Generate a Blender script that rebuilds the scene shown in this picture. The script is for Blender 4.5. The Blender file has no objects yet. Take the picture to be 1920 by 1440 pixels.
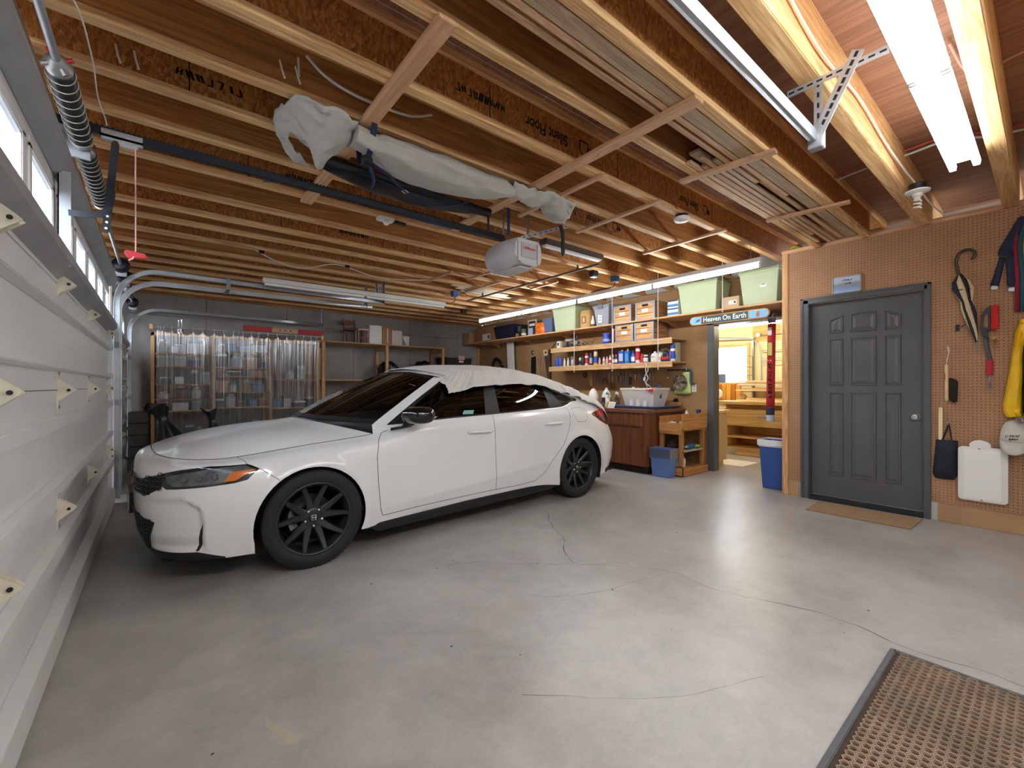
import bpy, bmesh, math, random
from mathutils import Vector, Matrix, Euler, noise as mnoise
from mathutils.geometry import delaunay_2d_cdt
RAD = math.radians
PI = math.pi
rnd = random.Random(11)
SC = bpy.context.scene
COL = SC.collection

# ------------------------------------------------------------------ camera
cam_d = bpy.data.cameras.new('camera')
cam_d.sensor_width = 36.0
cam_d.lens = 36.0 * 820.0 / 1920.0
cam_d.shift_y = 4.0 / 1920.0
cam_d.clip_start = 0.02
cam = bpy.data.objects.new('camera', cam_d)
COL.objects.link(cam)
cam.location = (0, 0, 1.2)
cam.rotation_euler = (RAD(90), 0, RAD(-38.96))
SC.camera = cam

# ------------------------------------------------------------------ world and exposure
W = bpy.data.worlds.new('world')
SC.world = W
W.use_nodes = True
W.node_tree.nodes['Background'].inputs[0].default_value = (0.86, 0.92, 1.0, 1)
W.node_tree.nodes['Background'].inputs[1].default_value = 7.0
SC.view_settings.view_transform = 'Standard'
SC.view_settings.look = 'None'
SC.view_settings.gamma = 1.0
SC.view_settings.use_curve_mapping = False
SC.view_settings.exposure = 1.56
TUBE = 22.0      # emission of the fluorescent tubes
SC.cycles.max_bounces = 10
SC.cycles.diffuse_bounces = 7
SC.cycles.transparent_max_bounces = 24
SC.cycles.caustics_reflective = False
SC.cycles.caustics_refractive = False
SC.cycles.sample_clamp_indirect = 6.0

# ------------------------------------------------------------------ helpers: colours and materials
def hx(h):
    h = h.lstrip('#')
    def f(c):
        c /= 255.0
        return c / 12.92 if c <= 0.04045 else ((c + 0.055) / 1.055) ** 2.4
    return (f(int(h[0:2], 16)), f(int(h[2:4], 16)), f(int(h[4:6], 16)), 1.0)

MATS = {}
class N:
    """small node-tree writer"""
    def __init__(s, name):
        s.m = bpy.data.materials.new(name); s.m.use_nodes = True
        s.t = s.m.node_tree; s.b = s.t.nodes['Principled BSDF']
    def n(s, kind, **kw):
        x = s.t.nodes.new(kind)
        for k, v in kw.items():
            if k.startswith('i_'):
                key = k[2:]
                x.inputs[int(key) if key.isdigit() else key].default_value = v
            else: setattr(x, k, v)
        return x
    def l(s, a, b): s.t.links.new(a, b)
    def ramp(s, fac, stops):
        r = s.n('ShaderNodeValToRGB'); e = r.color_ramp.elements
        while len(e) < len(stops): e.new(0.5)
        for i, (p, c) in enumerate(stops): e[i].position = p; e[i].color = c
        s.l(fac, r.inputs[0]); return r.outputs[0]
    def math(s, op, a, b=None):
        x = s.n('ShaderNodeMath', operation=op)
        for i, v in enumerate((a, b)):
            if v is None: continue
            if isinstance(v, (int, float)): x.inputs[i].default_value = v
            else: s.l(v, x.inputs[i])
        return x.outputs[0]
    def mix(s, fac, a, b, mode='MIX'):
        x = s.n('ShaderNodeMix', data_type='RGBA', blend_type=mode)
        for k, v in ((0, fac), (6, a), (7, b)):
            if isinstance(v, (int, float, tuple)): x.inputs[k].default_value = v
            else: s.l(v, x.inputs[k])
        return x.outputs[2]
    def coords(s, scale=(1, 1, 1), rand=True, kind='Object'):
        tc = s.n('ShaderNodeTexCoord'); mp = s.n('ShaderNodeMapping'); mp.inputs['Scale'].default_value = scale
        s.l(tc.outputs[kind], mp.inputs[0])
        if rand:
            oi = s.n('ShaderNodeObjectInfo'); k = s.math('MULTIPLY', oi.outputs['Random'], 37.0)
            cb = s.n('ShaderNodeCombineXYZ')
            for i in range(3): s.l(k, cb.inputs[i])
            s.l(cb.outputs[0], mp.inputs['Location'])
        return mp.outputs[0]
    def noise(s, vec, scale, detail=4, rough=0.55, dist=0.0):
        x = s.n('ShaderNodeTexNoise'); x.inputs['Scale'].default_value = scale; x.inputs['Detail'].default_value = detail
        x.inputs['Roughness'].default_value = rough; x.inputs['Distortion'].default_value = dist
        s.l(vec, x.inputs['Vector']); return x.outputs['Fac']
    def bump(s, h, strength, dist=0.01):
        x = s.n('ShaderNodeBump'); x.inputs['Strength'].default_value = strength; x.inputs['Distance'].default_value = dist
        s.l(h, x.inputs['Height']); s.l(x.outputs[0], s.b.inputs['Normal'])

def mat(name, col, rough=0.5, metal=0.0, var=0.0, vscale=8.0, bump=0.0, bscale=60.0, coat=0.0, spec=0.5, emit=None, es=1.0, alpha=1.0):
    if name in MATS: return MATS[name]
    k = N(name); c = hx(col) if isinstance(col, str) else col
    b = k.b.inputs
    b['Base Color'].default_value = c; b['Roughness'].default_value = rough; b['Metallic'].default_value = metal
    b['Specular IOR Level'].default_value = spec; b['Coat Weight'].default_value = coat; b['Coat Roughness'].default_value = 0.04
    b['Alpha'].default_value = alpha
    if var > 0 or bump > 0: v = k.coords()
    if var > 0:
        f = k.noise(v, vscale, 5, 0.6)
        d = tuple(x * (1 - var) for x in c[:3]) + (1,); e = tuple(min(1, x * (1 + var)) for x in c[:3]) + (1,)
        k.l(k.ramp(f, [(0.3, d), (0.7, e)]), b['Base Color'])
    if bump > 0: k.bump(k.noise(v, bscale, 3), bump)
    if emit:
        b['Emission Color'].default_value = hx(emit) if isinstance(emit, str) else emit; b['Emission Strength'].default_value = es
    MATS[name] = k.m; return k.m

def wood(name, dark, light, axis=0, grain=1.0, rough=0.62, contrast=1.0, coat=0.0):
    if name in MATS: return MATS[name]
    k = N(name)
    sc = [14.0 * grain] * 3; sc[axis] = 0.7 * grain
    v = k.coords(tuple(sc)); sf = [110.0 * grain] * 3; sf[axis] = 3.0 * grain
    v2 = k.coords(tuple(sf))
    a = k.noise(v, 1.0, 4, 0.5, 1.2); wv = k.math('FRACT', k.math('MULTIPLY', a, 6.0)); tri = k.math('ABSOLUTE', k.math('SUBTRACT', k.math('MULTIPLY', wv, 2.0), 1.0))
    f2 = k.noise(v2, 1.0, 2, 0.5)
    tot = k.math('ADD', k.math('MULTIPLY', tri, 0.42 * contrast), k.math('MULTIPLY', f2, 0.58))
    col = k.ramp(tot, [(0.12, hx(dark)), (0.75, hx(light))])
    oi = k.n('ShaderNodeObjectInfo'); br = k.math('ADD', k.math('MULTIPLY', oi.outputs['Random'], 0.22), 0.89)
    hs = k.n('ShaderNodeHueSaturation'); k.l(br, hs.inputs['Value']); k.l(col, hs.inputs['Color'])
    k.l(hs.outputs[0], k.b.inputs['Base Color']); k.b.inputs['Roughness'].default_value = rough; k.b.inputs['Coat Weight'].default_value = coat
    k.bump(tot, 0.12, 0.004)
    MATS[name] = k.m; return k.m

def osb_mat():
    k = N('oriented_strand_board'); v = k.coords((1, 1, 1))
    d = k.n('ShaderNodeTexNoise', noise_dimensions='3D'); d.inputs['Scale'].default_value = 9.0; k.l(v, d.inputs['Vector'])
    vm = k.n('ShaderNodeVectorMath', operation='MULTIPLY_ADD'); k.l(d.outputs['Color'], vm.inputs[0]); vm.inputs[1].default_value = (0.10, 0.10, 0.10); k.l(v, vm.inputs[2])
    mp = k.n('ShaderNodeMapping'); mp.inputs['Scale'].default_value = (1.0, 1.0, 0.30); mp.inputs['Rotation'].default_value = (0.0, 0.25, 0.0); k.l(vm.outputs[0], mp.inputs[0])
    vo = k.n('ShaderNodeTexVoronoi'); vo.inputs['Scale'].default_value = 105.0; k.l(mp.outputs[0], vo.inputs['Vector'])
    bw = k.n('ShaderNodeSeparateColor'); k.l(vo.outputs['Color'], bw.inputs[0])
    f = k.math('ADD', k.math('MULTIPLY', bw.outputs[0], 0.42), k.math('MULTIPLY', k.noise(mp.outputs[0], 60.0, 5, 0.7), 0.62))
    c = k.ramp(f, [(0.12, hx('5f3412')), (0.45, hx('a0652c')), (0.68, hx('bd8040')), (0.95, hx('e0b071'))])
    k.l(c, k.b.inputs['Base Color']); k.b.inputs['Roughness'].default_value = 0.7; k.bump(f, 0.25, 0.004)
    MATS['osb'] = k.m; return k.m

def pegboard_mat(name, c1, c2, pitch=0.0254, hole=0.0034):
    k = N(name); tc = k.n('ShaderNodeTexCoord'); sp = k.n('ShaderNodeSeparateXYZ'); geo = k.n('ShaderNodeNewGeometry')
    k.l(geo.outputs['Position'], sp.inputs[0])
    nz = k.noise(k.coords((1, 1, 1), False), 2.5, 6, 0.65); fine = k.noise(k.coords((1, 1, 1), False), 160, 2)
    d2 = []
    for o in (1, 2):
        f = k.math('FRACT', k.math('DIVIDE', k.math('ADD', sp.outputs[o], 50.0), pitch)); g = k.math('MULTIPLY', k.math('SUBTRACT', f, 0.5), pitch)
        d2.append(k.math('MULTIPLY', g, g))
    r = k.math('SQRT', k.math('ADD', d2[0], d2[1])); h = k.math('LESS_THAN', r, hole)
    col = k.ramp(k.math('ADD', k.math('MULTIPLY', nz, 0.7), k.math('MULTIPLY', fine, 0.3)), [(0.3, hx(c1)), (0.7, hx(c2))])
    k.l(k.mix(h, col, hx('2e190c')), k.b.inputs['Base Color']); k.b.inputs['Roughness'].default_value = 0.72  # shade inside the recessed holes is painted as dark spots
    k.b.inputs['Specular IOR Level'].default_value = 0.25
    k.bump(k.math('SUBTRACT', 1.0, h), 0.5, 0.003); return k.m

def concrete_mat(name, c1, c2, c3, rough=(0.4, 0.7), sc=1.0, bump=0.15, streak=(1, 1, 1)):
    k = N(name); v = k.coords(streak, False); a = k.noise(v, 0.9 * sc, 8, 0.62, 0.6); b_ = k.noise(v, 5.0 * sc, 8, 0.7, 0.3); c = k.noise(v, 90.0, 3, 0.6)
    f = k.math('ADD', k.math('ADD', k.math('MULTIPLY', a, 0.5), k.math('MULTIPLY', b_, 0.38)), k.math('MULTIPLY', c, 0.14))
    k.l(k.ramp(f, [(0.30, hx(c1)), (0.5, hx(c2)), (0.70, hx(c3))]), k.b.inputs['Base Color'])
    rr = k.n('ShaderNodeMapRange'); rr.inputs['From Min'].default_value = 0.35; rr.inputs['From Max'].default_value = 0.65
    rr.inputs['To Min'].default_value = rough[0]; rr.inputs['To Max'].default_value = rough[1]; k.l(b_, rr.inputs['Value']); k.l(rr.outputs[0], k.b.inputs['Roughness'])
    k.bump(k.math('ADD', c, k.math('MULTIPLY', b_, 2.0)), bump, 0.002); return k.m

def glass_mat(name, tint, trans=0.9, gloss=0.04, haze=0.0):
    """thin pane: mostly see-through, fresnel reflection on top"""
    k = N(name); out = k.t.nodes['Material Output']; k.t.nodes.remove(k.b)
    tr = k.n('ShaderNodeBsdfTransparent'); tr.inputs[0].default_value = tuple(x * trans for x in hx(tint)[:3]) + (1,)
    gl = k.n('ShaderNodeBsdfGlossy'); gl.inputs['Roughness'].default_value = gloss; gl.inputs['Color'].default_value = (1, 1, 1, 1)
    ge = k.n('ShaderNodeNewGeometry'); fr = k.n('ShaderNodeFresnel'); mx = k.n('ShaderNodeMixShader')
    k.l(k.math('ADD', 1.52, k.math('MULTIPLY', ge.outputs['Backfacing'], 1 / 1.52 - 1.52)), fr.inputs[0])
    k.l(k.math('ADD', fr.outputs[0], haze) if haze else fr.outputs[0], mx.inputs[0]); k.l(tr.outputs[0], mx.inputs[1]); k.l(gl.outputs[0], mx.inputs[2]); k.l(mx.outputs[0], out.inputs[0])
    MATS[name] = k.m; return k.m

# ------------------------------------------------------------------ helpers: meshes
MW = {}
class MB:
    """mesh builder, all points in world space (or in the space of a thing that stands at the origin)"""
    def __init__(s): s.v = []; s.f = []
    def add(s, vs, fs):
        o = len(s.v); s.v += [tuple(p) for p in vs]; s.f += [tuple(i + o for i in f) for f in fs]; return s
    def box(s, x0, y0, z0, x1, y1, z1):
        vs = [(x, y, z) for z in (z0, z1) for y in (y0, y1) for x in (x0, x1)]
        return s.add(vs, [(0, 2, 3, 1), (4, 5, 7, 6), (0, 1, 5, 4), (2, 6, 7, 3), (0, 4, 6, 2), (1, 3, 7, 5)])
    def obox(s, c, size, rot=(0, 0, 0)):
        m = Matrix.Translation(c) @ Euler(rot).to_matrix().to_4x4(); h = [q / 2 for q in size]
        vs = [m @ Vector((x * h[0], y * h[1], z * h[2])) for z in (-1, 1) for y in (-1, 1) for x in (-1, 1)]
        return s.add(vs, [(0, 2, 3, 1), (4, 5, 7, 6), (0, 1, 5, 4), (2, 6, 7, 3), (0, 4, 6, 2), (1, 3, 7, 5)])
    def bar(s, p, q, w, h, up=(0, 0, 1)):
        """rectangular bar from p to q; w sideways, h along up"""
        p, q = Vector(p), Vector(q); d = (q - p).normalized(); u = Vector(up); sx = d.cross(u)
        if sx.length < 1e-5: sx = d.cross(Vector((1, 0, 0)))
        sx.normalize(); u = sx.cross(d); a = sx * w / 2; b = u * h / 2
        return s.add([p - a - b, p + a - b, p + a + b, p - a + b, q - a - b, q + a - b, q + a + b, q - a + b],
                     [(0, 1, 2, 3), (7, 6, 5, 4), (0, 4, 5, 1), (1, 5, 6, 2), (2, 6, 7, 3), (3, 7, 4, 0)])
    def tube(s, pts, r, n=8, cap=True, closed=False):
        pts = [Vector(p) for p in pts]; rs = r if isinstance(r, (list, tuple)) else [r] * len(pts)
        o = len(s.v); t = (pts[1] - pts[0]).normalized(); ref = Vector((0, 0, 1)) if abs(t.z) < 0.9 else Vector((1, 0, 0))
        u = t.cross(ref).normalized(); m = len(pts)
        for i, p in enumerate(pts):
            a = pts[max(i - 1, 0)] if not closed else pts[i - 1]; b = pts[min(i + 1, m - 1)] if not closed else pts[(i + 1) % m]
            t = (b - a).normalized(); u = (u - t * u.dot(t))
            if u.length < 1e-6: u = t.orthogonal()
            u.normalize(); w = t.cross(u)
            for j in range(n):
                an = 2 * PI * j / n; s.v.append(tuple(p + (u * math.cos(an) + w * math.sin(an)) * rs[i]))
        for i in range(m if closed else m - 1):
            for j in range(n):
                a = o + i * n; b = o + ((i + 1) % m) * n; s.f.append((a + j, a + (j + 1) % n, b + (j + 1) % n, b + j))
        if cap and not closed:
            s.f.append(tuple(o + j for j in range(n))[::-1]); s.f.append(tuple(o + (m - 1) * n + j for j in range(n)))
        return s
    def cyl(s, p, q, r, n=16, r2=None): return s.tube([p, q], [r, r if r2 is None else r2], n)
    def lathe(s, prof, c=(0, 0, 0), axis=(0, 0, 1), n=20):
        """prof: (radius, height along axis)"""
        ax = Vector(axis).normalized(); u = ax.orthogonal().normalized(); w = ax.cross(u); c = Vector(c); o = len(s.v)
        for r, h in prof:
            for j in range(n):
                an = 2 * PI * j / n; s.v.append(tuple(c + ax * h + (u * math.cos(an) + w * math.sin(an)) * max(r, 1e-4)))
        for i in range(len(prof) - 1):
            for j in range(n): s.f.append((o + i * n + j, o + i * n + (j + 1) % n, o + (i + 1) * n + (j + 1) % n, o + (i + 1) * n + j))
        s.f.append(tuple(o + j for j in range(n))[::-1]); k = o + (len(prof) - 1) * n; s.f.append(tuple(k + j for j in range(n)))
        return s
    def grid(s, rows, closed=False):
        """rows: list of equal-length point lists"""
        o = len(s.v); m = len(rows[0])
        for r in rows: s.v += [tuple(p) for p in r]
        for i in range(len(rows) - 1):
            for j in range(m if closed else m - 1): s.f.append((o + i * m + j, o + i * m + (j + 1) % m, o + (i + 1) * m + (j + 1) % m, o + (i + 1) * m + j))
        return s
    def prism(s, poly, d):
        """planar polygon (3-D points) pushed along vector d"""
        d = Vector(d); n = len(poly); vs = [Vector(p) for p in poly]; vs += [p + d for p in vs]
        return s.add(vs, [tuple(range(n))[::-1], tuple(range(n, 2 * n))] + [(i, (i + 1) % n, n + (i + 1) % n, n + i) for i in range(n)])
    def sph(s, c, r, n=12, sq=(1, 1, 1)):
        pr = [(math.sin(PI * i / n), -math.cos(PI * i / n)) for i in range(n + 1)]
        c = Vector(c); o = len(s.v); m = MB().lathe([(a * r, b * r) for a, b in pr], n=2 * n)
        return s.add([(p[0] * sq[0] + c.x, p[1] * sq[1] + c.y, p[2] * sq[2] + c.z) for p in m.v], m.f)
    def build(s, name, material, parent=None, smooth=False, bevel=0.0, solid=0.0, segs=2, ang=35, sub=0):
        me = bpy.data.meshes.new(name); vs = [Vector(p) for p in s.v]; o = bpy.data.objects.new(name, me); COL.objects.link(o)
        if parent is None:
            xs = [p.x for p in vs]; ys = [p.y for p in vs]; base = Vector(((min(xs) + max(xs)) / 2, (min(ys) + max(ys)) / 2, min(p.z for p in vs)))
            vs = [p - base for p in vs]; o.location = base; MW[o.name] = Matrix.Translation(base)
        else:
            mw = MW[parent.name]; inv = mw.inverted(); vs = [inv @ p for p in vs]; o.parent = parent; MW[o.name] = mw
        me.from_pydata(vs, [], s.f)
        bm = bmesh.new(); bm.from_mesh(me); bmesh.ops.recalc_face_normals(bm, faces=bm.faces)
        if bevel:
            ed = [e for e in bm.edges if len(e.link_faces) == 2 and e.calc_face_angle(0) > RAD(30)]
            bmesh.ops.bevel(bm, geom=ed, offset=bevel, segments=segs, affect='EDGES', clamp_overlap=True)
        if smooth or bevel:
            for f in bm.faces: f.smooth = True
            for e in bm.edges:
                if len(e.link_faces) == 2 and e.calc_face_angle(0) > RAD(ang): e.smooth = False
        bm.to_mesh(me); bm.free()
        if material: me.materials.append(material)
        if solid:
            md = o.modifiers.new('solidify', 'SOLIDIFY'); md.thickness = solid; md.offset = 0
        if sub:
            md = o.modifiers.new('subsurf', 'SUBSURF'); md.levels = sub; md.render_levels = sub
        return o

def lab(o, label=None, cat=None, group=None, kind=None):
    if label: o['label'] = label
    if cat: o['category'] = cat
    if group: o['group'] = group
    if kind: o['kind'] = kind
    return o
def struct(o, label=None, cat=None): return lab(o, label, cat, kind='structure')
def thing(name, label, cat, loc=(0, 0, 0), rz=0.0, group=None, kind=None):
    o = bpy.data.objects.new(name, None); COL.objects.link(o); o.empty_display_size = 0.1
    o.location = loc; o.rotation_euler = (0, 0, rz); MW[o.name] = Matrix.Translation(loc) @ Matrix.Rotation(rz, 4, 'Z')
    return lab(o, label, cat, group, kind)
def sub(name, parent, loc=(0, 0, 0), rot=None):
    """an Empty inside a thing (a part that has pieces of its own)"""
    o = bpy.data.objects.new(name, None); COL.objects.link(o); o.empty_display_size = 0.05; o.parent = parent
    m = Matrix.Translation(loc)
    if rot is not None: m = m @ Euler(rot).to_matrix().to_4x4()
    o.matrix_local = m; MW[o.name] = MW[parent.name] @ m; return o
def dup(root, loc, rz=0.0, label=None, group=None, scale=None):
    def cp(o, parent):
        c = o.copy(); COL.objects.link(c); c.parent = parent
        for ch in list(KIDS.get(o.name, [])): cp(ch, c)
        return c
    def index(o):
        if o.name not in KIDS: KIDS[o.name] = [x for x in bpy.data.objects if x.parent == o]
        for x in KIDS[o.name]: index(x)
    index(root)
    r = cp(root, root.parent); r.location = loc; r.rotation_euler = (0, 0, rz); MW[r.name] = Matrix.Translation(loc) @ Matrix.Rotation(rz, 4, 'Z')
    if scale: r.scale = scale
    if label: r['label'] = label
    if group: r['group'] = group
    return r
KIDS = {}
def share(o, offsets):
    """copies of one part beside the original, same parent, shared mesh"""
    out = [o]; b = o.location.copy()
    for d in offsets:
        c = o.copy(); COL.objects.link(c); c.location = b + Vector(d); MW[c.name] = MW[o.name]; out.append(c)
    return out
def text(name, body, size, origin, xdir, ydir, material, parent=None, extrude=0.0008, align='CENTER', bold=0.0, shear=0.0, width=None):
    cu = bpy.data.curves.new(name, 'FONT'); cu.body = body; cu.size = size; cu.extrude = extrude; cu.align_x = align; cu.align_y = 'CENTER'; cu.offset = bold; cu.shear = shear
    cu.resolution_u = 3; o = bpy.data.objects.new(name, cu); COL.objects.link(o); x = Vector(xdir).normalized(); y = Vector(ydir).normalized(); z = x.cross(y)
    if width: x = x * width
    m = Matrix(((x.x, y.x, z.x, origin[0]), (x.y, y.y, z.y, origin[1]), (x.z, y.z, z.z, origin[2]), (0, 0, 0, 1)))
    if parent: o.parent = parent; m = MW[parent.name].inverted() @ m
    o.matrix_local = m; cu.materials.append(material)
    me = bpy.data.meshes.new_from_object(o); q = bpy.data.objects.new(name, me); COL.objects.link(q); q.parent = parent; q.matrix_local = m; bpy.data.objects.remove(o); return q
def scribble(name, origin, xdir, ydir, w, h, n, material, parent, seed=1, lift=0.0006):
    """row of short upright strokes for lettering too small to read"""
    r = random.Random(seed); b = MB(); o = Vector(origin); x = Vector(xdir).normalized(); y = Vector(ydir).normalized(); z = x.cross(y) * lift
    for i in range(n):
        c = o + x * (w * ((i + .5) / n - .5)); hh = h * r.uniform(.55, 1.0); ww = w / n * r.uniform(.22, .4); sl = x * r.uniform(-.15, .15) * h
        for k in range(2 if r.random() < .6 else 1):
            q = c + x * (k * w / n * .42); p = [q - x * ww / 2 - y * hh / 2 - sl, q + x * ww / 2 - y * hh / 2 - sl, q + x * ww / 2 + y * hh / 2 + sl, q - x * ww / 2 + y * hh / 2 + sl]; b.add([v + z for v in p], [(0, 1, 2, 3)])
        if r.random() < .6: q = c + y * h * r.choice((-.4, 0, .4)); b.add([q - x * w / n * .1 - y * h * .07 + z, q + x * w / n * .5 - y * h * .07 + z, q + x * w / n * .5 + y * h * .07 + z, q - x * w / n * .1 + y * h * .07 + z], [(0, 1, 2, 3)])
    o_ = b.build(name, material, parent); o_['kind'] = 'stuff'; return o_
def lerp(a, b, t): return a + (b - a) * t
def cat_rom(pts, k=8, closed=False):
    """smooth polyline through points"""
    P = [Vector(p) for p in pts]; out = []; n = len(P)
    for i in range(n if closed else n - 1):
        a = P[(i - 1) % n] if closed or i > 0 else P[0] * 2 - P[1]; b = P[i]; c = P[(i + 1) % n]; d = P[(i + 2) % n] if closed or i + 2 < n else P[-1] * 2 - P[-2]
        for j in range(k):
            t = j / k; out.append(0.5 * ((2 * b) + (c - a) * t + (2 * a - 5 * b + 4 * c - d) * t * t + (3 * b - a - 3 * c + d) * t ** 3))
    if not closed: out.append(P[-1])
    return out
def bezier(a, b, c, d, k=12):
    a, b, c, d = map(Vector, (a, b, c, d))
    return [a * (1 - t) ** 3 + b * 3 * t * (1 - t) ** 2 + c * 3 * t * t * (1 - t) + d * t ** 3 for t in [i / k for i in range(k + 1)]]

# ------------------------------------------------------------------ shared materials
osb = osb_mat()
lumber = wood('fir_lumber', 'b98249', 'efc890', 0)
lumber_y = wood('fir_lumber_cross', 'b98a62', 'ddb189', 1, 1.0)
lumber_z = wood('fir_lumber_upright', 'a87545', 'd8a873', 2)
brownwood = wood('brown_laminated_web', '8a5626', 'c48b4c', 0, 0.6)
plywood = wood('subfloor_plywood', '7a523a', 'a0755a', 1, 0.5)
shelfwood = wood('shelf_pine', 'a37344', 'dcb483', 1)
shelfx = wood('shelf_pine_across', '9a6c40', 'd2a673', 0)
darkcab = wood('stained_cabinet', '5a2f18', '8a5433', 2, 0.28, 0.42, 0.9)
oakcart = wood('cart_oak', '93602f', 'c58d50', 1, 0.7, 0.55)
oakcart_z = wood('cart_oak_upright', '8a5a2c', 'bb8449', 2, 0.7, 0.55)
yelwood = wood('workshop_fir', 'c08f45', 'f0c983', 1, 0.6)
galv = mat('galvanised_steel', 'b9bec4', 0.36, 0.6, 0.10, 6)
galv_dull = mat('dull_galvanised', '96999d', 0.5, 0.45, 0.15, 5)
white_paint = mat('white_painted_steel', 'dcdcda', 0.38, 0.0, 0.05, 3)
white_pl = mat('white_plastic', 'e8e7e2', 0.4)
black_pl = mat('black_plastic', '17181a', 0.45)
black_met = mat('black_painted_steel', '1b1f28', 0.4, 0.3)
chrome = mat('chrome', 'd8d8d8', 0.12, 1.0)
steel = mat('tool_steel', '8b8c8e', 0.35, 0.9)
grey_paint = mat('charcoal_paint', '565758', 0.38, 0.0, 0.04, 3)
tube_on = mat('lit_tube', 'ffffff', 0.4, emit=(0.92, 0.965, 1.0, 1), es=TUBE)
tube_off = mat('unlit_tube', 'eeeeea', 0.25)
tube_near = mat('lit_near_tube', 'ffffff', 0.4, emit=(0.92, 0.965, 1.0, 1), es=TUBE * 0.40)
lamp_white = mat('lamp_enamel', 'ececea', 0.35)
rope_w = mat('white_cord', 'd9d4cc', 0.8)
black_rub = mat('black_rubber', '101011', 0.7)
paper = mat('paper_white', 'eeece6', 0.7)
ink = mat('black_ink', '14110d', 0.8)
cardboard = mat('cardboard', 'a57a50', 0.8, 0, 0.08, 6)
red_pl = mat('red_plastic', 'c3202c', 0.45)
blue_pl = mat('blue_plastic', '2b4a8c', 0.4)
# ------------------------------------------------------------------ the room
XW, XN, XR, YB, YF = -0.42, 5.42, 6.10, 8.85, -1.7      # left wall, near pegboard wall, recessed wall, back wall, wall behind
ZJ, ZC = 2.66, 2.96                                     # underside of joists, underside of subfloor
conc_floor = concrete_mat('floor_concrete', '84807c', 'a8a5a1', 'c2bfbb', (0.30, 0.40), 1.0, 0.06)
conc_wall = concrete_mat('wall_concrete', '797773', '9b9995', 'aeaca8', (0.7, 0.9), 1.2, 0.2)
peg = pegboard_mat('pegboard_tan', '9c7455', 'b58d6b')
peg_brown = pegboard_mat('pegboard_brown', '8f6b47', 'b08a62')
stem = mat('tan_stem_wall', 'b08d66', 0.8, 0, 0.12, 3, 0.3, 30)
drywall = mat('white_drywall', 'c9c7c2', 0.9, 0, 0.03, 2)
cream = mat('cream_wall', 'e9dcae', 0.85, 0, 0.04, 2)

floor = struct(MB().box(-0.75, YF - .1, -.15, 10.2, YB + .1, 0).build('floor', conc_floor), 'grey brown concrete garage floor with fine cracks and stains', 'floor')
# hairline cracks: thin dark ribbons lying in the slab
crackm = mat('crack_dark', '4f4944', 0.95)
def crack(pts, w):
    P = cat_rom([(x, y, 0) for x, y in pts], 6); b = MB(); L = []; Rr = []
    for i, p in enumerate(P):
        d = (P[min(i + 1, len(P) - 1)] - P[max(i - 1, 0)]).normalized(); nrm = Vector((-d.y, d.x, 0)); j = 0.018 * (mnoise.noise(p * 9.0)); ww = w * (0.35 + 0.65 * abs(mnoise.noise(p * 5 + Vector((3, 1, 7)))) * 2) / 2
        q = p + nrm * j; L.append(q + nrm * ww + Vector((0, 0, .0006))); Rr.append(q - nrm * ww + Vector((0, 0, .0006)))
    b.grid([L, Rr]); b.build('floor_crack', crackm, floor)
CRACKS = [([(2.90, 3.05), (2.66, 2.75), (2.48, 2.42), (2.30, 2.24), (2.20, 2.03), (2.32, 1.90), (2.44, 1.74), (2.58, 1.55), (2.55, 1.32), (2.60, 1.10), (2.70, .85), (2.72, .62), (2.66, .40), (2.70, .2), (2.66, -.1)], .005),
          ([(2.58, 1.55), (2.2, 1.62), (1.85, 1.72), (1.6, 1.95)], .003), ([(2.20, 2.03), (1.95, 2.2), (1.72, 2.45), (1.5, 2.55)], .003), ([(1.95, .75), (1.5, .95), (1.1, 1.3)], .002)]
for c_, w_ in CRACKS: crack(c_, w_)
# small stains: flat flecks on the slab
fleck = mat('dark_fleck', '3b342f', 0.9); rust = mat('rust_fleck', '7a3520', 0.9); palem = mat('pale_spill', 'b9b49c', 0.7)
def spot(x, y, r, m, name='floor_stain'):
    b = MB(); P = [(x + r * (0.6 + .5 * rnd.random()) * math.cos(a), y + r * (0.6 + .5 * rnd.random()) * math.sin(a), .0008) for a in [i * PI / 4.5 for i in range(9)]]
    b.add(P, [tuple(range(9))]); b.build(name, m, floor)
for i in range(26): spot(rnd.uniform(0, 4.6), rnd.uniform(.4, 2.6), rnd.uniform(.003, .008), rnd.choice([fleck, fleck, rust]))
P_ = [(.30, 1.80), (.32, 1.74), (.345, 1.70), (.36, 1.64), (.375, 1.62), (.37, 1.60), (.335, 1.61), (.33, 1.66), (.315, 1.70), (.295, 1.74)]
MB().add([(x, y, .0008) for x, y in P_], [tuple(range(len(P_)))]).build('floor_stain', palem, floor)

# back wall: cast concrete with form-panel joints
wb = struct(MB().box(-.6, YB + .03, -.1, XR + .12, YB + .25, ZC).build('wall_back', conc_wall), 'grey cast concrete wall with panel joints at the far end', 'wall')
x = -.6
while x < XR + .1:
    x2 = min(x + 1.22, XR + .12)
    MB().box(x + .002, YB, -.05, x2 - .002, YB + .05, 2.315).build('concrete_panel', conc_wall, wb, bevel=.003)
    MB().box(x + .002, YB, 2.319, x2 - .002, YB + .05, ZC).build('concrete_panel', conc_wall, wb, bevel=.003)
    x += 1.22

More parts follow.
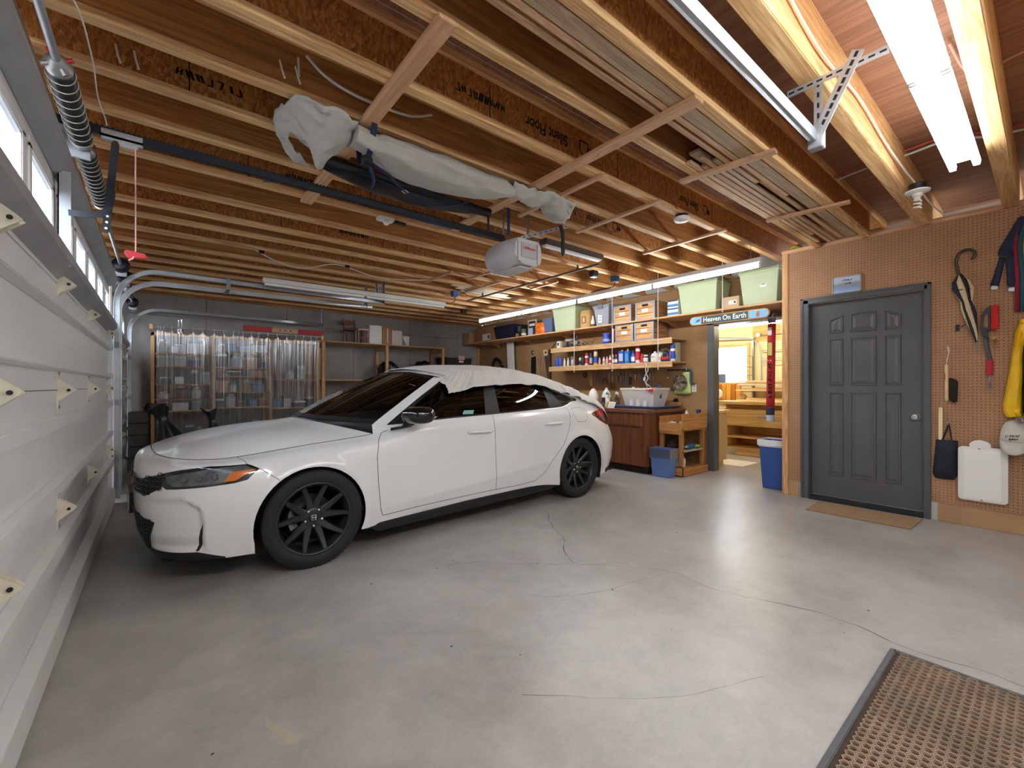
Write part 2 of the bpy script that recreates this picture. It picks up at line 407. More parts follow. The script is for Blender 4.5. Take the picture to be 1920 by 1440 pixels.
# near pegboard wall (door in it) and its stem wall
dY0, dY1, dZ = .735, 1.645, 2.075         # door opening
wr = thing('wall_right', 'tan pegboard wall around the charcoal door', 'wall', (XN, 0, 0), kind='structure')
for nm, a in (('pegboard_panel', (dY1, .16, 1.84, 2.66)), ('pegboard_panel', (dY0, dZ, dY1, 2.66)), ('pegboard_panel', (-.53, .16, dY0, 2.66)), ('pegboard_panel', (YF, .16, -.534, 2.66))):
    MB().box(XN, a[0], a[1], XN + .006, a[2], a[3]).build(nm, peg, wr)
MB().box(XN + .006, YF, 0, XN + .115, dY0 - .002, 2.66).box(XN + .006, dY1 + .002, 0, XN + .115, 1.84, 2.66).box(XN + .006, dY0, dZ + .002, XN + .115, dY1, 2.66).build('wall_core', drywall, wr)
MB().box(XN - .012, YF, 0, XN + .006, dY0 - .09, .158).build('stem_wall', stem, wr, bevel=.004)
MB().box(XN - .004, dY1 + .09, 0, XN + .006, 1.84, .158).build('stem_wall', stem, wr, bevel=.003)
MB().box(XN - .022, YF, 2.66, XN + .125, 1.90, 2.70).build('top_plate', lumber_y, wr, bevel=.003)
struct(MB().box(XN - .012, 1.84, 0, XN + .128, 1.90, 2.66).build('trim_1', lumber_z, bevel=.004), 'pale wooden corner post beside the pegboard wall', 'post')
struct(MB().box(XN + .128, 1.80, 0, XR + .02, 1.88, 2.66).build('wall_return', drywall), 'short return wall hidden behind the wooden corner post', 'wall')
# recessed pegboard wall with an open doorway to the workshop
oY0, oY1, oZ = 2.10, 3.02, 2.06
ws = thing('wall_recess', 'brown pegboard wall behind the shelves and the bench', 'wall', (XR, 5, 0), kind='structure')
ys = [oY1, 4.24, 5.46, 6.68, 7.90, YB]
for a, b_ in zip(ys, ys[1:]): MB().box(XR, a + .001, 0, XR + .006, b_ - .001, 2.66).build('pegboard_panel', peg_brown, ws)
MB().box(XR, 1.88, oZ, XR + .006, oY1, 2.66).box(XR, 1.88, 0, XR + .006, oY0, oZ).build('pegboard_panel', peg_brown, ws)
MB().box(XR + .006, oY1 + .001, 0, XR + .12, YB, 2.66).box(XR + .006, 1.88, oZ + .001, XR + .12, oY1, 2.66).box(XR + .006, 1.88, 0, XR + .12, oY0, oZ).build('wall_core', drywall, ws)
MB().box(XR - .045, YB - .05, 0, XR - .001, YB - .001, 2.13).build('corner_batten', lumber_z, ws, bevel=.003)
struct(MB().box(XR - .02, oY1 - .02, 0, XR + .135, oY1 + .075, oZ + .09).box(XR - .02, oY0 - .075, 0, XR + .135, oY0 + .02, oZ + .09).box(XR - .02, oY0 - .075, oZ, XR + .135, oY1 + .075, oZ + .09).build('trim_2', grey_paint, bevel=.004), 'charcoal frame of the open doorway to the workshop', 'door frame')
struct(MB().box(XR + .13, YF, 0, XR + .2, 1.80, ZC + .02).box(XR + .13, 1.88, 2.66, XR + .2, YB, ZC + .02).build('wall_beyond', drywall), 'unseen wall added behind the pegboard partition to block sky light', 'wall')  # unseen, added to stop sky light leaking in over the top plate
# wall behind the camera
struct(MB().box(-.6, YF - .12, 0, XN + .1, YF, ZC).build('wall_front', drywall), 'plain white wall behind the camera', 'wall')

# ------------------------------------------------------------------ ceiling: subfloor sheets and joists
ceil = thing('ceiling', 'open wooden floor framing of joists under plywood subfloor', 'ceiling', (2.5, 3.5, ZC), kind='structure')
for ix in range(-1, 4):
    for iy in range(-2, 8):
        ox = (iy % 2) * .9; a0 = -.6 + ix * 2.44 + ox; a1 = a0 + 2.437; b0 = YF - .1 + iy * 1.22 + 1.3; b1 = b0 + 1.217
        a0 = max(a0, -.6); a1 = min(a1, XR + .15); b0 = max(b0, YF - .1); b1 = min(b1, YB + .1)
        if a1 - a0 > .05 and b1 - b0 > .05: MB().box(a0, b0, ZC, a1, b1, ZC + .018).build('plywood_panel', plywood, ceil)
stamp = mat('stamp_ink', '120a05', 0.9)
X0, X1 = -.55, XR + .02
def joist(y, kind):
    j = sub('joist', ceil, (0, y - 3.5, -.3))
    if kind == 'beam':
        MB().box(X0, y - .044, ZJ, X1, y + .044, ZC).build('solid_beam', lumber, j, bevel=.004); return j
    w = osb if kind == 'osb' else brownwood
    MB().box(X0, y - .0295, ZJ, X1, y + .0295, ZJ + .038).build('bottom_flange', lumber, j, bevel=.002)
    MB().box(X0, y - .0295, ZC - .038, X1, y + .0295, ZC).build('top_flange', lumber, j)
    MB().box(X0, y - .0048, ZJ + .038, X1, y + .0048, ZC - .038).build('web', w, j)
    return j
JY = [(-1.5, 'osb'), (-1.09, 'wood'), (-.68, 'osb'), (-.27, 'beam'), (.215, 'beam'), (.735, 'beam'), (1.15, 'osb'), (1.55, 'wood'), (2.0, 'osb'), (2.415, 'wood'), (2.78, 'osb'), (3.17, 'wood'), (3.645, 'osb'), (4.15, 'wood'), (4.59, 'osb'),
      (4.94, 'wood'), (5.37, 'osb'), (5.855, 'wood'), (6.23, 'osb'), (6.6, 'wood'), (7.0, 'osb'), (7.4, 'wood'), (7.8, 'osb'), (8.2, 'wood'), (8.62, 'osb')]
JO = {y: joist(y, k) for y, k in JY}
struct(MB().box(X0, YB - .04, ZJ - .02, X1, YB + .06, ZJ + .04).build('trim_3', brownwood, bevel=.003), 'dark wooden sill plate on top of the far concrete wall', 'sill')
# printed marks on the webs, upside down as on the photo
def printed(y, x, z, s, size):
    text('printed_lettering', s, size, (x, y - .0055, z), (-1, 0, 0), (0, 0, -1), stamp, JO[y], .0003, bold=.0018, width=.78)
def house_logo(y, x, z, h):
    b = MB(); W_ = h * .8; P = [(x, z - h * .5), (x + W_ * .5, z - h * .1), (x + W_ * .5, z + h * .5), (x - W_ * .5, z + h * .5), (x - W_ * .5, z - h * .1)]
    for p, q in zip(P, P[1:] + P[:1]): b.bar((p[0], y - .0056, p[1]), (q[0], y - .0056, q[1]), h * .09, .0006, (0, 1, 0))
    for i in range(5): b.add([(x + W_ * .5 + h * (.02 + .12 * i), y - .0058, z - h * (.5 - .06 * i)), (x + W_ * .5 + h * (.14 + .12 * i), y - .0058, z - h * .1), (x + W_ * .5 + h * (.0 + .1 * i), y - .0058, z + h * .45)], [(0, 1, 2)])
    o = b.build('printed_logo', stamp, JO[y]); o['kind'] = 'stuff'
printed(2.0, 1.90, 2.80, 'Silent Floor', .10); house_logo(2.0, 2.235, 2.80, .10); scribble('printed_code', (1.40, 1.994, 2.80), (-1, 0, 0), (0, 0, -1), .34, .05, 9, stamp, JO[2.0], 4)
printed(2.0, 3.60, 2.80, 'Silent Floor', .085); house_logo(2.0, 3.88, 2.80, .085); printed(2.78, 3.30, 2.80, 'Silent Floor', .085); house_logo(2.78, 3.58, 2.80, .085); scribble('printed_code', (2.86, 2.774, 2.80), (-1, 0, 0), (0, 0, -1), .30, .045, 8, stamp, JO[2.78], 5)
for y, x_, sd in ((3.645, .9, 6), (4.59, 1.6, 7), (5.37, 1.1, 8), (2.78, .22, 9)): scribble('printed_code', (x_, y - .006, 2.79), (-1, 0, 0), (0, 0, -1), .3, .05, 7, stamp, JO[y], sd)
for y, xs_ in ((2.78, (.12,)), (2.0, (1.45, 2.6, 4.0)), (3.645, (.5, 1.4, 2.3)), (4.59, (.9, 1.9, 3.0))):
    for x_ in xs_: MB().box(x_, y - .0058, ZJ + .045, x_ + .006, y - .0046, ZC - .06).build('printed_tick', stamp, JO[y])
# metal bracing straps pinned between the far joists
# rim boards above the garage wall and right wall
struct(MB().box(-.60, YF, ZJ - .0, -.555, YB, ZC).build('trim_4', lumber_y), 'wooden rim board above the garage doors', 'rim board')
# ------------------------------------------------------------------ garage-door wall
siding = mat('wall_framing', '8c7b68', 0.85, 0, 0.1, 3)
D1A, D1B, D2A, D2B, DH = .78, 6.06, 6.44, 8.62, 2.33
wl = MB().box(-.47, YF, 0, XW, D1A - .02, ZJ).box(-.47, D1B + .02, 0, XW, D2A - .02, ZJ).box(-.47, D2B + .02, 0, XW, YB, ZJ)
wl.box(-.47, D1A - .02, DH + .06, XW, D1B + .02, ZJ).box(-.47, D2A - .02, DH + .06, XW, D2B + .02, ZJ)
struct(wl.build('wall_left', siding), 'wooden wall and header around the garage doors', 'wall')
door_in = mat('garage_door_enamel', 'e0e1e1', 0.36, 0, 0.04, 2.5)
hinge_m = mat('aged_cream_hinge', 'd3cdb8', 0.5, 0, 0.12, 20)
pane_m = glass_mat('window_glass', 'eef2f5', 0.96, 0.02)
vinyl = mat('window_vinyl', 'f2f2f2', 0.3)

strut_m = mat('strut_steel', 'a2a4a7', 0.42, 0.25, 0.12, 6)
def garage_door(name, label, ya, yb, nwin, hy):
    d = thing(name, label, 'garage door', (-.40, (ya + yb) / 2, 0), kind='structure')
    zs = [.015, .58, 1.18, 1.715, DH]
    def wedge(b, z, h, dep, y0, y1):
        b.prism([(-.394, y0, z + h * .62), (-.394 + dep, y0, z + h * .5), (-.394 + dep, y0, z - h * .35), (-.394, y0, z - h * .62)], (0, y1 - y0, 0))
    for i in range(3):
        s = sub('door_section', d, (0, 0, zs[i]))
        MB().box(-.412, ya, zs[i] + .002, -.394, yb, zs[i + 1] - .002).build('panel', door_in, s, bevel=.003)
        for z, h, dep in ([(.075, .15, .052), (.42, .09, .04)], [(.72, .06, .036), (1.02, .06, .036)], [(1.30, .045, .036), (1.59, .06, .036)])[i]:
            b = MB(); wedge(b, z, h, dep, ya + .02, yb - .02); b.build('rib', door_in, s, bevel=.003)
        MB().box(-.394, ya, zs[i] + .002, -.372, ya + .05, zs[i + 1] - .002).build('end_stile', door_in, s); MB().box(-.394, yb - .05, zs[i] + .002, -.372, yb, zs[i + 1] - .002).build('end_stile', door_in, s)
    s = sub('door_section', d, (0, 0, zs[3])); pit = (yb - ya) / nwin; hw = pit * .385; z0, z1 = 1.86, 2.15
    hw = .235 if nwin == 9 else hw; b = MB().box(-.412, ya, 1.717, -.394, yb, z0).box(-.412, ya, z1, -.394, yb, DH)
    cs = [ya + pit * (i + .5) for i in range(nwin)] if nwin < 9 else [.97 + .6 * i for i in range(nwin)]
    e = [ya] + [v for c in cs for v in (c - hw, c + hw)] + [yb]
    for i in range(0, len(e), 2): b.box(-.412, e[i], z0, -.394, e[i + 1], z1)
    b.build('panel', door_in, s)
    for c in cs:
        w = MB(); y0, y1 = c - hw, c + hw
        for (a0, a1, c0, c1) in ((y0 - .03, y1 + .03, z0 - .03, z0 + .012), (y0 - .03, y1 + .03, z1 - .012, z1 + .03), (y0 - .03, y0 + .012, z0, z1), (y1 - .012, y1 + .03, z0, z1)):
            w.box(-.394, a0, c0, -.389, a1, c1)
        for (a0, a1, c0, c1) in ((y0, y1, z0, z0 + .02), (y0, y1, z1 - .02, z1), (y0, y0 + .02, z0, z1), (y1 - .02, y1, z0, z1)): w.box(-.408, a0, c0, -.393, a1, c1)
        f = w.build('window_frame', vinyl, s)
        MB().box(-.404, y0 + .02, z0 + .02, -.400, y1 - .02, z1 - .02).build('window_pane', pane_m, s)
    # angle strut under the windows and the big strut along the top edge
    MB().prism([(-.394, ya + .01, 1.735), (-.394, ya + .01, 1.745), (-.335, ya + .01, 1.80), (-.335, ya + .01, 1.84), (-.328, ya + .01, 1.84), (-.328, ya + .01, 1.795), (-.39, ya + .01, 1.735)], (0, yb - ya - .02, 0)).build('strut', strut_m, d)
    MB().prism([(-.394, ya + .01, 2.215), (-.37, ya + .01, 2.225), (-.325, ya + .01, 2.275), (-.325, ya + .01, 2.31), (-.37, ya + .01, 2.33), (-.394, ya + .01, 2.325)], (0, yb - ya - .02, 0)).build('strut', strut_m, d, bevel=.004)
    # hinges on every joint
    h0 = None; offs = []
    for z in (.58, 1.18, 1.715):
        for y in hy:
            if h0 is None: h0 = (y, z)
            else: offs.append((0, y - h0[0], z - h0[1]))
    y, z = h0; hn = sub('hinge', d, (0, 0, 0))
    b = MB().box(-.394, y - .02, z - .10, -.390, y + .02, z + .10)
    b.prism([(-.390, y - .02, z + .055), (-.34, y - .02, z + .014), (-.325, y - .02, z), (-.34, y - .02, z - .014), (-.390, y - .02, z - .055)], (0, .004, 0))
    b.prism([(-.390, y + .016, z + .055), (-.34, y + .016, z + .014), (-.325, y + .016, z), (-.34, y + .016, z - .014), (-.390, y + .016, z - .055)], (0, .004, 0))
    b.tube([(-.352, y - .022, z), (-.352, y + .022, z)], .013, 12)
    p1 = b.build('hinge_leaf', hinge_m, hn); p2 = MB().cyl((-.352, y - .026, z), (-.352, y + .03, z), .0075, 10).build('hinge_pin', black_met, hn)
    p3 = MB().cyl((-.392, y, z + .085), (-.386, y, z + .085), .008, 8).cyl((-.392, y, z - .085), (-.386, y, z - .085), .008, 8).build('bolt', steel, hn)
    for o in offs:
        c = hn.copy(); COL.objects.link(c); c.location = hn.location + Vector(o)
        for ch in (p1, p2, p3): g = ch.copy(); COL.objects.link(g); g.parent = c
    MB().box(-.419, ya, .0, -.413, yb, 1.76).build('light_seal_sheet', door_in, d)  # sheet added behind the sections to block daylight at the joints
    MB().box(-.408, ya, 0, -.380, yb, .02).build('bottom_seal', black_rub, d)
    return d
door1 = garage_door('door_1', 'wide white sectional garage door beside the camera', D1A, D1B, 9, [.90, 2.02, 3.15, 4.36, 5.80])
door2 = garage_door('door_2', 'narrow white garage door in the far left corner', D2A, D2B, 4, [6.55, 7.55, 8.5])
# slotted angle for the opener arm on the wide door
b = MB().box(-.376, 3.0, 1.78, -.371, 3.07, 2.24).box(-.376, 3.0, 1.78, -.33, 3.005, 2.24); b.build('arm_bracket', strut_m, door1)
for i in range(9): MB().box(-.3709, 3.03, 1.83 + i * .045, -.3703, 3.042, 1.85 + i * .045).build('bracket_slot', black_pl, door1)

# ------------------------------------------------------------------ tracks
def sweep(path, prof, y, side=1):
    """open profile (n = in-plane normal offset, b = sideways) along a path in the XZ plane"""
    P = [Vector(p) for p in path]; rows = []
    for i, p in enumerate(P):
        t = (P[min(i + 1, len(P) - 1)] - P[max(i - 1, 0)]).normalized(); nn = Vector((-t.y, t.x))
        rows.append([(p.x + nn.x * a, y + side * b_, p.y + nn.y * a) for a, b_ in prof])
    return MB().grid(rows)
CPROF = [(-.022, .002), (-.026, .018), (-.026, .03), (.026, .03), (.026, .018), (.022, .002)]
def track(label, y, zt, xend, side, zlow=.03, slope=0.0, mt=galv):
    t = thing('garage_door_track', label, 'track', (-.33, y, 0), group='galvanised garage door tracks')
    r = .36; path = [(-.335, zlow + i * (zt - r - zlow) / 4) for i in range(5)] + [(-.335 + r - r * math.cos(a), zt - r + r * math.sin(a)) for a in [PI / 2 * k / 12 for k in range(1, 13)]] + [(-.335 + r + (xend + .335 - r) * k / 3, zt + slope * k / 3) for k in (1, 2, 3)]
    sweep(path, CPROF, y, side).build('rail', mt, t, smooth=True, solid=.0022)
    for z in (.4, 1.0, 1.6): MB().box(-.42, y + side * .026, z, -.31, y + side * .032, z + .06).build('wall_bracket', galv_dull, t)
    return t
def hanger(t, x, y, z0, z1=ZJ + .06, w=.035):
    MB().box(x - .002, y, z0, x + .002, y + w, z1).box(x - w, y + w - .002, z0, x + .002, y + w, z1).build('hanger_angle', galv, t)
    n = int((z1 - z0) / .05)
    for i in range(n): MB().box(x - .0026, y + w * .35, z0 + .015 + i * .05, x - .0021, y + w * .65, z0 + .035 + i * .05).build('angle_slot', black_pl, t)
t1 = track('pale steel track overhead that ends in a slotted brace near the twin lamp', .735, 2.39, 2.44, -1)
t2 = track('bright steel track curving up beside the garage door far end', 6.10, 2.44, 2.56, 1, slope=-.03)
t3 = track('lower steel track curving up just behind the brighter one', 6.40, 2.36, 2.48, -1, slope=.02)
t4 = track('steel track curving above the clear plastic curtain', 8.66, 2.375, 2.43, 1, slope=-.02)
hanger(t2, 2.56, 6.11, 2.40); hanger(t2, 2.46, 6.11, 2.42); hanger(t4, 2.43, 8.67, 2.33); hanger(t3, 2.4, 6.36, 2.36)
MB().bar((2.46, 6.12, 2.62), (2.56, 6.12, 2.44), .03, .004, (0, 1, 0)).build('brace', galv_dull, t2)
MB().box(.62, 6.09, 2.33, .66, 6.41, 2.335).box(.62, 6.09, 2.33, .66, 6.095, 2.47).build('tie_plate', galv_dull, t2)
# slotted brace that carries the near track
def slotted(t, p, q, w, nslot, up):
    MB().bar(p, q, w, .003, up).build('slotted_angle', galv, t)
    p, q = Vector(p), Vector(q); d = q - p; u = Vector(up); L = d.length
    sd = d.normalized().cross(u).normalized(); u2 = sd.cross(d.normalized())
    for i in range(nslot):
        c = p + d * ((i + .5) / nslot)
        MB().bar(c - d * (.012 / L), c + d * (.012 / L), w * .26, .0046, up).build('angle_slot', ink, t)
slotted(t1, (2.425, .715, 2.36), (2.425, .545, 2.70), .05, 11, (1, 0, 0))
MB().bar((2.445, .737, 2.37), (2.445, .567, 2.71), .004, .04, (1, 0, 0)).build('angle_flange', galv, t1)
slotted(t1, (2.435, .70, 2.36), (2.435, .70, 2.655), .035, 6, (1, 0, 0))
slotted(t1, (2.43, .83, 2.645), (2.43, .44, 2.645), .035, 10, (1, 0, 0))
MB().box(2.42, .68, 2.33, 2.47, .74, 2.44).build('end_plate', galv, t1, bevel=.003)

# ------------------------------------------------------------------ torsion spring shafts
spring_m = mat('oiled_spring_steel', '4a4a4c', 0.42, 0.6, 0.15, 30)
stripe_m = mat('spring_stripe', 'b9b5a8', 0.7)
cone_m = mat('cast_cone', '9a9a96', 0.45, 0.6, 0.2, 25)
def shaft(label, y0, y1, springs, zc=2.435, xc=-.30):
    t = thing('torsion_shaft', label, 'spring shaft', (xc, (y0 + y1) / 2, zc))
    MB().cyl((xc, y0, zc), (xc, y1, zc), .0135, 14).build('shaft_tube', galv_dull, t, smooth=True)
    for a, b_ in springs:
        n = int((b_ - a) / .012); prof = []
        for i in range(n * 2 + 1): prof.append((.044 if i % 2 else .039, (b_ - a) * i / (2 * n)))
        sp = MB().lathe([(.03, 0)] + prof + [(.03, b_ - a)], (xc, a, zc), (0, 1, 0), 18).build('spring', spring_m, t, smooth=True, ang=80)
        k = max(4, int((b_ - a) / .062))
        for i in range(k): 
            yy = a + (b_ - a) * (i + .6) / k; tilt = .012
            MB().tube([(xc + .0445 * math.cos(q), yy + tilt * math.sin(q * .5), zc + .0445 * math.sin(q)) for q in [2 * PI * j / 20 for j in range(20)]], .0022, 6, closed=True).build('paint_stripe', stripe_m, sp)
        MB().lathe([(.016, -.06), (.022, -.055), (.03, -.04), (.042, -.02), (.042, .012), (.03, .014)], (xc, a, zc), (0, 1, 0), 18).build('winding_cone', cone_m, t, smooth=True)
        for q in range(4):
            an = q * PI / 2 + .5; p = Vector((xc + .05 * math.cos(an), a - .035, zc + .05 * math.sin(an)))
            MB().cyl((xc + .02 * math.cos(an), a - .035, zc + .02 * math.sin(an)), p, .009, 8).build('cone_lug', red_pl if q < 2 else cone_m, t)
        MB().lathe([(.02, -.01), (.044, -.008), (.044, .02), (.03, .05), (.016, .055)], (xc, b_, zc), (0, 1, 0), 18).build('stationary_cone', cone_m, t, smooth=True)
    for y in (y0 + .06, y1 - .06):
        MB().lathe([(.02, -.05), (.05, -.045), (.052, .0), (.056, .02), (.075, .03), (.075, .042), (.02, .045)], (xc, y, zc), (0, 1, 0), 22).build('cable_drum', black_met, t, smooth=True)
        MB().box(-.418, y + .05, zc - .11, xc + .05, y + .056, zc + .07).build('end_bearing_plate', galv_dull, t, bevel=.004)
    return t
sh1 = shaft('steel shaft with striped black torsion springs above the wide garage door', .82, 6.02, [(2.42, 3.06), (3.20, 4.02)])
MB().box(-.418, 3.105, 2.36, -.27, 3.125, 2.50).build('center_bracket', galv, sh1, bevel=.003); MB().box(-.419, 3.04, 2.46, -.412, 3.30, 2.56).build('anchor_plate', galv_dull, sh1)
shaft('small torsion shaft above the far corner garage door', 6.5, 8.56, [(7.3, 7.9)])

# ------------------------------------------------------------------ garage door opener
op_body = mat('opener_shell', 'c4c5c6', 0.4, 0.0, 0.03, 4)
op_panel = mat('opener_panel', 'aeb0b3', 0.45)
op = thing('garage_door_opener', 'grey electric garage door opener hanging from the joists', 'opener', (2.4, 2.95, 2.2))
yr, zr = 2.95, 2.455
MB().box(-.42, yr - .016, zr - .018, 2.3, yr + .016, zr + .018).build('rail', black_met, op, bevel=.003)
MB().box(-.40, yr - .008, zr + .019, 2.28, yr + .008, zr + .026).build('drive_belt', black_rub, op)
t_ = MB()
for i in range(130): t_.box(-.30 + i * .02, yr - .012, zr + .02, -.29 + i * .02, yr + .012, zr + .031)
lab(t_.build('belt_teeth', black_rub, op), kind='stuff')
MB().box(-.43, yr - .03, zr - .05, -.38, yr + .03, zr + .05).build('header_bracket', black_met, op, bevel=.004)
MB().box(-.22, yr - .028, zr - .03, -.06, yr + .028, zr - .014).box(-.22, yr - .028, zr - .045, -.06, yr - .024, zr + .012).box(-.16, yr - .03, zr - .06, -.08, yr - .02, zr - .03).build('trolley', galv, op, bevel=.003)
MB().cyl((-.165, yr - .04, zr - .055), (-.165, yr + .02, zr - .055), .012, 10).build('trolley_pin', chrome, op)
MB().bar((-.165, yr - .036, 2.40), (-.20, yr - .036, 1.955), .03, .005, (0, 1, 0)).build('arm', black_met, op, bevel=.001)
P = bezier((-.178, yr - .042, 2.16), (-.185, yr - .042, 2.03), (-.20, yr - .042, 2.025), (-.33, yr - .03, 2.02), 12)
b = MB()
for p, q in zip(P, P[1:]): b.bar(p, q, .028, .005, (0, 1, 0))
b.build('curved_arm', black_met, op)
for i in range(5): MB().cyl((-.199 + i * .0025, yr - .0415, 1.972 + i * .03), (-.199 + i * .0025, yr - .039, 1.972 + i * .03), .006, 8).build('arm_hole', paper, op)
pink = mat('pink_cord', 'd59a9a', 0.8)
MB().tube([(-.09, yr - .03, 2.40), (-.089, yr - .03, 1.88)], .0035, 6).build('release_cord', pink, op)
MB().prism([(-.135, yr - .042, 1.868), (-.128, yr - .042, 1.882), (-.05, yr - .042, 1.874), (-.045, yr - .042, 1.850), (-.085, yr - .042, 1.846), (-.118, yr - .042, 1.838), (-.122, yr - .042, 1.852)], (0, .024, 0)).build('release_handle', red_pl, op, bevel=.004)
MB().tube([(-.09, yr - .03, 1.87), (-.10, yr - .045, 1.84), (-.115, yr - .045, 1.828)], .004, 6).build('cord_knot', pink, op)
# motor unit: rounded transverse body
x0, x1, y0, y1, z0, z1 = 2.27, 2.56, 2.76, 3.18, 2.20, 2.425
rows = []
for i in range(9):
    t = i / 8; yy = lerp(y0, y1, t); sgn = .0 if t < .12 else (t - .12); zb = z0 + .015 * abs(2 * t - 1); xa = x0 - .035 * math.sin(PI * t)
    rows.append([(xa + .03, yy, z1), (xa, yy, z1 - .05), (xa - .012, yy, z0 + .09), (xa + .03, yy, zb + .02), (xa + .08, yy, zb), (x1 - .06, yy, zb), (x1 - .015, yy, zb + .03), (x1, yy, z0 + .1), (x1 - .01, yy, z1 - .04), (x1 - .04, yy, z1)])
b = MB().grid(rows, True); n_ = len(rows[0]); b.f.append(tuple(range(n_))); b.f.append(tuple(range(len(b.v) - n_, len(b.v))))
mo = b.build('motor_housing', op_body, op, smooth=True, ang=45)
MB().box(x0 + .06, y0 - .006, z0 + .07, x1 - .06, y0 + .004, z1 - .03).build('name_panel', op_panel, mo, bevel=.003)
for xx in (x0 + .02, x1 - .055): MB().box(xx, y0 - .004, z0 + .03, xx + .035, y0 + .004, z1 - .02).build('trim_pillar', op_body, mo, bevel=.004)
text('lettering', 'LiftMaster', .034, ((x0 + x1) / 2, y0 - .0068, z1 - .075), (1, 0, 0), (0, 0, 1), red_pl, mo, .0004, bold=.0006)
MB().box(x0 + .06, y0 + .03, z0 - .004, x1 - .08, y1 - .06, z0 + .004).build('light_lens', mat('frosted_lens', 'd8dadb', 0.3), mo, bevel=.003)
MB().box(x0 + .07, y0 + .08, z1, x1 - .05, y1 - .08, z1 + .03).build('chassis', galv_dull, op, bevel=.003)
slotted(op, (2.36, 2.80, 2.44), (2.93, 2.80, 2.67), .03, 9, (0, 1, 0))
for xx, yy in ((2.38, 3.05), (2.50, 2.86)): MB().box(xx, yy, 2.44, xx + .003, yy + .028, 2.72).build('hanger_strap', galv_dull, op)
navy = mat('navy_webbing', '1d2950', 0.8)
MB().box(2.215, 2.80, 2.43, 2.243, 2.803, 2.70).build('webbing_strap', navy, op); MB().box(2.13, 2.96, 2.46, 2.15, 2.963, 2.66).build('webbing_strap', navy, op)
MB().tube([(2.50, 2.85, 2.21), (2.505, 2.85, 2.185), (2.525, 2.85, 2.18), (2.53, 2.85, 2.2)], .004, 6).build('wire_hook', black_met, op)
# thin low-voltage wire stapled over the door
MB().tube(cat_rom([(-.38, 2.1, 2.66), (-.25, 2.25, 2.63), (-.22, 2.55, 2.60), (-.22, 2.80, 2.55), (-.20, 2.93, 2.50), (-.20, 2.96, 2.42)], 5), .003, 5).build('bell_wire', rope_w, op)
# outside: driveway and a neighbour's mauve wall seen through the door windows
struct(MB().box(-14, -8, -.2, -.76, 16, -.02).build('ground_outside', mat('asphalt', '6a6a6c', 0.9)), 'grey driveway outside the garage doors', 'driveway')
nb = thing('neighbour_building', 'mauve house wall seen through the garage door windows', 'building', (-9, 5, 0))
MB().box(-9.2, -6, 0, -9, 15, 3.0).build('wall', mat('mauve_siding', '9c8690', 0.8), nb); MB().prism([(-9.5, -6.2, 3.0), (-8.6, -6.2, 3.0), (-9.5, -6.2, 3.4)], (0, 21.5, 0)).build('roof', mat('roof_grey', '5a5658', 0.9), nb)
# ------------------------------------------------------------------ fluorescent lamps
def fixture_body(b, p, q, w, h):
    b.bar(p, q, w, h); return b
def strip(label, x, ya, yb, z, n, group=None):
    """single-row strip light along Y, tubes n in line, hung on chains"""
    t = thing('fluorescent_strip_light', label, 'lamp', (x, (ya + yb) / 2, z), group=group)
    MB().prism([(x - .026, ya, z + .034), (x - .024, ya, z + .08), (x + .024, ya, z + .08), (x + .026, ya, z + .034)], (0, yb - ya, 0)).build('channel', lamp_white, t, bevel=.003)
    L = (yb - ya) / n
    for i in range(n):
        a, c = ya + L * i + .025, ya + L * (i + 1) - .025
        MB().cyl((x, a, z), (x, c, z), .019, 12).build('tube', tube_on, t, smooth=True)
        for yy in (a - .012, c + .012): MB().box(x - .016, yy - .007, z - .022, x + .016, yy + .007, z + .034).build('socket', lamp_white, t, bevel=.003)
    for i in range(n + 1):
        yy = ya + (yb - ya) * min(max(i / n, .04), .96)
        MB().cyl((x, yy, z + .075), (x, yy, ZJ + .02), .0025, 6).build('chain', galv_dull, t)
    return t
strip('long lit fluorescent strip lamp hanging above the shelves, near half', 4.65, 1.82, 4.26, 2.40, 2)
strip('long lit fluorescent strip lamp hanging above the shelves, far half', 4.65, 4.275, 6.715, 2.40, 2)
def twin(label, x0, x1, y, z, lit=True, n=2, tm=None):
    t = thing('twin_tube_light', label, 'lamp', ((x0 + x1) / 2, y, z))
    MB().prism([(x0, y - .042, z + .030), (x0, y - .04, z + .075), (x0, y + .04, z + .075), (x0, y + .042, z + .030)], (x1 - x0, 0, 0)).build('channel', lamp_white, t, bevel=.003)
    L = (x1 - x0) / n
    for i in range(n):
        for s in (-1, 1):
            a, c = x0 + L * i + .03, x0 + L * (i + 1) - .03; yy = y + s * .052
            MB().cyl((a, yy, z), (c, yy, z), .019, 12).build('tube', tm or tube_near, t, smooth=True)
            for xx in (a - .014, c + .014): MB().box(xx - .008, yy - .016, z - .02, xx + .008, yy + .016, z + .03).build('socket', lamp_white, t, bevel=.003)
        MB().box(x0 + L * i + .0, y - .03, z + .018, x0 + L * i + .06, y + .03, z + .03).build('end_clip', galv, t)
    for xx in (x0 + .2, x1 - .2): MB().cyl((xx, y, z + .075), (xx, y, ZC), .003, 6).build('chain', galv_dull, t)
    return t
twin('bright twin tube lamp between the beams at upper right', 1.36, 3.92, .345, 2.575)
twin('added twin tube lamp behind the camera lighting the near half', -.05, 2.51, -.9, 2.575, tm=tube_on)  # unseen lamp added behind the camera to brighten the near half
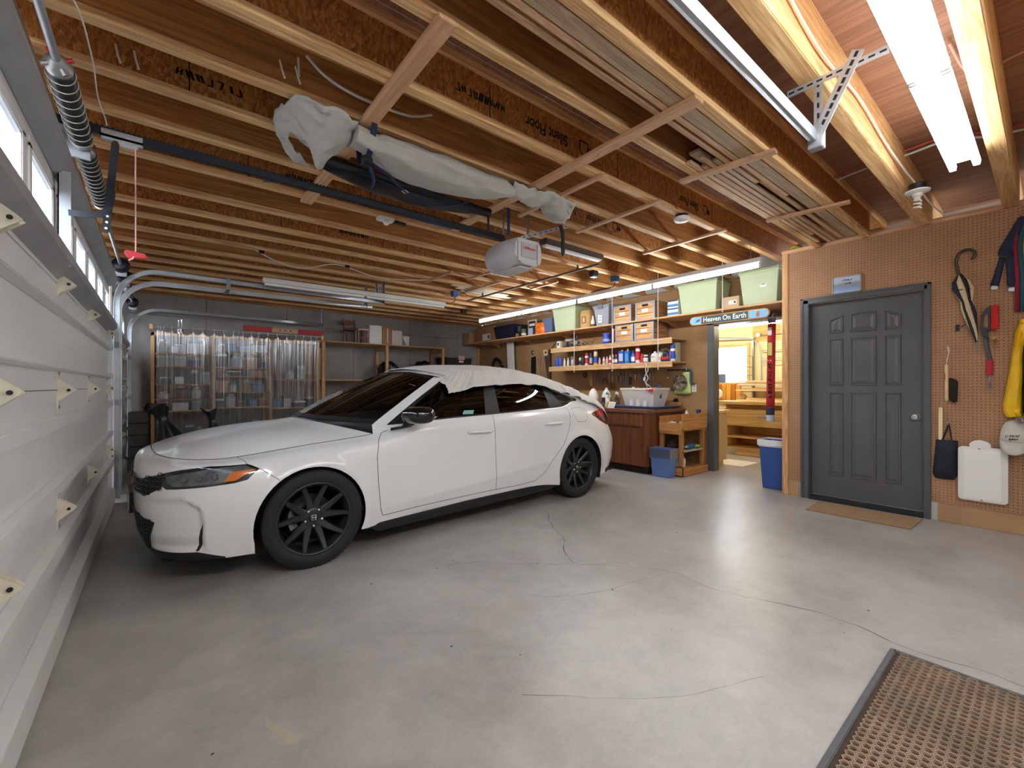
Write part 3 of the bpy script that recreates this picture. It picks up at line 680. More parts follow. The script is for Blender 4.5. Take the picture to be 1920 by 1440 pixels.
# unlit white batten lamp over the far bay
t = thing('unlit_strip_light', 'unlit white strip lamp hanging behind the far garage track', 'lamp', (2.2, 5.95, 2.43))
MB().prism([(.97, 5.90, 2.445), (.97, 5.915, 2.50), (.97, 5.985, 2.50), (.97, 6.0, 2.445)], (2.5, 0, 0)).build('channel', lamp_white, t, bevel=.003)
for a, c in ((.99, 2.20), (2.23, 3.45)): MB().cyl((a, 5.95, 2.428), (c, 5.95, 2.428), .016, 10).build('tube', tube_off, t, smooth=True)
for xx in (1.2, 3.3): MB().cyl((xx, 5.95, 2.5), (xx, 5.95, ZJ + .02), .003, 6).build('chain', galv_dull, t)
# small dark utility lamp behind the opener
t = thing('utility_lamp', 'short dark brown utility lamp with white lens behind the opener', 'lamp', (3.37, 3.15, 2.56))
MB().box(2.93, 3.10, 2.595, 3.81, 3.20, 2.65).build('housing', mat('brown_enamel', '4a3a32', 0.5), t, bevel=.01)
MB().box(2.95, 3.115, 2.575, 3.79, 3.185, 2.597).build('lens', mat('white_lens', 'dcdcda', 0.3), t, bevel=.008)
# bare spiral bulb in a porcelain holder on the beam
t = thing('bulb_holder', 'white porcelain holder with unlit spiral bulb on the beam', 'lamp', (4.30, .62, 2.5))
MB().lathe([(.05, .0), (.052, .05)], (4.30, .62, 2.62), n=20).build('junction_box', black_pl, t, smooth=True)
MB().lathe([(.012, -.045), (.028, -.04), (.03, -.02), (.07, -.008), (.072, .0), (.05, .001)], (4.30, .62, 2.62), n=24).build('porcelain_base', white_pl, t, smooth=True)
b = MB(); b.tube([(4.30 + .02 * math.cos(a), .62 + .02 * math.sin(a), 2.565 - a * .0042) for a in [i * .4 for i in range(44)]], .006, 6); b.lathe([(.012, -.01), (.02, 0), (.02, .02)], (4.30, .62, 2.56), n=12); b.build('spiral_bulb', white_pl, t, smooth=True)
MB().tube(cat_rom([(1.9, .675, 2.80), (2.4, .672, 2.74), (3.0, .672, 2.79), (3.6, .674, 2.76), (4.1, .66, 2.73), (4.28, .64, 2.70), (4.30, .63, 2.67)], 6), .006, 6).build('feed_cable', rope_w, t)
MB().tube(cat_rom([(4.33, .62, 2.66), (4.6, .60, 2.62), (5.0, .58, 2.63), (5.40, .60, 2.70)], 6), .006, 6).build('feed_cable', rope_w, t)
# smoke detector
t = thing('smoke_detector', 'round white smoke detector under the joist', 'smoke detector', (3.47, 1.99, 2.58))
MB().lathe([(.02, 0), (.055, .006), (.065, .02), (.065, .035), (.05, .036)], (3.47, 1.99, 2.60), n=28).build('detector_body', white_pl, t, smooth=True); MB().lathe([(.055, .036), (.052, .06)], (3.47, 1.99, 2.60), n=24).build('detector_base', black_pl, t, smooth=True)
MB().tube(cat_rom([(3.44, 1.99, 2.66), (3.36, 1.97, 2.68), (3.28, 1.95, 2.70)], 5), .004, 5).build('lead_wire', red_pl, t)
# ------------------------------------------------------------------ car surfaces (u back from the front axle, w out from the centre line, z up)
def _cr(a, b, c, d, t): return 0.5 * ((2 * b) + (c - a) * t + (2 * a - 5 * b + 4 * c - d) * t * t + (3 * b - a - 3 * c + d) * t ** 3)
def crv(P, s):
    """Catmull-Rom through a list of tuples at parameter s in [0, n-1]"""
    n = len(P); i = min(max(int(s), 0), n - 2); t = s - i; b, c = P[i], P[i + 1]
    a = P[i - 1] if i > 0 else tuple(2 * x - y for x, y in zip(b, c)); d = P[i + 2] if i + 2 < n else tuple(2 * y - x for x, y in zip(b, c))
    return tuple(_cr(a[k], b[k], c[k], d[k], t) for k in range(len(b)))
R4 = [(-.800, 0, .770), (-.785, .33, .767), (-.715, .55, .758), (-.585, .672, .752), (-.42, .722, .757), (0, .752, .800), (.40, .768, .836), (.75, .842, .907), (1.1, .850, .924), (1.55, .855, .938), (2.1, .850, .958), (2.5, .835, .974), (2.735, .815, 1.0), (3.05, .772, .985), (3.28, .712, .965), (3.43, .60, .958), (3.50, .34, .955), (3.52, 0, .955)]
R3 = [(-.880, 0, .700), (-.865, .40, .700), (-.785, .615, .695), (-.63, .755, .700), (-.40, .833, .712), (0, .862, .742), (.40, .866, .765), (.75, .880, .795), (1.1, .885, .815), (1.55, .888, .835), (2.1, .888, .855), (2.5, .884, .870), (2.735, .878, .88), (3.05, .845, .868), (3.28, .775, .852), (3.43, .675, .842), (3.52, .39, .84), (3.55, 0, .84)]
R2 = [(-.900, 0, .500), (-.890, .42, .500), (-.815, .665, .500), (-.655, .815, .505), (-.40, .878, .53), (0, .893, .56), (.40, .886, .55), (.75, .888, .55), (1.1, .890, .55), (1.55, .893, .56), (2.1, .894, .58), (2.5, .899, .60), (2.735, .902, .61), (3.08, .888, .60), (3.36, .835, .59), (3.52, .725, .585), (3.61, .41, .585), (3.63, 0, .585)]
R1 = [(-.880, 0, .330), (-.872, .43, .330), (-.805, .672, .325), (-.655, .822, .325), (-.40, .880, .33), (0, .888, .34), (.40, .882, .29), (.75, .886, .312), (1.1, .889, .338), (1.55, .892, .375), (2.1, .894, .43), (2.5, .897, .45), (2.735, .900, .42), (3.08, .886, .37), (3.34, .842, .36), (3.50, .73, .36), (3.60, .41, .36), (3.615, 0, .36)]
R0 = [(-.830, 0, .195), (-.825, .42, .195), (-.765, .655, .195), (-.63, .802, .195), (-.42, .868, .185), (0, .872, .19), (.36, .872, .186), (.75, .862, .205), (1.1, .860, .215), (1.55, .860, .222), (2.1, .862, .218), (2.42, .878, .185), (2.735, .884, .19), (3.08, .876, .20), (3.30, .832, .205), (3.45, .70, .215), (3.54, .40, .235), (3.55, 0, .235)]
WHEELS = ((0.0, .316), (2.737, .316))
def S(s, h):
    """lower body: s along the flank from nose centre (0) to tail centre (17), h from sill (0) to shoulder (4)"""
    r = [crv(R, s) for R in (R0, R1, R2, R3, R4)]
    if h <= 1: p = tuple(a + (b - a) * h for a, b in zip(r[0], r[1]))
    else: p = crv(r[1:], h - 1)
    u, w, z = p
    for cu_, cz_ in WHEELS:
        d = ((u - cu_) ** 2 + (z - cz_) ** 2) ** .5
        if 2 < s < 15: w += .020 * math.exp(-((d - .365) / .045) ** 2)
    if 1.2 < s < 3.4 and .3 < h < 2.3:
        e = 3.22 if h < 1.5 else (3.22 - (h - 1.5) * .12 if h < 1.9 else 3.172 - (h - 1.9) * 1.2); sm = lambda x: 0 if x <= 0 else (1 if x >= 1 else x * x * (3 - 2 * x))
        k = .024 * sm((e + .06 - s) / .24) * sm((s - 1.2) / 1.5) * sm((2.3 - h) / .25) * sm((h - .3) / .4); u += k; w -= .55 * k
    return (u, w, z)
G0 = [(.14, 0, .944), (.20, .36, .936), (.44, .655, .912), (.53, .742, .902), (.80, .830, .914), (1.1, .837, .930), (1.55, .842, .944), (2.1, .837, .964), (2.5, .822, .982), (2.72, .798, 1.035), (2.95, .764, 1.015), (3.25, .70, .98), (3.42, .58, .968), (3.48, .33, .965), (3.50, 0, .965)]
G1 = [(.985, 0, 1.338), (1.01, .33, 1.328), (1.075, .555, 1.288), (1.145, .605, 1.278), (1.36, .622, 1.318), (1.50, .626, 1.333), (1.78, .628, 1.341), (2.18, .624, 1.316), (2.52, .615, 1.258), (2.80, .606, 1.198), (3.0, .598, 1.142), (3.22, .575, 1.075), (3.34, .50, 1.04), (3.41, .30, 1.035), (3.43, 0, 1.035)]
def G(s, h):
    """greenhouse ring: s from windscreen centre (0) to hatch centre (14), h 0 belt to 1 roof rail"""
    a, b = crv(G0, s), crv(G1, s); k = .035 * 4 * h * (1 - h); du, dw = (b[1] - a[1]), 0
    side = min(1, max(0, (s - 2) / 1.5)) * min(1, max(0, (11.5 - s) / 1.5)); fr = 1 - side
    return (a[0] + (b[0] - a[0]) * h - fr * k * (1 if s < 7 else -1) * .55, a[1] + (b[1] - a[1]) * h + side * k * .8, a[2] + (b[2] - a[2]) * h + k * .35 * (fr if s < 7 else .6 * fr))
RC = [(.985, 1.338), (1.2, 1.377), (1.5, 1.402), (1.8, 1.408), (2.15, 1.395), (2.5, 1.35), (2.8, 1.285), (3.05, 1.205), (3.25, 1.125), (3.43, 1.035)]
def ROOF(p, q):
    """p 0 header to 1 tail, q 0 centre to 1 rail"""
    e = crv(G1, 3 + p * 8.4); c = crv(RC, p * 9); f = q ** 2.3
    return (c[0] + (e[0] - c[0]) * q * q, e[1] * q, c[1] + (e[2] - c[1]) * f)
HC = [(-.800, .770), (-.68, .818), (-.5, .862), (-.3, .893), (-.05, .921), (.12, .938)]
def HOOD(p, q):
    """p 0 nose to 1 cowl, q 0 centre to 1 fender seam"""
    if p <= .28: a = p / .28
    # front edge lies on R4 stations 0..4, side edge on 4..6.1
    def coons(p, q):
        F = crv(R4, q * 4); E = crv(R4, 4 + p * 2.12); c0 = crv(HC, p * 5); C = (c0[0], 0, c0[1]); k0 = crv(R4, 6.12); Cw = (.12 + (k0[0] - .12) * q ** 2, k0[1] * q, .938 + (k0[2] - .938) * q ** 2.2)
        A, B_, Cc, D = crv(R4, 0), crv(R4, 4), (.12, 0, .938), k0
        return tuple((1 - p) * F[i] + p * Cw[i] + (1 - q) * C[i] + q * E[i] - ((1 - p) * (1 - q) * A[i] + (1 - p) * q * B_[i] + p * (1 - q) * Cc[i] + p * q * D[i]) for i in range(3))
    u, w, z = coons(p, q)
    z += .020 * math.sin(PI * min(1, p * 1.15)) * math.sin(PI * q) ** 1.0 * (0.6 + .4 * q)
    return (u, w, z)
# ------------------------------------------------------------------ car body
paint = mat('pearl_white_paint', 'e6e7e8', 0.34, 0.0, coat=1.0); paint.node_tree.nodes['Principled BSDF'].inputs['Coat Roughness'].default_value = 0.13
gloss_blk = mat('gloss_black', '0b0c0e', 0.12, 0.0, coat=0.6)
satin_blk = mat('satin_black_trim', '191a1c', 0.5)
dark_in = mat('car_interior_dark', '1d1e20', 0.8)
seat_m = mat('seat_cloth', '3c3b39', 0.9, 0, 0.1, 30)
gapm = mat('panel_gap_black', '0c0c0c', 0.8)
car_glass = glass_mat('car_side_glass', '9aa09c', 0.40, 0.015)
ws_glass = glass_mat('car_windscreen_glass', 'a4b0b4', 0.42, 0.015)
lens_glass = glass_mat('lamp_lens_glass', 'e8ecee', 0.55, 0.05)
amber_m = mat('amber_lens', 'd06a14', 0.2, coat=0.5)
taillamp_m = mat('red_lens', 'a5101a', 0.15, coat=0.6, emit='c01018', es=0.12)
CAR = thing('car', 'white five door hatchback parked with a pale cloth over its roof', 'car', (.762, 3.949, 0), RAD(3.1))
CM = MW[CAR.name]
def cw(p, side=-1): return CM @ Vector((p[0], side * p[1], p[2]))
def cpart(name, m, pts, faces, parent=CAR, normals=None, smooth=True):
    """part in car space (x = u, y = -w visible side)"""
    me = bpy.data.meshes.new(name); me.from_pydata(pts, [], faces); me.materials.append(m)
    me.polygons.foreach_set('use_smooth', [smooth] * len(me.polygons))
    if normals: me.normals_split_custom_set_from_vertices(normals)
    o = bpy.data.objects.new(name, me); COL.objects.link(o); o.parent = parent; MW[o.name] = MW[parent.name]; return o
def inpoly(x, y, P):
    c = False; n = len(P)
    for i in range(n):
        x1, y1 = P[i][0], P[i][1]; x2, y2 = P[i - 1][0], P[i - 1][1]
        if (y1 > y) != (y2 > y) and x < (x2 - x1) * (y - y1) / (y2 - y1) + x1: c = not c
    return c
def dense(P, st=.03, closed=True, ks=.3, kh=.17):
    out = []; n = len(P)
    for i in range(n if closed else n - 1):
        a, b_ = P[i], P[(i + 1) % n]; L = math.hypot((a[0] - b_[0]) * ks, (a[1] - b_[1]) * kh); k = max(1, int(L / st))
        for j in range(k): out.append((lerp(a[0], b_[0], j / k), lerp(a[1], b_[1], j / k)))
    if not closed: out.append(P[-1])
    return out
def nrm(fn, s, h, e=1e-3):
    a, b_, c, d = Vector(fn(s + e, h)), Vector(fn(s - e, h)), Vector(fn(s, h + e)), Vector(fn(s, h - e))
    n = (a - b_).cross(c - d)
    if n.length < 1e-12: return Vector((0, 1, 0))
    return n.normalized()
def panelise(fn, s0, s1, h0, h1, ds, dh, regions, ks=.3, kh=.17, flip=1):
    """constrained triangulation of a patch cut along region outlines -> {region: (points, faces, normals)}"""
    polys = [(n, dense(P, .022, True, ks, kh)) for n, P in regions]
    pts = []; edges = []
    ns, nh = int(round((s1 - s0) / ds)), int(round((h1 - h0) / dh))
    border = [(s0 + (s1 - s0) * i / ns, h0) for i in range(ns)] + [(s1, h0 + (h1 - h0) * i / nh) for i in range(nh)] + [(s1 - (s1 - s0) * i / ns, h1) for i in range(ns)] + [(s0, h1 - (h1 - h0) * i / nh) for i in range(nh)]
    def loop(L):
        o = len(pts)
        for p in L: pts.append(Vector((p[0] * ks, p[1] * kh)))
        n = len(L); edges.extend((o + i, o + (i + 1) % n) for i in range(n))
    loop(border)
    for n, P in polys: loop([(min(max(a, s0), s1), min(max(b_, h0), h1)) for a, b_ in P])
    for i in range(1, ns):
        for j in range(1, nh): pts.append(Vector(((s0 + (s1 - s0) * i / ns) * ks, (h0 + (h1 - h0) * j / nh) * kh)))
    V, E_, F_, _, _, _ = delaunay_2d_cdt(pts, edges, [], 1, 1e-5)
    P3 = []; N3 = []
    for v in V:
        s, h = v.x / ks, v.y / kh; P3.append(fn(s, h)); N3.append(nrm(fn, min(max(s, s0 + .002), s1 - .002), min(max(h, h0 + .002), h1 - .002)) * flip)
    out = {}
    for f in F_:
        cx = sum(V[i].x for i in f) / len(f) / ks; cy = sum(V[i].y for i in f) / len(f) / kh
        if not (s0 - 1e-6 <= cx <= s1 + 1e-6 and h0 - 1e-6 <= cy <= h1 + 1e-6): continue
        reg = 'rest'
        for n, P in polys:
            if inpoly(cx, cy, P): reg = n; break
        out.setdefault(reg, []).append(f)
    res = {}
    for reg, fs in out.items():
        ids = sorted({i for f in fs for i in f}); mp = {k: i for i, k in enumerate(ids)}
        res[reg] = ([P3[i] for i in ids], [tuple(mp[i] for i in f) for f in fs], [N3[i] for i in ids])
    return res
def side(data, sgn):
    """from (u, w, z) to car space for one flank; sgn -1 is the flank facing the camera"""
    P, F_, Nn = data
    p = [(a, sgn * b_, c) for a, b_, c in P]; n = [Vector((v.x, sgn * v.y, v.z)) for v in Nn]; f = []
    for t in F_:
        a, b_, c = (Vector(p[i]) for i in t[:3]); g = (b_ - a).cross(c - a); avg = n[t[0]] + n[t[1]] + n[t[2]]
        f.append(tuple(t) if g.dot(avg) >= 0 else tuple(reversed(t)))
    return p, f, n
def both(data):
    a, b_ = side(data, -1), side(data, 1); o = len(a[0])
    return a[0] + b_[0], a[1] + [tuple(i + o for i in f) for f in b_[1]], a[2] + b_[2]
# outlines (s, h) on the flank, traced on the surface itself
GRIDS = [(s * .1, h * .1) for s in range(20, 151) for h in range(0, 41)]
GUZ = [S(*g) for g in GRIDS]
def invuz(u, z):
    k = min(range(len(GUZ)), key=lambda i: (GUZ[i][0] - u) ** 2 + (GUZ[i][2] - z) ** 2); s, h = GRIDS[k]; st = .05
    for _ in range(40):
        best = min(((s + a * st, h + b_ * st) for a in (-1, 0, 1) for b_ in (-1, 0, 1)), key=lambda g: (S(g[0], max(-.2, min(4, g[1])))[0] - u) ** 2 + (S(g[0], max(-.2, min(4, g[1])))[2] - z) ** 2)
        if best == (s, h): st /= 2
        s, h = best
    return s, h
def arch(cu_, r, cz_=.318):
    P = []
    for i in range(31):
        a = RAD(200) - RAD(220) * i / 30; P.append(invuz(cu_ + r * math.cos(a), max(cz_ + r * math.sin(a), .20)))
    P[0] = (P[0][0], -.3); P[-1] = (P[-1][0], -.3); return P
HEAD = [(2.05, 2.94), (2.59, 3.1), (3.29, 3.22), (4.06, 3.1), (4.22, 2.81), (4.03, 2.51), (3.81, 2.47), (3.39, 2.48), (2.88, 2.49), (2.3, 2.49), (2.15, 2.57)]
LENS = [(2.23, 2.85), (2.82, 2.95), (3.57, 3.07), (4.01, 3.07), (4.14, 2.82), (3.84, 2.55), (3.33, 2.53), (2.5, 2.56), (2.32, 2.65)]
AMB = [(3.78, 2.83), (4.18, 2.82), (3.84, 2.54), (3.62, 2.55)]
GRIL = [(0, 2.62), (1.22, 2.70), (2.01, 2.91), (2.05, 2.94), (2.15, 2.57), (2.16, 2.52), (1.5, 2.26), (1.26, 2.30), (0, 2.25)]
MESH = [(0, 1.75), (.43, 1.75), (1.2, 1.68), (1.88, 1.50), (1.62, .9), (1.42, .36), (0, .36)]
FANG = [(3.21, 1.46), (3.16, 1.03), (3.06, .40), (2.98, .40), (3.02, .93), (3.07, 1.23)]
CHIN = [(0, .36), (1.42, .36), (3.04, .36), (3.7, .06), (3.7, -.2), (0, -.2)]
TAIL = [(12.78, 3.16), (13.05, 3.28), (13.9, 3.58), (15.0, 3.62), (17, 3.6), (17, 3.1), (15.5, 2.95), (15.0, 2.62), (14.2, 2.55), (13.4, 2.72), (12.86, 2.98)]
FUEL = [(11.55, 3.66), (12.2, 3.69), (12.45, 3.4), (12.47, 2.85), (12.29, 2.71), (11.81, 2.75), (11.6, 3.12)]
DF = [(6.42, 4.0), (6.28, 3.9), (6.15, 3.25), (6.08, 2.55), (6.1, 1.8), (6.16, 1.0), (6.24, .6), (7.62, .45), (9.03, .29), (8.99, 2.11), (8.97, 3.01), (8.98, 4.0)]
DR = [(8.98, 4.0), (8.97, 3.01), (8.99, 2.11), (9.03, .29), (9.52, .22), (9.92, .25), (10.21, .56), (10.44, 1.06), (10.68, 1.7), (10.93, 2.15), (11.2, 2.6), (11.3, 3.0), (11.28, 3.6), (11.2, 4.0)]
RBUM = [(13.55, -.2), (13.62, .30), (14.5, .45), (15.3, .9), (17, 1.0), (17, -.2)]
regs = [('archF', arch(-.015, .352)), ('archR', arch(2.745, .352)), ('headlight', HEAD), ('grille', GRIL), ('mesh', MESH), ('fang', FANG), ('chin', CHIN), ('tail', TAIL), ('rbum', RBUM), ('doorF', DF), ('doorR', DR), ('fuel', FUEL)]
LB = panelise(S, 0, 17, 0, 4, .1, .14, regs, flip=-1)
for k_ in ('archF', 'archR'): LB.pop(k_, None)
body = cpart('body_shell', paint, *both(LB['rest'])[:2], normals=both(LB['rest'])[2])
for rn, nm, m_ in (('grille', 'grille', satin_blk), ('mesh', 'lower_grille', satin_blk), ('chin', 'front_lip', satin_blk), ('rbum', 'rear_valance', satin_blk)):
    a = both(LB[rn]); cpart(nm, m_, a[0], a[1], normals=a[2])
DOORS = {}
for rn, nm, m_ in (('headlight', 'headlight', gloss_blk), ('fang', 'bumper_vent', satin_blk), ('tail', 'tail_light', taillamp_m), ('doorF', 'front_door', paint), ('doorR', 'rear_door', paint), ('fuel', 'fuel_flap', paint)):
    for sg in (-1, 1):
        if rn == 'fuel' and sg == 1: continue
        a = side(LB[rn], sg); DOORS[rn, sg] = cpart(nm, m_, a[0], a[1], normals=a[2])
a = side(LB['fuel'], 1); cpart('quarter_patch', paint, a[0], a[1], normals=a[2])
# lamp insides
def overlay(name, m, fn, poly, off, parent, sg=-1, s0=0, s1=17, hi=4, kk=(.3, .17)):
    lo = (min(p[0] for p in poly), min(p[1] for p in poly)); up = (max(p[0] for p in poly), max(p[1] for p in poly))
    d = panelise(fn, lo[0] - .01, up[0] + .01, lo[1] - .01, up[1] + .01, .08, .08, [('in', poly)], kk[0], kk[1], flip=-1)['in']
    P, f, n = side(d, sg); P = [tuple(Vector(p) + v * off) for p, v in zip(P, n)]; return cpart(name, m, P, f, parent, n)
refl_m = mat('lamp_reflector', '6a6d70', 0.22, 0.5, 0.45, 22)
for sg in (-1, 1):
    hl = DOORS['headlight', sg]; overlay('reflector', refl_m, S, LENS, .002, hl, sg); overlay('turn_signal', amber_m, S, AMB, .004, hl, sg)
    c0 = [Vector(S(s, 2.72)) for s in (2.75, 3.1, 3.45)]
    for c in c0: 
        nn = nrm(S, 3.1, 2.72) * -1; nn = Vector((nn.x, sg * nn.y, nn.z)); p = Vector((c.x, sg * c.y, c.z)); q_ = p + nn * .010; mb = MB().lathe([(.017, -.004), (.017, .002), (.012, .003), (.004, .001)], q_, nn, 14); cpart('projector_lens', refl_m, mb.v, mb.f, hl)
    tl = DOORS['tail', sg]
    overlay('lower_lens', mat('smoked_red_lens', '4a0a0e', 0.15, coat=.6), S, [(12.9, 2.99), (13.6, 3.0), (15.0, 2.95), (15.0, 2.65), (14.2, 2.58), (13.45, 2.75)], .002, tl, sg)
    overlay('black_bezel', gloss_blk, S, [(12.8, 3.15), (13.05, 3.26), (13.3, 3.33), (13.2, 2.9), (12.9, 3.0)], .003, tl, sg)
# honeycomb relief on the grilles
def honey(poly, st, parent, s0):
    b = MB(); lo = (min(p[0] for p in poly), min(p[1] for p in poly)); up = (max(p[0] for p in poly), max(p[1] for p in poly)); h = lo[1]; r = 0
    while h < up[1]:
        s = lo[0] + (r % 2) * st * .5
        while s < up[0]:
            if inpoly(s, h, poly) and s > s0:
                for sg in (-1, 1):
                    c = Vector(S(s, h)); nn = nrm(S, s, h) * -1; c = Vector((c.x, sg * c.y, c.z)); nn = Vector((nn.x, sg * nn.y, nn.z)); u_ = nn.cross(Vector((0, 0, 1))).normalized(); v_ = Vector((0, 0, 1))
                    R6 = [c + nn * .004 + u_ * .019 * math.cos(a) + v_ * .011 * math.sin(a) for a in [i * PI / 3 for i in range(6)]]
                    b.tube(R6, .0028, 4, closed=True)
            s += st
        h += .13; r += 1
    o = cpart('honeycomb', gloss_blk, b.v, b.f, parent); o['kind'] = 'stuff'
gr = [o for o in bpy.data.objects if o.parent == CAR and o.name.startswith('grille')][0]; lg = [o for o in bpy.data.objects if o.parent == CAR and o.name.startswith('lower_grille')][0]
honey(GRIL, .11, gr, .3); honey(MESH, .11, lg, .3)
# panel gaps
def gap(fn, P, w=.0042, off=.0007, closed=False, sides=(-1, 1), m=gapm, name='panel_gap', parent=None):
    P = dense(P, .02, closed); Q = [Vector(fn(*p)) for p in P]; Nn = [nrm(fn, *p) * -1 for p in P]; n = len(P)
    for sg in sides:
        L, R_ = [], []
        for i in range(n):
            t = (Q[min(i + 1, n - 1)] - Q[max(i - 1, 0)]).normalized(); d = t.cross(Nn[i]).normalized() * w / 2; c = Q[i] + Nn[i] * off
            for lst, v in ((L, c + d), (R_, c - d)): lst.append((v.x, sg * v.y, v.z))
        b = MB().grid([L, R_]); cpart(name, m, b.v, b.f, parent or body, smooth=False)
gap(S, [p for p in DF if True][:-3] + [(9.03, .29)]); gap(S, [(9.03, .29), (8.99, 2.11), (8.97, 3.01), (8.98, 3.98)]); gap(S, DR[3:]); gap(S, FUEL + FUEL[:1], .003, sides=(-1,))
gap(S, [(4.22, 2.81), (4.35, 2.55), (4.47, 2.33)], .003); gap(S, [(4.05, 3.10), (4.0, 3.99)], .003)
# ------------------------------------------------------------------ hood, cowl, greenhouse, roof
def patch(fn, n, m, name, material, parent=CAR, mirror=True):
    """half patch p, q mirrored about the centre line"""
    rows = []
    for i in range(n + 1):
        r = [fn(i / n, j / m) for j in range(m + 1)]; rows.append([(a, b_, c) for a, b_, c in reversed(r)][:-1] + [(a, -b_, c) for a, b_, c in r])
    b = MB().grid(rows); o = cpart(name, material, b.v, b.f, parent); return o
def fixn(o):
    bm = bmesh.new(); bm.from_mesh(o.data); bmesh.ops.remove_doubles(bm, verts=bm.verts, dist=1e-5); bmesh.ops.recalc_face_normals(bm, faces=bm.faces); bm.to_mesh(o.data); bm.free(); return o
hood = fixn(patch(HOOD, 28, 16, 'hood', paint))
b = MB(); g_ = []
for sg in (1, -1):
    pass
HE = [HOOD(0, j / 24) for j in range(25)] + [HOOD(i / 24, 1) for i in range(1, 25)]
L1 = [(p[0], -p[1], p[2] + .0012) for p in HE]; 
def ribbon3(P, w, name, material, parent):
    for sg in (-1, 1):
        L, R_ = [], []
        for i, p in enumerate(P):
            p = Vector(p); t = (Vector(P[min(i + 1, len(P) - 1)]) - Vector(P[max(i - 1, 0)])).normalized(); d = t.cross(Vector((0, .55, .83))).normalized() * w / 2
            for l_, v in ((L, p + d), (R_, p - d)): l_.append((v.x, sg * v.y, v.z + .001))
        b = MB().grid([L, R_]); cpart(name, material, b.v, b.f, parent, smooth=False)
ribbon3(HE, .0055, 'panel_gap', gapm, body)
rows = []
for k in range(5):
    t = k / 4; r = []
    for j in range(21):
        q = j / 20; a = Vector(HOOD(1, q)); c = Vector(G(2.3 * q ** .9, 0)); v = a.lerp(c, t); v.z -= .018 * math.sin(PI * t); r.append((v.x, v.y, v.z))
    rows.append([(a, b_, c) for a, b_, c in reversed(r)][:-1] + [(a, -b_, c) for a, b_, c in r])
b = MB().grid(rows); fixn(cpart('cowl', satin_blk, b.v, b.f))
MAP4 = [(6.12, 2.3), (6.5, 3.0), (7, 3.85), (8, 5), (9, 6), (10, 7), (11, 8), (12, 9), (13, 10.35), (14, 11.1), (15, 12), (16, 13), (17, 14)]
def m4(x):
    for (a, c), (b_, d) in zip(MAP4, MAP4[1:]):
        if x <= b_ + 1e-9: return lerp(c, d, (x - a) / (b_ - a))
    return 14
rows = []
for k in range(4):
    t = k / 3; r = []
    for j in range(91):
        x = 6.12 + (17 - 6.12) * j / 90; v = Vector(crv(R4, x)).lerp(Vector(G(m4(x), 0)), t); v.z += .004 * math.sin(PI * t); r.append(v)
    rows.append(r)
for sg in (-1, 1):
    b = MB().grid([[(v.x, sg * v.y, v.z) for v in r] for r in rows]); fixn(cpart('shoulder', paint, b.v, b.f))
BL, BR = lambda h: 5.82 - .40 * h, lambda h: 6.16 - .42 * h
CL, CR = lambda h: 7.48 - .09 * h, lambda h: 7.99 - .55 * h
TOP = .92
def col(l, r): return [(l(0), 0), (r(0), 0), (r(TOP), TOP), (l(TOP), TOP)]
GREG = [('screen', [(0, 0), (2.34, 0), (2.45, .37), (2.45, .71), (2.33, 1), (0, 1)]), ('glassF', [(3.45, .03), (BL(0), .03), (BL(TOP), TOP), (3.40, TOP), (3.30, .6), (3.32, .3)]), ('glassR', [(BR(0), .03), (CL(0), .03), (CL(TOP), TOP), (BR(TOP), TOP)]),
        ('quarter', [(8.08, .03), (9.12, .03), (9.2, .12), (8.2, .45), (7.75, .53)]), ('black', [(3.17, -.1), (3.13, .29), (3.14, .57), (3.25, .97), (7.5, .97), (7.85, .6), (8.3, .5), (9.35, .15), (9.25, -.1)]), ('hatch', [(11.6, .15), (14, .15), (14, .9), (11.6, .9)])]
GP = panelise(G, 0, 14, 0, 1, .1, .07, GREG, .3, .45, flip=-1)
a = both(GP['screen']); cpart('windscreen', ws_glass, a[0], a[1], normals=a[2])
a = both(GP['rest']); cpart('pillar_and_rail', paint, a[0], a[1], normals=a[2])
a = both(GP['hatch']); cpart('rear_window', gloss_blk, a[0], a[1], normals=a[2])
for sg in (-1, 1):
    for rn, nm, m_ in (('glassF', 'front_window', car_glass), ('glassR', 'rear_door_window', car_glass), ('quarter', 'quarter_window', gloss_blk), ('black', 'window_surround', satin_blk)):
        a = side(GP[rn], sg); o = cpart(nm, m_, a[0], a[1], normals=a[2])
        if rn == 'glassF' and sg == -1: fwin = o
fixn(patch(ROOF, 40, 14, 'roof', paint))
gap(G, [(3.2, 0), (5, 0), (7, 0), (8.6, 0)], .014, .002, m=satin_blk, name='belt_moulding')
# windscreen frit band
gap(G, [(.0, .04), (1, .04), (2.3, .04)], .05, .001, m=satin_blk, name='screen_band'); gap(G, [(0, .97), (1, .97), (2.3, .97)], .03, .001, m=satin_blk, name='screen_band')
# sticker inside the front window
overlay('permit_sticker', mat('teal_sticker', '7fb7b0', 0.5), G, [(5.25, .06), (5.52, .05), (5.50, .13), (5.24, .14)], .002, fwin, -1, kk=(.3, .45))
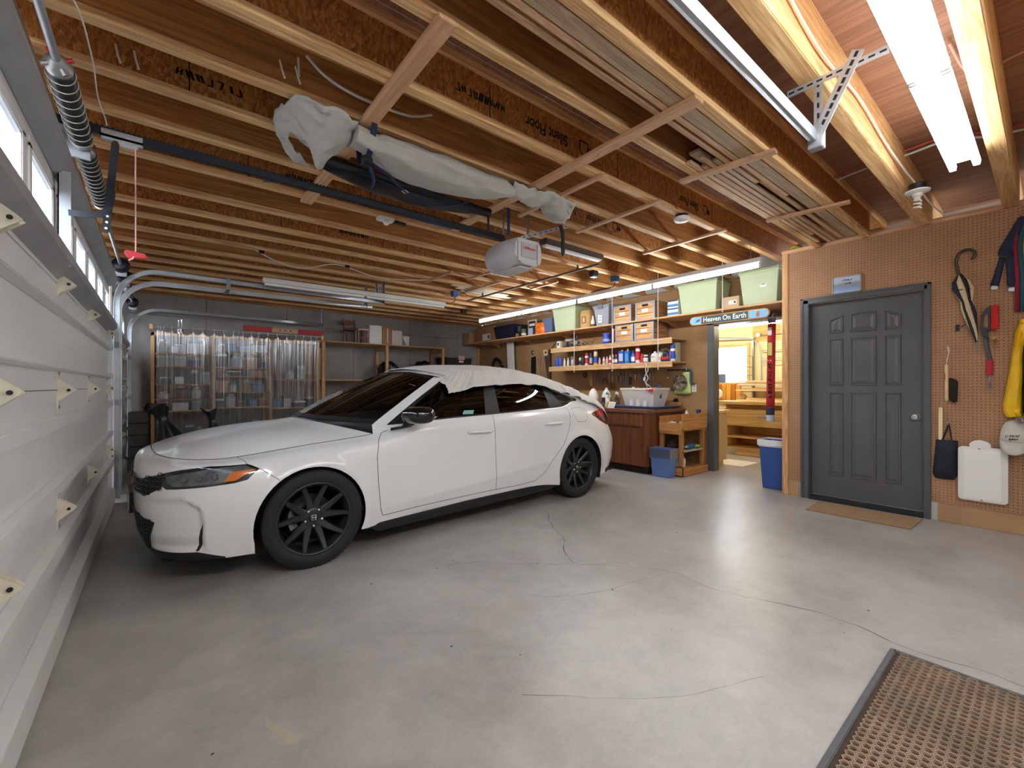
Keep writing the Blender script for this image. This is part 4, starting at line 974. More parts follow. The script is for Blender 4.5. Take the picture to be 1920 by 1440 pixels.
# skirts, floor pan, wheel wells
b = MB(); b.grid([[(.36, -.872, .20), (.42, -.878, .15), (.45, -.86, .135), (.45, -.6, .135)], [(1.2, -.868, .222), (1.2, -.874, .165), (1.2, -.855, .14), (1.2, -.6, .14)], [(2.0, -.868, .225), (2.0, -.874, .17), (2.0, -.855, .145), (2.0, -.6, .14)], [(2.36, -.88, .19), (2.32, -.872, .17), (2.32, -.85, .15), (2.32, -.6, .15)]])
cpart('side_skirt', satin_blk, b.v, b.f); cpart('side_skirt', satin_blk, [(x, -y, z) for x, y, z in b.v], b.f)
r0 = [S(17 * i / 60, 0) for i in range(61)]; b = MB().grid([[(p[0], p[1] * .97, p[2] - .005) for p in r0], [(p[0], -p[1] * .97, p[2] - .005) for p in r0]])
def keep(f): 
    c = [sum(b.v[i][k] for i in f) / len(f) for k in range(3)]; return not any(abs(c[0] - wu) < .34 for wu, _ in WHEELS)
pan = MB().box(-.78, -.55, .17, 3.5, .55, .18).box(-.78, -.62, .16, -.36, .62, .19).box(.34, -.85, .16, 2.38, .85, .18).box(3.1, -.8, .2, 3.45, .8, .22)
cpart('floor_pan', dark_in, pan.v, pan.f, smooth=False)
for wu, wz in WHEELS:
    for sg in (-1, 1):
        b = MB(); A_ = [RAD(205) - RAD(230) * i / 24 for i in range(25)]
        b.grid([[(wu + .375 * math.cos(a), sg * .905 * .985, .318 + .365 * math.sin(a)) for a in A_], [(wu + .375 * math.cos(a), sg * .56, .318 + .365 * math.sin(a)) for a in A_]])
        b.grid([[(wu + .375 * math.cos(a), sg * .56, .318 + .365 * math.sin(a)) for a in A_], [(wu + .02 * math.cos(a), sg * .56, .318 + .02 * math.sin(a)) for a in A_]])
        cpart('wheel_well', dark_in, b.v, b.f)
# bulkhead and cabin floor keep daylight out of the cabin
b = MB().box(.25, -.68, .2, .30, .68, .76).box(.3, -.84, .30, 3.2, .84, .33).box(2.95, -.70, .3, 3.0, .70, 1.0); cpart('cabin_tub', dark_in, b.v, b.f, smooth=False)
# ------------------------------------------------------------------ cabin
def seat(u0, y0, w_):
    t = sub('seat', CAR)
    MBx = MB(); MBx.obox((u0, y0, .46), (.50, w_, .16)); o = cpart('seat_cushion', seat_m, MBx.v, MBx.f, t)
    MBx = MB(); MBx.obox((u0 + .34, y0, .78), (.16, w_, .62), (0, RAD(18), 0)); p = cpart('seat_back', seat_m, MBx.v, MBx.f, t)
    MBx = MB(); MBx.obox((u0 + .46, y0, 1.14), (.11, .27, .18), (0, RAD(12), 0)); q = cpart('headrest', seat_m, MBx.v, MBx.f, t)
    for o_ in (o, p, q): md = o_.modifiers.new('bevel', 'BEVEL'); md.width = .05; md.segments = 3
seat(1.35, -.37, .50); seat(1.35, .37, .50); seat(2.15, -.36, .62); seat(2.15, .36, .62)
rows = []
for i in range(7):
    t = i / 6; rows.append([(.30 + .20 * (y / .66) ** 2 + .45 * t, y, .885 + .02 * math.sin(PI * t) - .06 * t * t - .05 * abs(y) ** 2) for y in [-.66 + 1.32 * j / 10 for j in range(11)]])
rows.append([(.95, y, .55) for y in [-.66 + 1.32 * j / 10 for j in range(11)]])
b = MB().grid(rows); cpart('dashboard', dark_in, b.v, b.f)
b = MB().tube([(.90 + .06 * math.sin(a), -.37 + .18 * math.cos(a), .80 + .17 * math.sin(a)) for a in [2 * PI * i / 24 for i in range(24)]], .016, 8, closed=True); b.bar((.92, -.37, .80), (.75, -.37, .74), .06, .06); b.bar((.90, -.54, .80), (.90, -.20, .80), .03, .02); cpart('steering_wheel', satin_blk, b.v, b.f)
# ------------------------------------------------------------------ mirrors and handles
for sg in (-1, 1):
    b = MB(); rows = []
    for i in range(11):
        t = i / 10; yy = .885 + .205 * t; k = (1 - (2 * t - 1) ** 4) ** .5 if 0 < t < 1 else .15; k = max(k, .2)
        hu, hz = .115 * k * (1 - .12 * t), .066 * k; cu_, cz_ = .695 + .035 * t, .978 + .004 * t
        rows.append([(cu_ + hu * (abs(math.cos(a)) ** .8) * (1 if math.cos(a) > 0 else -1.0) * (1.0 if math.cos(a) < 0 else .95), sg * yy, cz_ + hz * (abs(math.sin(a)) ** .8) * (1 if math.sin(a) > 0 else -1)) for a in [2 * PI * j / 20 for j in range(20)]])
    b.grid(rows, True); b.f.append(tuple(range(20))); b.f.append(tuple(range(200, 220))); mi = cpart('wing_mirror', gloss_blk, b.v, b.f)
    b = MB().prism([(.545, sg * .86, .888), (.70, sg * .875, .905), (.725, sg * .90, .925), (.70, sg * .93, .945), (.66, sg * .91, .95), (.62, sg * .89, .90)], (0, sg * .0, -.022)); cpart('mirror_foot', satin_blk, b.v, b.f, mi)
    for sa, ha, sb, hb, dr in ((8.33, 2.93, 8.92, 2.85, 'doorF'), (10.17, 2.84, 10.85, 2.80, 'doorR')):
        Q = []
        for i in range(9):
            t = i / 8; p = Vector(S(lerp(sa, sb, t), lerp(ha, hb, t))); nn = nrm(S, lerp(sa, sb, t), lerp(ha, hb, t)) * -1; v = p + nn * (.004 + .026 * math.sin(PI * t) ** .4); Q.append((v.x, sg * v.y, v.z))
        b = MB().tube(Q, [.008, .012, .013, .013, .013, .013, .013, .012, .008], 8); cpart('door_handle', paint, b.v, b.f, DOORS[dr, sg])
# number plate and its frame on the nose
b = MB().box(-.925, -.16, .40, -.905, .16, .50); cpart('number_plate', mat('plate_metal', 'b9b9b5', .4, .3), b.v, b.f, smooth=False)
b = MB().box(-.918, -.175, .385, -.898, .175, .515); cpart('plate_frame', satin_blk, b.v, b.f, smooth=False)
for sg in (-1, 1):
    b = MB().bar((.20, sg * .12 - .05, .955), (.33, sg * .12 + .50 * 1, .95), .018, .012); cpart('wiper', satin_blk, b.v, b.f)
# ------------------------------------------------------------------ wheels
tire_m = mat('tyre_rubber', '1e1e1f', 0.75, 0, 0.15, 40)
rim_m = mat('black_alloy', '3b3c40', 0.32, 0.6)
disc_m = mat('brake_steel', '7d7f82', 0.35, 0.9, 0.15, 30)
cal_m = mat('caliper_grey', '8c8e90', 0.5, 0.4)
def wheel(u, sg):
    """axle along car y; outer face at |y| = .885"""
    w = sub('wheel', CAR, (u, 0, .322)); Y = lambda v: sg * v
    prof = [(.236, .665), (.262, .655), (.292, .652), (.309, .658), (.318, .672)]
    nt = 5; a0, a1 = .676, .872
    for i in range(nt):
        l = a0 + (a1 - a0) * i / nt; r_ = a0 + (a1 - a0) * (i + 1) / nt
        prof += [(.3215, l + .003), (.3215, r_ - .007), (.314, r_ - .005), (.314, r_ - .001)]
    prof = prof[:-2] + [(.3190, .878), (.311, .888), (.297, .893), (.293, .8935), (.291, .895), (.262, .893), (.244, .887), (.239, .884), (.236, .880)]
    b = MB().lathe([(r, Y(v)) for r, v in prof], (0, 0, 0), (0, 1, 0), 72); t = cpart('tyre', tire_m, b.v, b.f[:-2], w); fixn(t)
    # shoulder blocks
    bb = MB()
    for k in range(64):
        a = 2 * PI * k / 64
        for yy, dw in ((.876, .016), (.672, .016)):
            c = Vector((.3142 * math.cos(a), Y(yy), .3142 * math.sin(a))); bb.obox(c, (.009, dw, .012), (0, -a, 0))
    o = cpart('tread_blocks', tire_m, bb.v, bb.f, w, smooth=False); o['kind'] = 'stuff'
    b = MB().lathe([(.236, Y(.665)), (.228, Y(.672)), (.212, Y(.70)), (.208, Y(.84)), (.222, Y(.868)), (.226, Y(.878)), (.238, Y(.884)), (.2395, Y(.878)), (.230, Y(.868))], (0, 0, 0), (0, 1, 0), 60); r = cpart('rim_barrel', rim_m, b.v, b.f[:-2], w); fixn(r)
    b = MB().lathe([(.001, Y(.838)), (.040, Y(.840)), (.068, Y(.836)), (.074, Y(.826)), (.070, Y(.80)), (.001, Y(.80))], (0, 0, 0), (0, 1, 0), 30); cpart('hub', rim_m, b.v, b.f, w)
    for k in range(5):
        base = PI / 2 + 2 * PI * k / 5 + (.12 if u > 1 else 0)
        for d in (-1, 1):
            ah, ar = base + d * .20, base + d * .33; ph = .050; pr = .222
            rows = []
            for i in range(7):
                t = i / 6; rr = lerp(ph, pr, t); an = lerp(ah, ar, t ** .8) if t > 0 else ah; c = Vector((rr * math.cos(an), 0, rr * math.sin(an))); tg = Vector((-math.sin(an), 0, math.cos(an))); wd = lerp(.026, .0155, t); yo = lerp(.836, .876, t ** 1.4); yi = lerp(.80, .845, t)
                rows.append([tuple(c + tg * wd * .65 + Vector((0, Y(yo), 0))), tuple(c + tg * wd + Vector((0, Y(yo - .007), 0))), tuple(c + tg * wd * .8 + Vector((0, Y(yi), 0))), tuple(c - tg * wd * .8 + Vector((0, Y(yi), 0))), tuple(c - tg * wd + Vector((0, Y(yo - .007), 0))), tuple(c - tg * wd * .65 + Vector((0, Y(yo), 0)))])
            b = MB().grid(rows, True); fixn(cpart('spoke', rim_m, b.v, b.f, w, smooth=False))
        a = base + PI / 5; c = Vector((.056 * math.cos(a), 0, .056 * math.sin(a)))
        b = MB().lathe([(.010, Y(.826)), (.010, Y(.846)), (.007, Y(.850)), (.001, Y(.850))], c, (0, 1, 0), 8); cpart('lug_nut', chrome, b.v, b.f, w)
    b = MB().lathe([(.031, Y(.836)), (.031, Y(.846)), (.027, Y(.848)), (.001, Y(.848))], (0, 0, 0), (0, 1, 0), 24); cap = cpart('centre_cap', gloss_blk, b.v, b.f, w)
    b = MB(); yy0, yy1 = sorted((Y(.848), Y(.850)))
    P4 = [(-.017, .016), (.017, .016), (.013, -.016), (-.013, -.016)]; b.tube([(x, Y(.849), z) for x, z in P4], .0018, 6, closed=True)
    for s_ in (-1, 1): b.bar((s_ * .0095, Y(.849), .014), (s_ * .0075, Y(.849), -.014), .0036, .003, (0, 1, 0))
    b.box(-.009, yy0, -.002, .009, yy1 + .0005, .002); e = cpart('emblem', chrome, b.v, b.f, w)
    b = MB().lathe([(.075, Y(.735)), (.142, Y(.735)), (.142, Y(.757)), (.08, Y(.757)), (.075, Y(.785))], (0, 0, 0), (0, 1, 0), 40); cpart('brake_disc', disc_m, b.v, b.f[:-2], w)
    ca = [RAD(150) + RAD(60) * i / 8 for i in range(9)]
    b = MB(); b.grid([[(.148 * math.cos(a), Y(.80), .148 * math.sin(a)) for a in ca], [(.10 * math.cos(a), Y(.80), .10 * math.sin(a)) for a in ca], [(.10 * math.cos(a), Y(.70), .10 * math.sin(a)) for a in ca], [(.155 * math.cos(a), Y(.70), .155 * math.sin(a)) for a in ca], [(.148 * math.cos(a), Y(.80), .148 * math.sin(a)) for a in ca]]); cpart('brake_caliper', cal_m, b.v, b.f, w)
    return w
# MB points are in wheel space: the empties only translate
for u_ in (0.0, 2.737):
    for sg in (-1, 1): wheel(u_, sg)
# ------------------------------------------------------------------ the cloth over the roof
cloth_m = mat('pale_grey_fleece', 'd3d1cc', 0.95, 0, 0.05, 7, 0.25, 90)
HEM = [(2.9, .93), (3.19, .89), (3.85, .61), (4.13, .51), (4.74, .55), (5.35, .60), (5.97, .63), (6.6, .66), (7.11, .68), (7.47, .64), (7.72, .59), (8.2, .50), (8.75, .38), (9.3, .22), (10.0, .02), (11.0, -.15), (11.5, -.22)]
def hem(s):
    for (a, c), (b_, d) in zip(HEM, HEM[1:]):
        if s <= b_: return lerp(c, d, (s - a) / (b_ - a))
    return HEM[-1][1]
def clothpt(p, k, sg):
    """k 0 ridge .. 1 rail .. 2 hem"""
    s = 3 + 8.4 * p
    if k <= 1: v = Vector(ROOF(p, k)); n = Vector((0, k * k * .8, 1)).normalized()
    else:
        hm = hem(s) + (.04 * mnoise.noise(Vector((s * 2.2, 5 + sg, 0))) if s > 4.3 else 0); h = lerp(1, hm, k - 1)
        if h >= 0: v = Vector(G(min(s, 14), h))
        else: v = Vector(G(min(s, 14), 0)) + Vector((.02 * -h, .42 * -h * .5, -.38 * -h))
        n = Vector((0, 1, .45)).normalized()
    amp = .007 + .022 * max(0, k - .6); wr = mnoise.noise(Vector((s * 2.6 + .5 * k, k * .35 + sg * 3, 1.3))) + .5 * mnoise.noise(Vector((s * 6.5 - k * .9, k * .8, 7.7 + sg)))
    d = .012 + amp * (wr + .35) + (.012 * max(0, k - 1.2) * (1 + math.sin(s * 9)))
    v = v + n * max(d, .007); return CM @ Vector((v.x, sg * v.y, v.z))
rows = []
for i in range(131):
    p = .028 + .965 * i / 130; ks_ = [j * .1 for j in range(11)] + [1 + j * .0833 for j in range(1, 13)]
    rows.append([clothpt(p, k, 1) for k in reversed(ks_)] + [clothpt(p, k, -1) for k in ks_[1:]])
b = MB().grid(rows)
end = rows[-1]; drop = []
for j in range(1, 5): drop.append([(q[0] + .030 * j, q[1] + .0016 * j, q[2] - .012 * j - .004 * j * j) for q in end])
b2 = MB().grid([list(map(tuple, end))] + drop); b.add(b2.v, b2.f)
cl = b.build('roof_cloth', cloth_m, smooth=True, ang=80, solid=.003); lab(cl, 'pale grey fleece cloth draped over the white car roof', 'cloth')
# ------------------------------------------------------------------ charcoal door in the pegboard wall
d3 = thing('door_3', 'charcoal grey nine panel door in the pegboard wall', 'door', (XN, 1.19, 0), kind='structure')
fr = MB()
fr.box(XN - .018, .69, 0, XN + .12, .738, 2.14).box(XN - .018, 1.642, 0, XN + .12, 1.715, 2.14).box(XN - .018, .69, 2.078, XN + .12, 1.715, 2.14)
fr.box(XN - .026, .69, 0, XN - .002, .715, 2.14).box(XN - .026, 1.69, 0, XN - .002, 1.715, 2.14).box(XN - .026, .69, 2.115, XN - .002, 1.715, 2.14)
fr.build('door_frame', grey_paint, d3, bevel=.005)
XL = XN + .058
leaf = MB().box(XL, .742, .045, XL + .04, 1.638, 2.075).build('door_leaf', grey_paint, d3, bevel=.002)
def panel(y0, y1, z0, z1, arch=None):
    """raised panel: outer moulding ring, groove, bevelled field; arch raises one or both top corners"""
    def ring(i, x):
        a, b_ = z1 - i, z1 - i
        if arch == 'l': a, b_ = z1 - i, z1 - .045 - i      # low at high y
        if arch == 'r': a, b_ = z1 - .045 - i, z1 - i
        P = [(x, y0 + i, z0 + i), (x, y1 - i, z0 + i), (x, y1 - i, b_)]
        if arch == 'm': P += [(x, lerp(y1 - i, y0 + i, t), z1 - i + .012 * math.sin(PI * t)) for t in (.25, .5, .75)]
        P += [(x, y0 + i, a)]; return P
    rows = [ring(0, XL - .0005), ring(.004, XL - .009), ring(.012, XL - .009), ring(.018, XL - .001), ring(.022, XL - .001), ring(.046, XL - .008)]
    b = MB().grid(rows, True); k = len(rows[0]); b.f.append(tuple(range(len(b.v) - k, len(b.v)))); b.build('raised_panel', grey_paint, d3, bevel=0)
for (y0, y1), ar in (((1.355, 1.48), 'l'), ((1.088, 1.30), 'm'), ((.905, 1.03), 'r')):
    panel(y0, y1, 1.748, 1.935, ar); panel(y0, y1, 1.207, 1.692); panel(y0, y1, .267, 1.138)
kn = MB().lathe([(.032, 0), (.032, .006), (.012, .010), (.012, .030), (.027, .042), (.031, .056), (.024, .068), (.001, .070)], (XL, .80, .915), (-1, 0, 0), 24).build('door_knob', chrome, d3, smooth=True)
MB().box(XN - .03, .738, 0, XN + .10, 1.642, .035).build('threshold', mat('threshold_dark', '2c2c2d', .5, .3), d3, bevel=.004)

# ------------------------------------------------------------------ things on the pegboard wall
XP = XN - .001
pf = thing('framed_picture', 'small silver framed lake picture standing on the door frame', 'picture', (XP - .02, 1.31, 2.142))
y0, y1, z0, z1 = 1.19, 1.432, 2.143, 2.315
b = MB().box(XP - .022, y0, z0, XP - .008, y1, z0 + .010).box(XP - .022, y0, z1 - .010, XP - .008, y1, z1).box(XP - .022, y0, z0, XP - .008, y0 + .010, z1).box(XP - .022, y1 - .010, z0, XP - .008, y1, z1)
b.build('frame', mat('brushed_silver', 'b9b2a8', .35, .7), pf, bevel=.002)
k = N('lake_print'); g = k.n('ShaderNodeNewGeometry'); sp = k.n('ShaderNodeSeparateXYZ'); k.l(g.outputs['Position'], sp.inputs[0]); nz_ = k.noise(k.coords((1, 1, 3), False), 30, 4)
f_ = k.math('ADD', k.math('MULTIPLY', k.math('SUBTRACT', sp.outputs[2], 2.15), 6.0), k.math('MULTIPLY', nz_, .25)); k.l(k.ramp(f_, [(.0, hx('a9c0de')), (.4, hx('7f96c4')), (.62, hx('8d8f80')), (.78, hx('b4c3d8'))]), k.b.inputs['Base Color']); lake = k.m
MB().box(XP - .015, y0 + .008, z0 + .008, XP - .010, y1 - .008, z1 - .008).build('print', lake, pf)
scribble('printed_words', (XP - .0155, 1.31, 2.270), (0, -1, 0), (0, 0, 1), .085, .024, 6, ink, pf, 3); scribble('printed_words', (XP - .0155, 1.305, 2.238), (0, -1, 0), (0, 0, 1), .055, .018, 4, ink, pf, 4)

um = thing('umbrella', 'furled black and beige umbrella with curved handle hanging on pegboard', 'umbrella', (XP - .04, .46, 1.48))
xu = XP - .045
MB().tube(cat_rom([(xu, .432, 2.275), (xu, .416, 2.305), (xu, .425, 2.348), (xu, .466, 2.366), (xu, .508, 2.340), (xu, .527, 2.27), (xu, .508, 2.15)], 6), .012, 10).build('handle', mat('dark_bamboo', '3a2a20', .3, coat=.4), um, smooth=True)
beige = mat('umbrella_beige', 'cfbb93', .7); navyc = mat('umbrella_black', '191c28', .7)
A0, A1 = Vector((xu, .505, 2.16)), Vector((xu, .405, 1.575)); RR = [.012, .050, .056, .044, .030, .038, .036, .031, .025, .017, .009]
def umpt(i, a):
    t = i / 10; c = A0.lerp(A1, t); r = RR[i] * (1 + .18 * math.sin(a * 4 + i * .4)); return c + Vector((r * .62 * math.cos(a), r * math.sin(a), .01 * math.sin(a * 2)))
for sec in range(8):
    rows = [[umpt(i, 2 * PI * (sec + j / 4) / 8 + i * .10) for j in range(5)] for i in range(11)]; MB().grid(rows).build('canopy_gore', beige if sec % 2 else navyc, um, smooth=True, solid=.002)
MB().tube([A1, A1 + Vector((0, -.012, -.10))], [.006, .003], 8).build('ferrule', steel, um); MB().tube([(xu + .035 * math.cos(a), .487 + .05 * math.sin(a), 2.025) for a in [2 * PI * i / 16 for i in range(16)]], .004, 5, closed=True).build('tie_band', navyc, um)
b = MB().box(XP - .012, .51, 1.68, XP, .535, 1.735).tube([(XP, .50, 1.712), (XP - .03, .49, 1.715), (XP - .032, .475, 1.73)], .003, 6); lab(b.build('utility_hook', black_met), 'small black metal hook on pegboard beside the umbrella', 'hook')

sb = thing('snow_brush', 'black snow brush with red bristles and red grip on pegboard', 'brush', (XP - .03, .33, 1.16))
xs_ = XP - .04
MB().box(xs_ - .02, .281, 1.67, xs_ + .02, .322, 1.868).build('bristles', mat('red_bristle', 'd62a26', .8, 0, .1, 200, .8, 300), sb, bevel=.004)
MB().prism([(xs_ - .016, .325, 1.875), (xs_ - .016, .35, 1.85), (xs_ - .016, .38, 1.79), (xs_ - .016, .385, 1.68), (xs_ - .016, .365, 1.60), (xs_ - .016, .345, 1.57), (xs_ - .016, .335, 1.60), (xs_ - .016, .343, 1.66), (xs_ - .016, .325, 1.665)], (.032, 0, 0)).build('brush_head', black_pl, sb, bevel=.006)
MB().prism([(xs_ - .018, .341, 1.80), (xs_ - .018, .358, 1.78), (xs_ - .018, .364, 1.71), (xs_ - .018, .349, 1.68), (xs_ - .018, .338, 1.70)], (.036, 0, 0)).build('grip_slot', mat('slot_tan', '8d6547', .8), sb)
MB().tube(cat_rom([(xs_, .352, 1.60), (xs_, .345, 1.52), (xs_, .328, 1.42), (xs_, .328, 1.40)], 5), .015, 10).build('handle', mat('slate_tube', '474a52', .5), sb, smooth=True)
MB().tube([(xs_, .328, 1.415), (xs_, .330, 1.29)], .021, 12).build('grip', mat('red_foam', 'b8283c', .8), sb, smooth=True, bevel=.004)
MB().tube([(xs_, .330, 1.29), (xs_, .331, 1.235)], .008, 8).build('stem', steel, sb); MB().tube([(xs_, .331 + .011 * math.cos(a), 1.20 + .034 * math.sin(a)) for a in [2 * PI * i / 14 for i in range(14)]], .004, 6, closed=True).build('snap_ring', steel, sb)
b = MB().cyl((XP, .30, 1.584), (XP - .16, .30, 1.592), .014, 12); b.cyl((XP - .16, .30, 1.592), (XP - .165, .30, 1.592), .012, 12); lab(b.build('wooden_peg', wood('peg_wood', '8f6a3a', 'c2965a', 0)), 'round wooden peg in the pegboard under the snow brush', 'peg')

hb = thing('bench_brush', 'wooden handled bench brush with dark bristles hanging on pegboard', 'brush', (XP - .03, .56, 1.06))
MB().tube(cat_rom([(XP - .03, .588, 1.39), (XP - .03, .589, 1.34), (XP - .03, .585, 1.29), (XP - .03, .586, 1.18), (XP - .03, .586, 1.07)], 4), [.008] + [.013] * 6 + [.009] * 3 + [.0135] * 6 + [.008], 10).build('handle', wood('pale_handle', 'b99563', 'e3c899', 2), hb, smooth=True)
MB().prism([(XP - .045, .573, 1.275), (XP - .045, .545, 1.265), (XP - .045, .517, 1.245), (XP - .045, .522, 1.06), (XP - .045, .545, 1.052), (XP - .045, .573, 1.085)], (.034, 0, 0)).build('bristles', mat('dark_bristle', '2b211b', .9, 0, .2, 80, .8, 200), hb, bevel=.006)
MB().tube(cat_rom([(XP - .03, .588, 1.39), (XP - .02, .582, 1.45), (XP - .01, .574, 1.52), (XP - .01, .585, 1.55), (XP - .012, .578, 1.48), (XP - .02, .59, 1.42)], 4), .003, 5).build('cord', rope_w, hb)

bg = thing('cloth_bag', 'dark blue cloth bag hanging from a hook beside the door', 'bag', (XP - .05, .60, .375))
rows = []
for i in range(9):
    t = i / 8; z = lerp(.725, .38, t); ya, yb = lerp(.518, .522, t), lerp(.658, .682, t); dep = .012 + .05 * math.sin(PI * min(1, t * .8 + .1))
    if i == 8: ya += .02; yb -= .02; dep = .015
    rows.append([(XP - .008 - (dep * (math.sin(PI * j / 10) ** .5)) * (1 + .25 * mnoise.noise(Vector((j * .6, t * 3, 2)))), lerp(ya, yb, j / 10), z) for j in range(11)] + [(XP - .004, lerp(yb, ya, j / 10), z) for j in range(1, 10)])
b = MB().grid(rows, True); b.f.append(tuple(range(len(b.v) - 20, len(b.v)))); b.build('bag_body', mat('navy_canvas', '1f2430', .8, 0, .25, 14, .5, 120), bg, smooth=True, ang=60)
MB().tube(cat_rom([(XP - .03, .615, .72), (XP - .02, .592, .80), (XP - .01, .58, .86), (XP - .015, .575, .86), (XP - .03, .562, .78), (XP - .04, .553, .72)], 4), .006, 6).build('strap', mat('black_strap', '1a1413', .8), bg); MB().tube([(XP, .58, .90), (XP - .02, .58, .89), (XP - .022, .58, .855)], .003, 6).build('hook', chrome, bg)
lab(MB().box(XP - .024, .614, .55, XP - .016, .640, 1.012).build('paint_paddle', wood('pale_paddle', 'd9c58c', 'ece0b4', 2), bevel=.005), 'pale wooden paint paddle standing in the blue cloth bag', 'paddle')

wbd = thing('folding_board', 'white plastic panel with lugged handle hanging low on pegboard', 'board', (XP - .03, .37, .22))
def rr(y0, y1, z0, z1, r, n=5):
    P = []
    for cy, cz, a0 in ((y1 - r, z1 - r, 0), (y0 + r, z1 - r, 90), (y0 + r, z0 + r, 180), (y1 - r, z0 + r, 270)):
        P += [(cy + r * math.cos(RAD(a0 + 90 * i / n)), cz + r * math.sin(RAD(a0 + 90 * i / n))) for i in range(n + 1)]
    return P
MB().prism([(XP - .05, y, z) for y, z in rr(.228, .516, .228, .685, .03)], (.045, 0, 0)).build('panel', white_pl, wbd, bevel=.006)
MB().prism([(XP - .056, y, z) for y, z in rr(.266, .480, .248, .668, .006)], (.006, 0, 0)).build('inner_sheet', mat('white_sheet', 'f2f2f0', .35), wbd, bevel=.002)
MB().prism([(XP - .045, .325, .68), (XP - .045, .445, .68), (XP - .045, .45, .71), (XP - .045, .425, .735), (XP - .045, .39, .745), (XP - .045, .345, .735), (XP - .045, .322, .71)], (.03, 0, 0)).build('lug', white_pl, wbd, bevel=.005)
for yy, zz in ((.39, .672), (.375, .243)): MB().cyl((XP - .0575, yy, zz), (XP - .055, yy, zz), .006, 10).build('screw', steel, wbd)
MB().tube([(XP, .30, .70), (XP - .05, .295, .70), (XP - .06, .28, .70)], .004, 6).build('hook', steel, wbd)

# cap, jacket, belt and striped scarf at the right edge
cp = thing('baseball_cap', 'faded white baseball cap hanging below the yellow jacket', 'cap', (XP - .1, .19, .64))
capm = mat('faded_cap', 'c9c6bd', .9, 0, .06, 12, .3, 150); rows = []
for i in range(10):
    a = PI / 2 * i / 9; ca = math.cos(a) ** .8; rows.append([(XP - .05 - .078 * ca * (math.sin(q) if math.sin(q) > 0 else .5 * math.sin(q)), .195 + .078 * ca * math.cos(q), .745 + .02 * (1 - math.sin(q)) * ca + .17 * math.sin(a)) for q in [2 * PI * j / 24 for j in range(24)]])
MB().grid(rows, True).build('crown', capm, cp, smooth=True, solid=.003)
rows = [[(XP - .05 - .078 * math.sin(PI * j / 12) - .045 * t * math.sin(PI * j / 12), .195 + .078 * math.cos(PI * j / 12), .748 + .02 * (1 - math.sin(PI * j / 12)) - .095 * t * math.sin(PI * (j + .4) / 12.8) ** .6) for j in range(13)] for t in (0, .33, .66, 1)]
MB().grid(rows).build('brim', capm, cp, smooth=True, solid=.006)
scribble('embroidery', (XP - .128, .205, .80), (0, -1, .12), (.25, 0, 1), .075, .020, 7, ink, cp, 5, .004); scribble('embroidery', (XP - .131, .20, .775), (0, -1, .12), (.25, 0, 1), .05, .016, 4, ink, cp, 6, .004)
MB().tube([(XP - .12 + .004 * math.sin(a), .165 + .016 * math.cos(a), .93 + .018 * math.sin(a)) for a in [2 * PI * i / 14 for i in range(14)]], .006, 8, closed=True).build('buckle', steel, cp)

jk = thing('rain_jacket', 'yellow and navy rain jacket hanging at the right edge', 'jacket', (XP - .06, .05, .94))
def drape(name, pts_l, pts_r, dep, m, parent, n=8, seed=0):
    """hanging cloth piece between two edge polylines (y, z), bulging off the wall"""
    L, R_ = cat_rom([(0, y, z) for y, z in pts_l], 4), cat_rom([(0, y, z) for y, z in pts_r], 4); k = min(len(L), len(R_)); rows = []
    for i in range(k):
        rows.append([(XP - .012 - dep * math.sin(PI * (j + .3) / (n + .6)) ** .6 * (.75 + .5 * mnoise.noise(Vector((i * .25, j * .7, seed)))), lerp(L[i].y, R_[i].y, j / n), lerp(L[i].z, R_[i].z, j / n)) for j in range(n + 1)])
    return MB().grid(rows).build(name, m, parent, smooth=True, ang=75, solid=.004)
yel = mat('yellow_nylon', 'e8b90c', .55, 0, .08, 10); nav = mat('navy_nylon', '20263c', .6)
drape('sleeve', [(.165, 1.71), (.185, 1.66), (.20, 1.57), (.232, 1.26), (.258, 1.04), (.243, .945)], [(.10, 1.70), (.12, 1.62), (.14, 1.50), (.15, 1.25), (.155, 1.05), (.155, .955)], .075, yel, jk, seed=1)
drape('body', [(.13, 1.73), (.165, 1.60), (.165, 1.40), (.155, 1.20), (.15, 1.05), (.15, .98)], [(-.15, 1.73), (-.16, 1.60), (-.17, 1.40), (-.17, 1.2), (-.17, 1.05), (-.17, .98)], .10, nav, jk, 10, 2)
drape('front_panel', [(.02, 1.74), (.03, 1.5), (.03, 1.2), (.03, 1.0)], [(-.18, 1.74), (-.2, 1.5), (-.2, 1.2), (-.2, .98)], .12, yel, jk, 8, 3)
drape('collar', [(.172, 1.73), (.175, 1.69), (.165, 1.655)], [(.05, 1.77), (.05, 1.72), (.06, 1.67)], .05, yel, jk, 5, 4)
MB().tube([(XP, .05, 1.80), (XP - .04, .05, 1.79), (XP - .05, .05, 1.75)], .005, 6).build('hook', chrome, jk)
sc_ = thing('denim_strap', 'dark blue denim straps with buckles hanging at top right', 'strap', (XP - .03, .24, 1.98))
den = mat('dark_denim', '232c44', .85, 0, .2, 18, .3, 200); tan_in = mat('strap_tan', 'a37c5c', .8)
drape('strap', [(.175, 2.56), (.225, 2.45), (.278, 2.33), (.285, 2.28)], [(.13, 2.56), (.165, 2.42), (.20, 2.30), (.21, 2.25)], .03, den, sc_, 5, 5)
drape('strap', [(.278, 2.27), (.30, 2.16), (.328, 2.04)], [(.245, 2.25), (.262, 2.14), (.282, 2.025)], .02, den, sc_, 4, 6)
drape('strap', [(.245, 2.25), (.238, 2.13), (.234, 2.02)], [(.19, 2.26), (.188, 2.13), (.186, 2.0)], .02, den, sc_, 4, 7)
for yy, zz in ((.305, 2.02), (.21, 1.99)): MB().box(XP - .028, yy - .018, zz - .02, XP - .016, yy + .018, zz + .012).build('buckle', steel, sc_, bevel=.004)
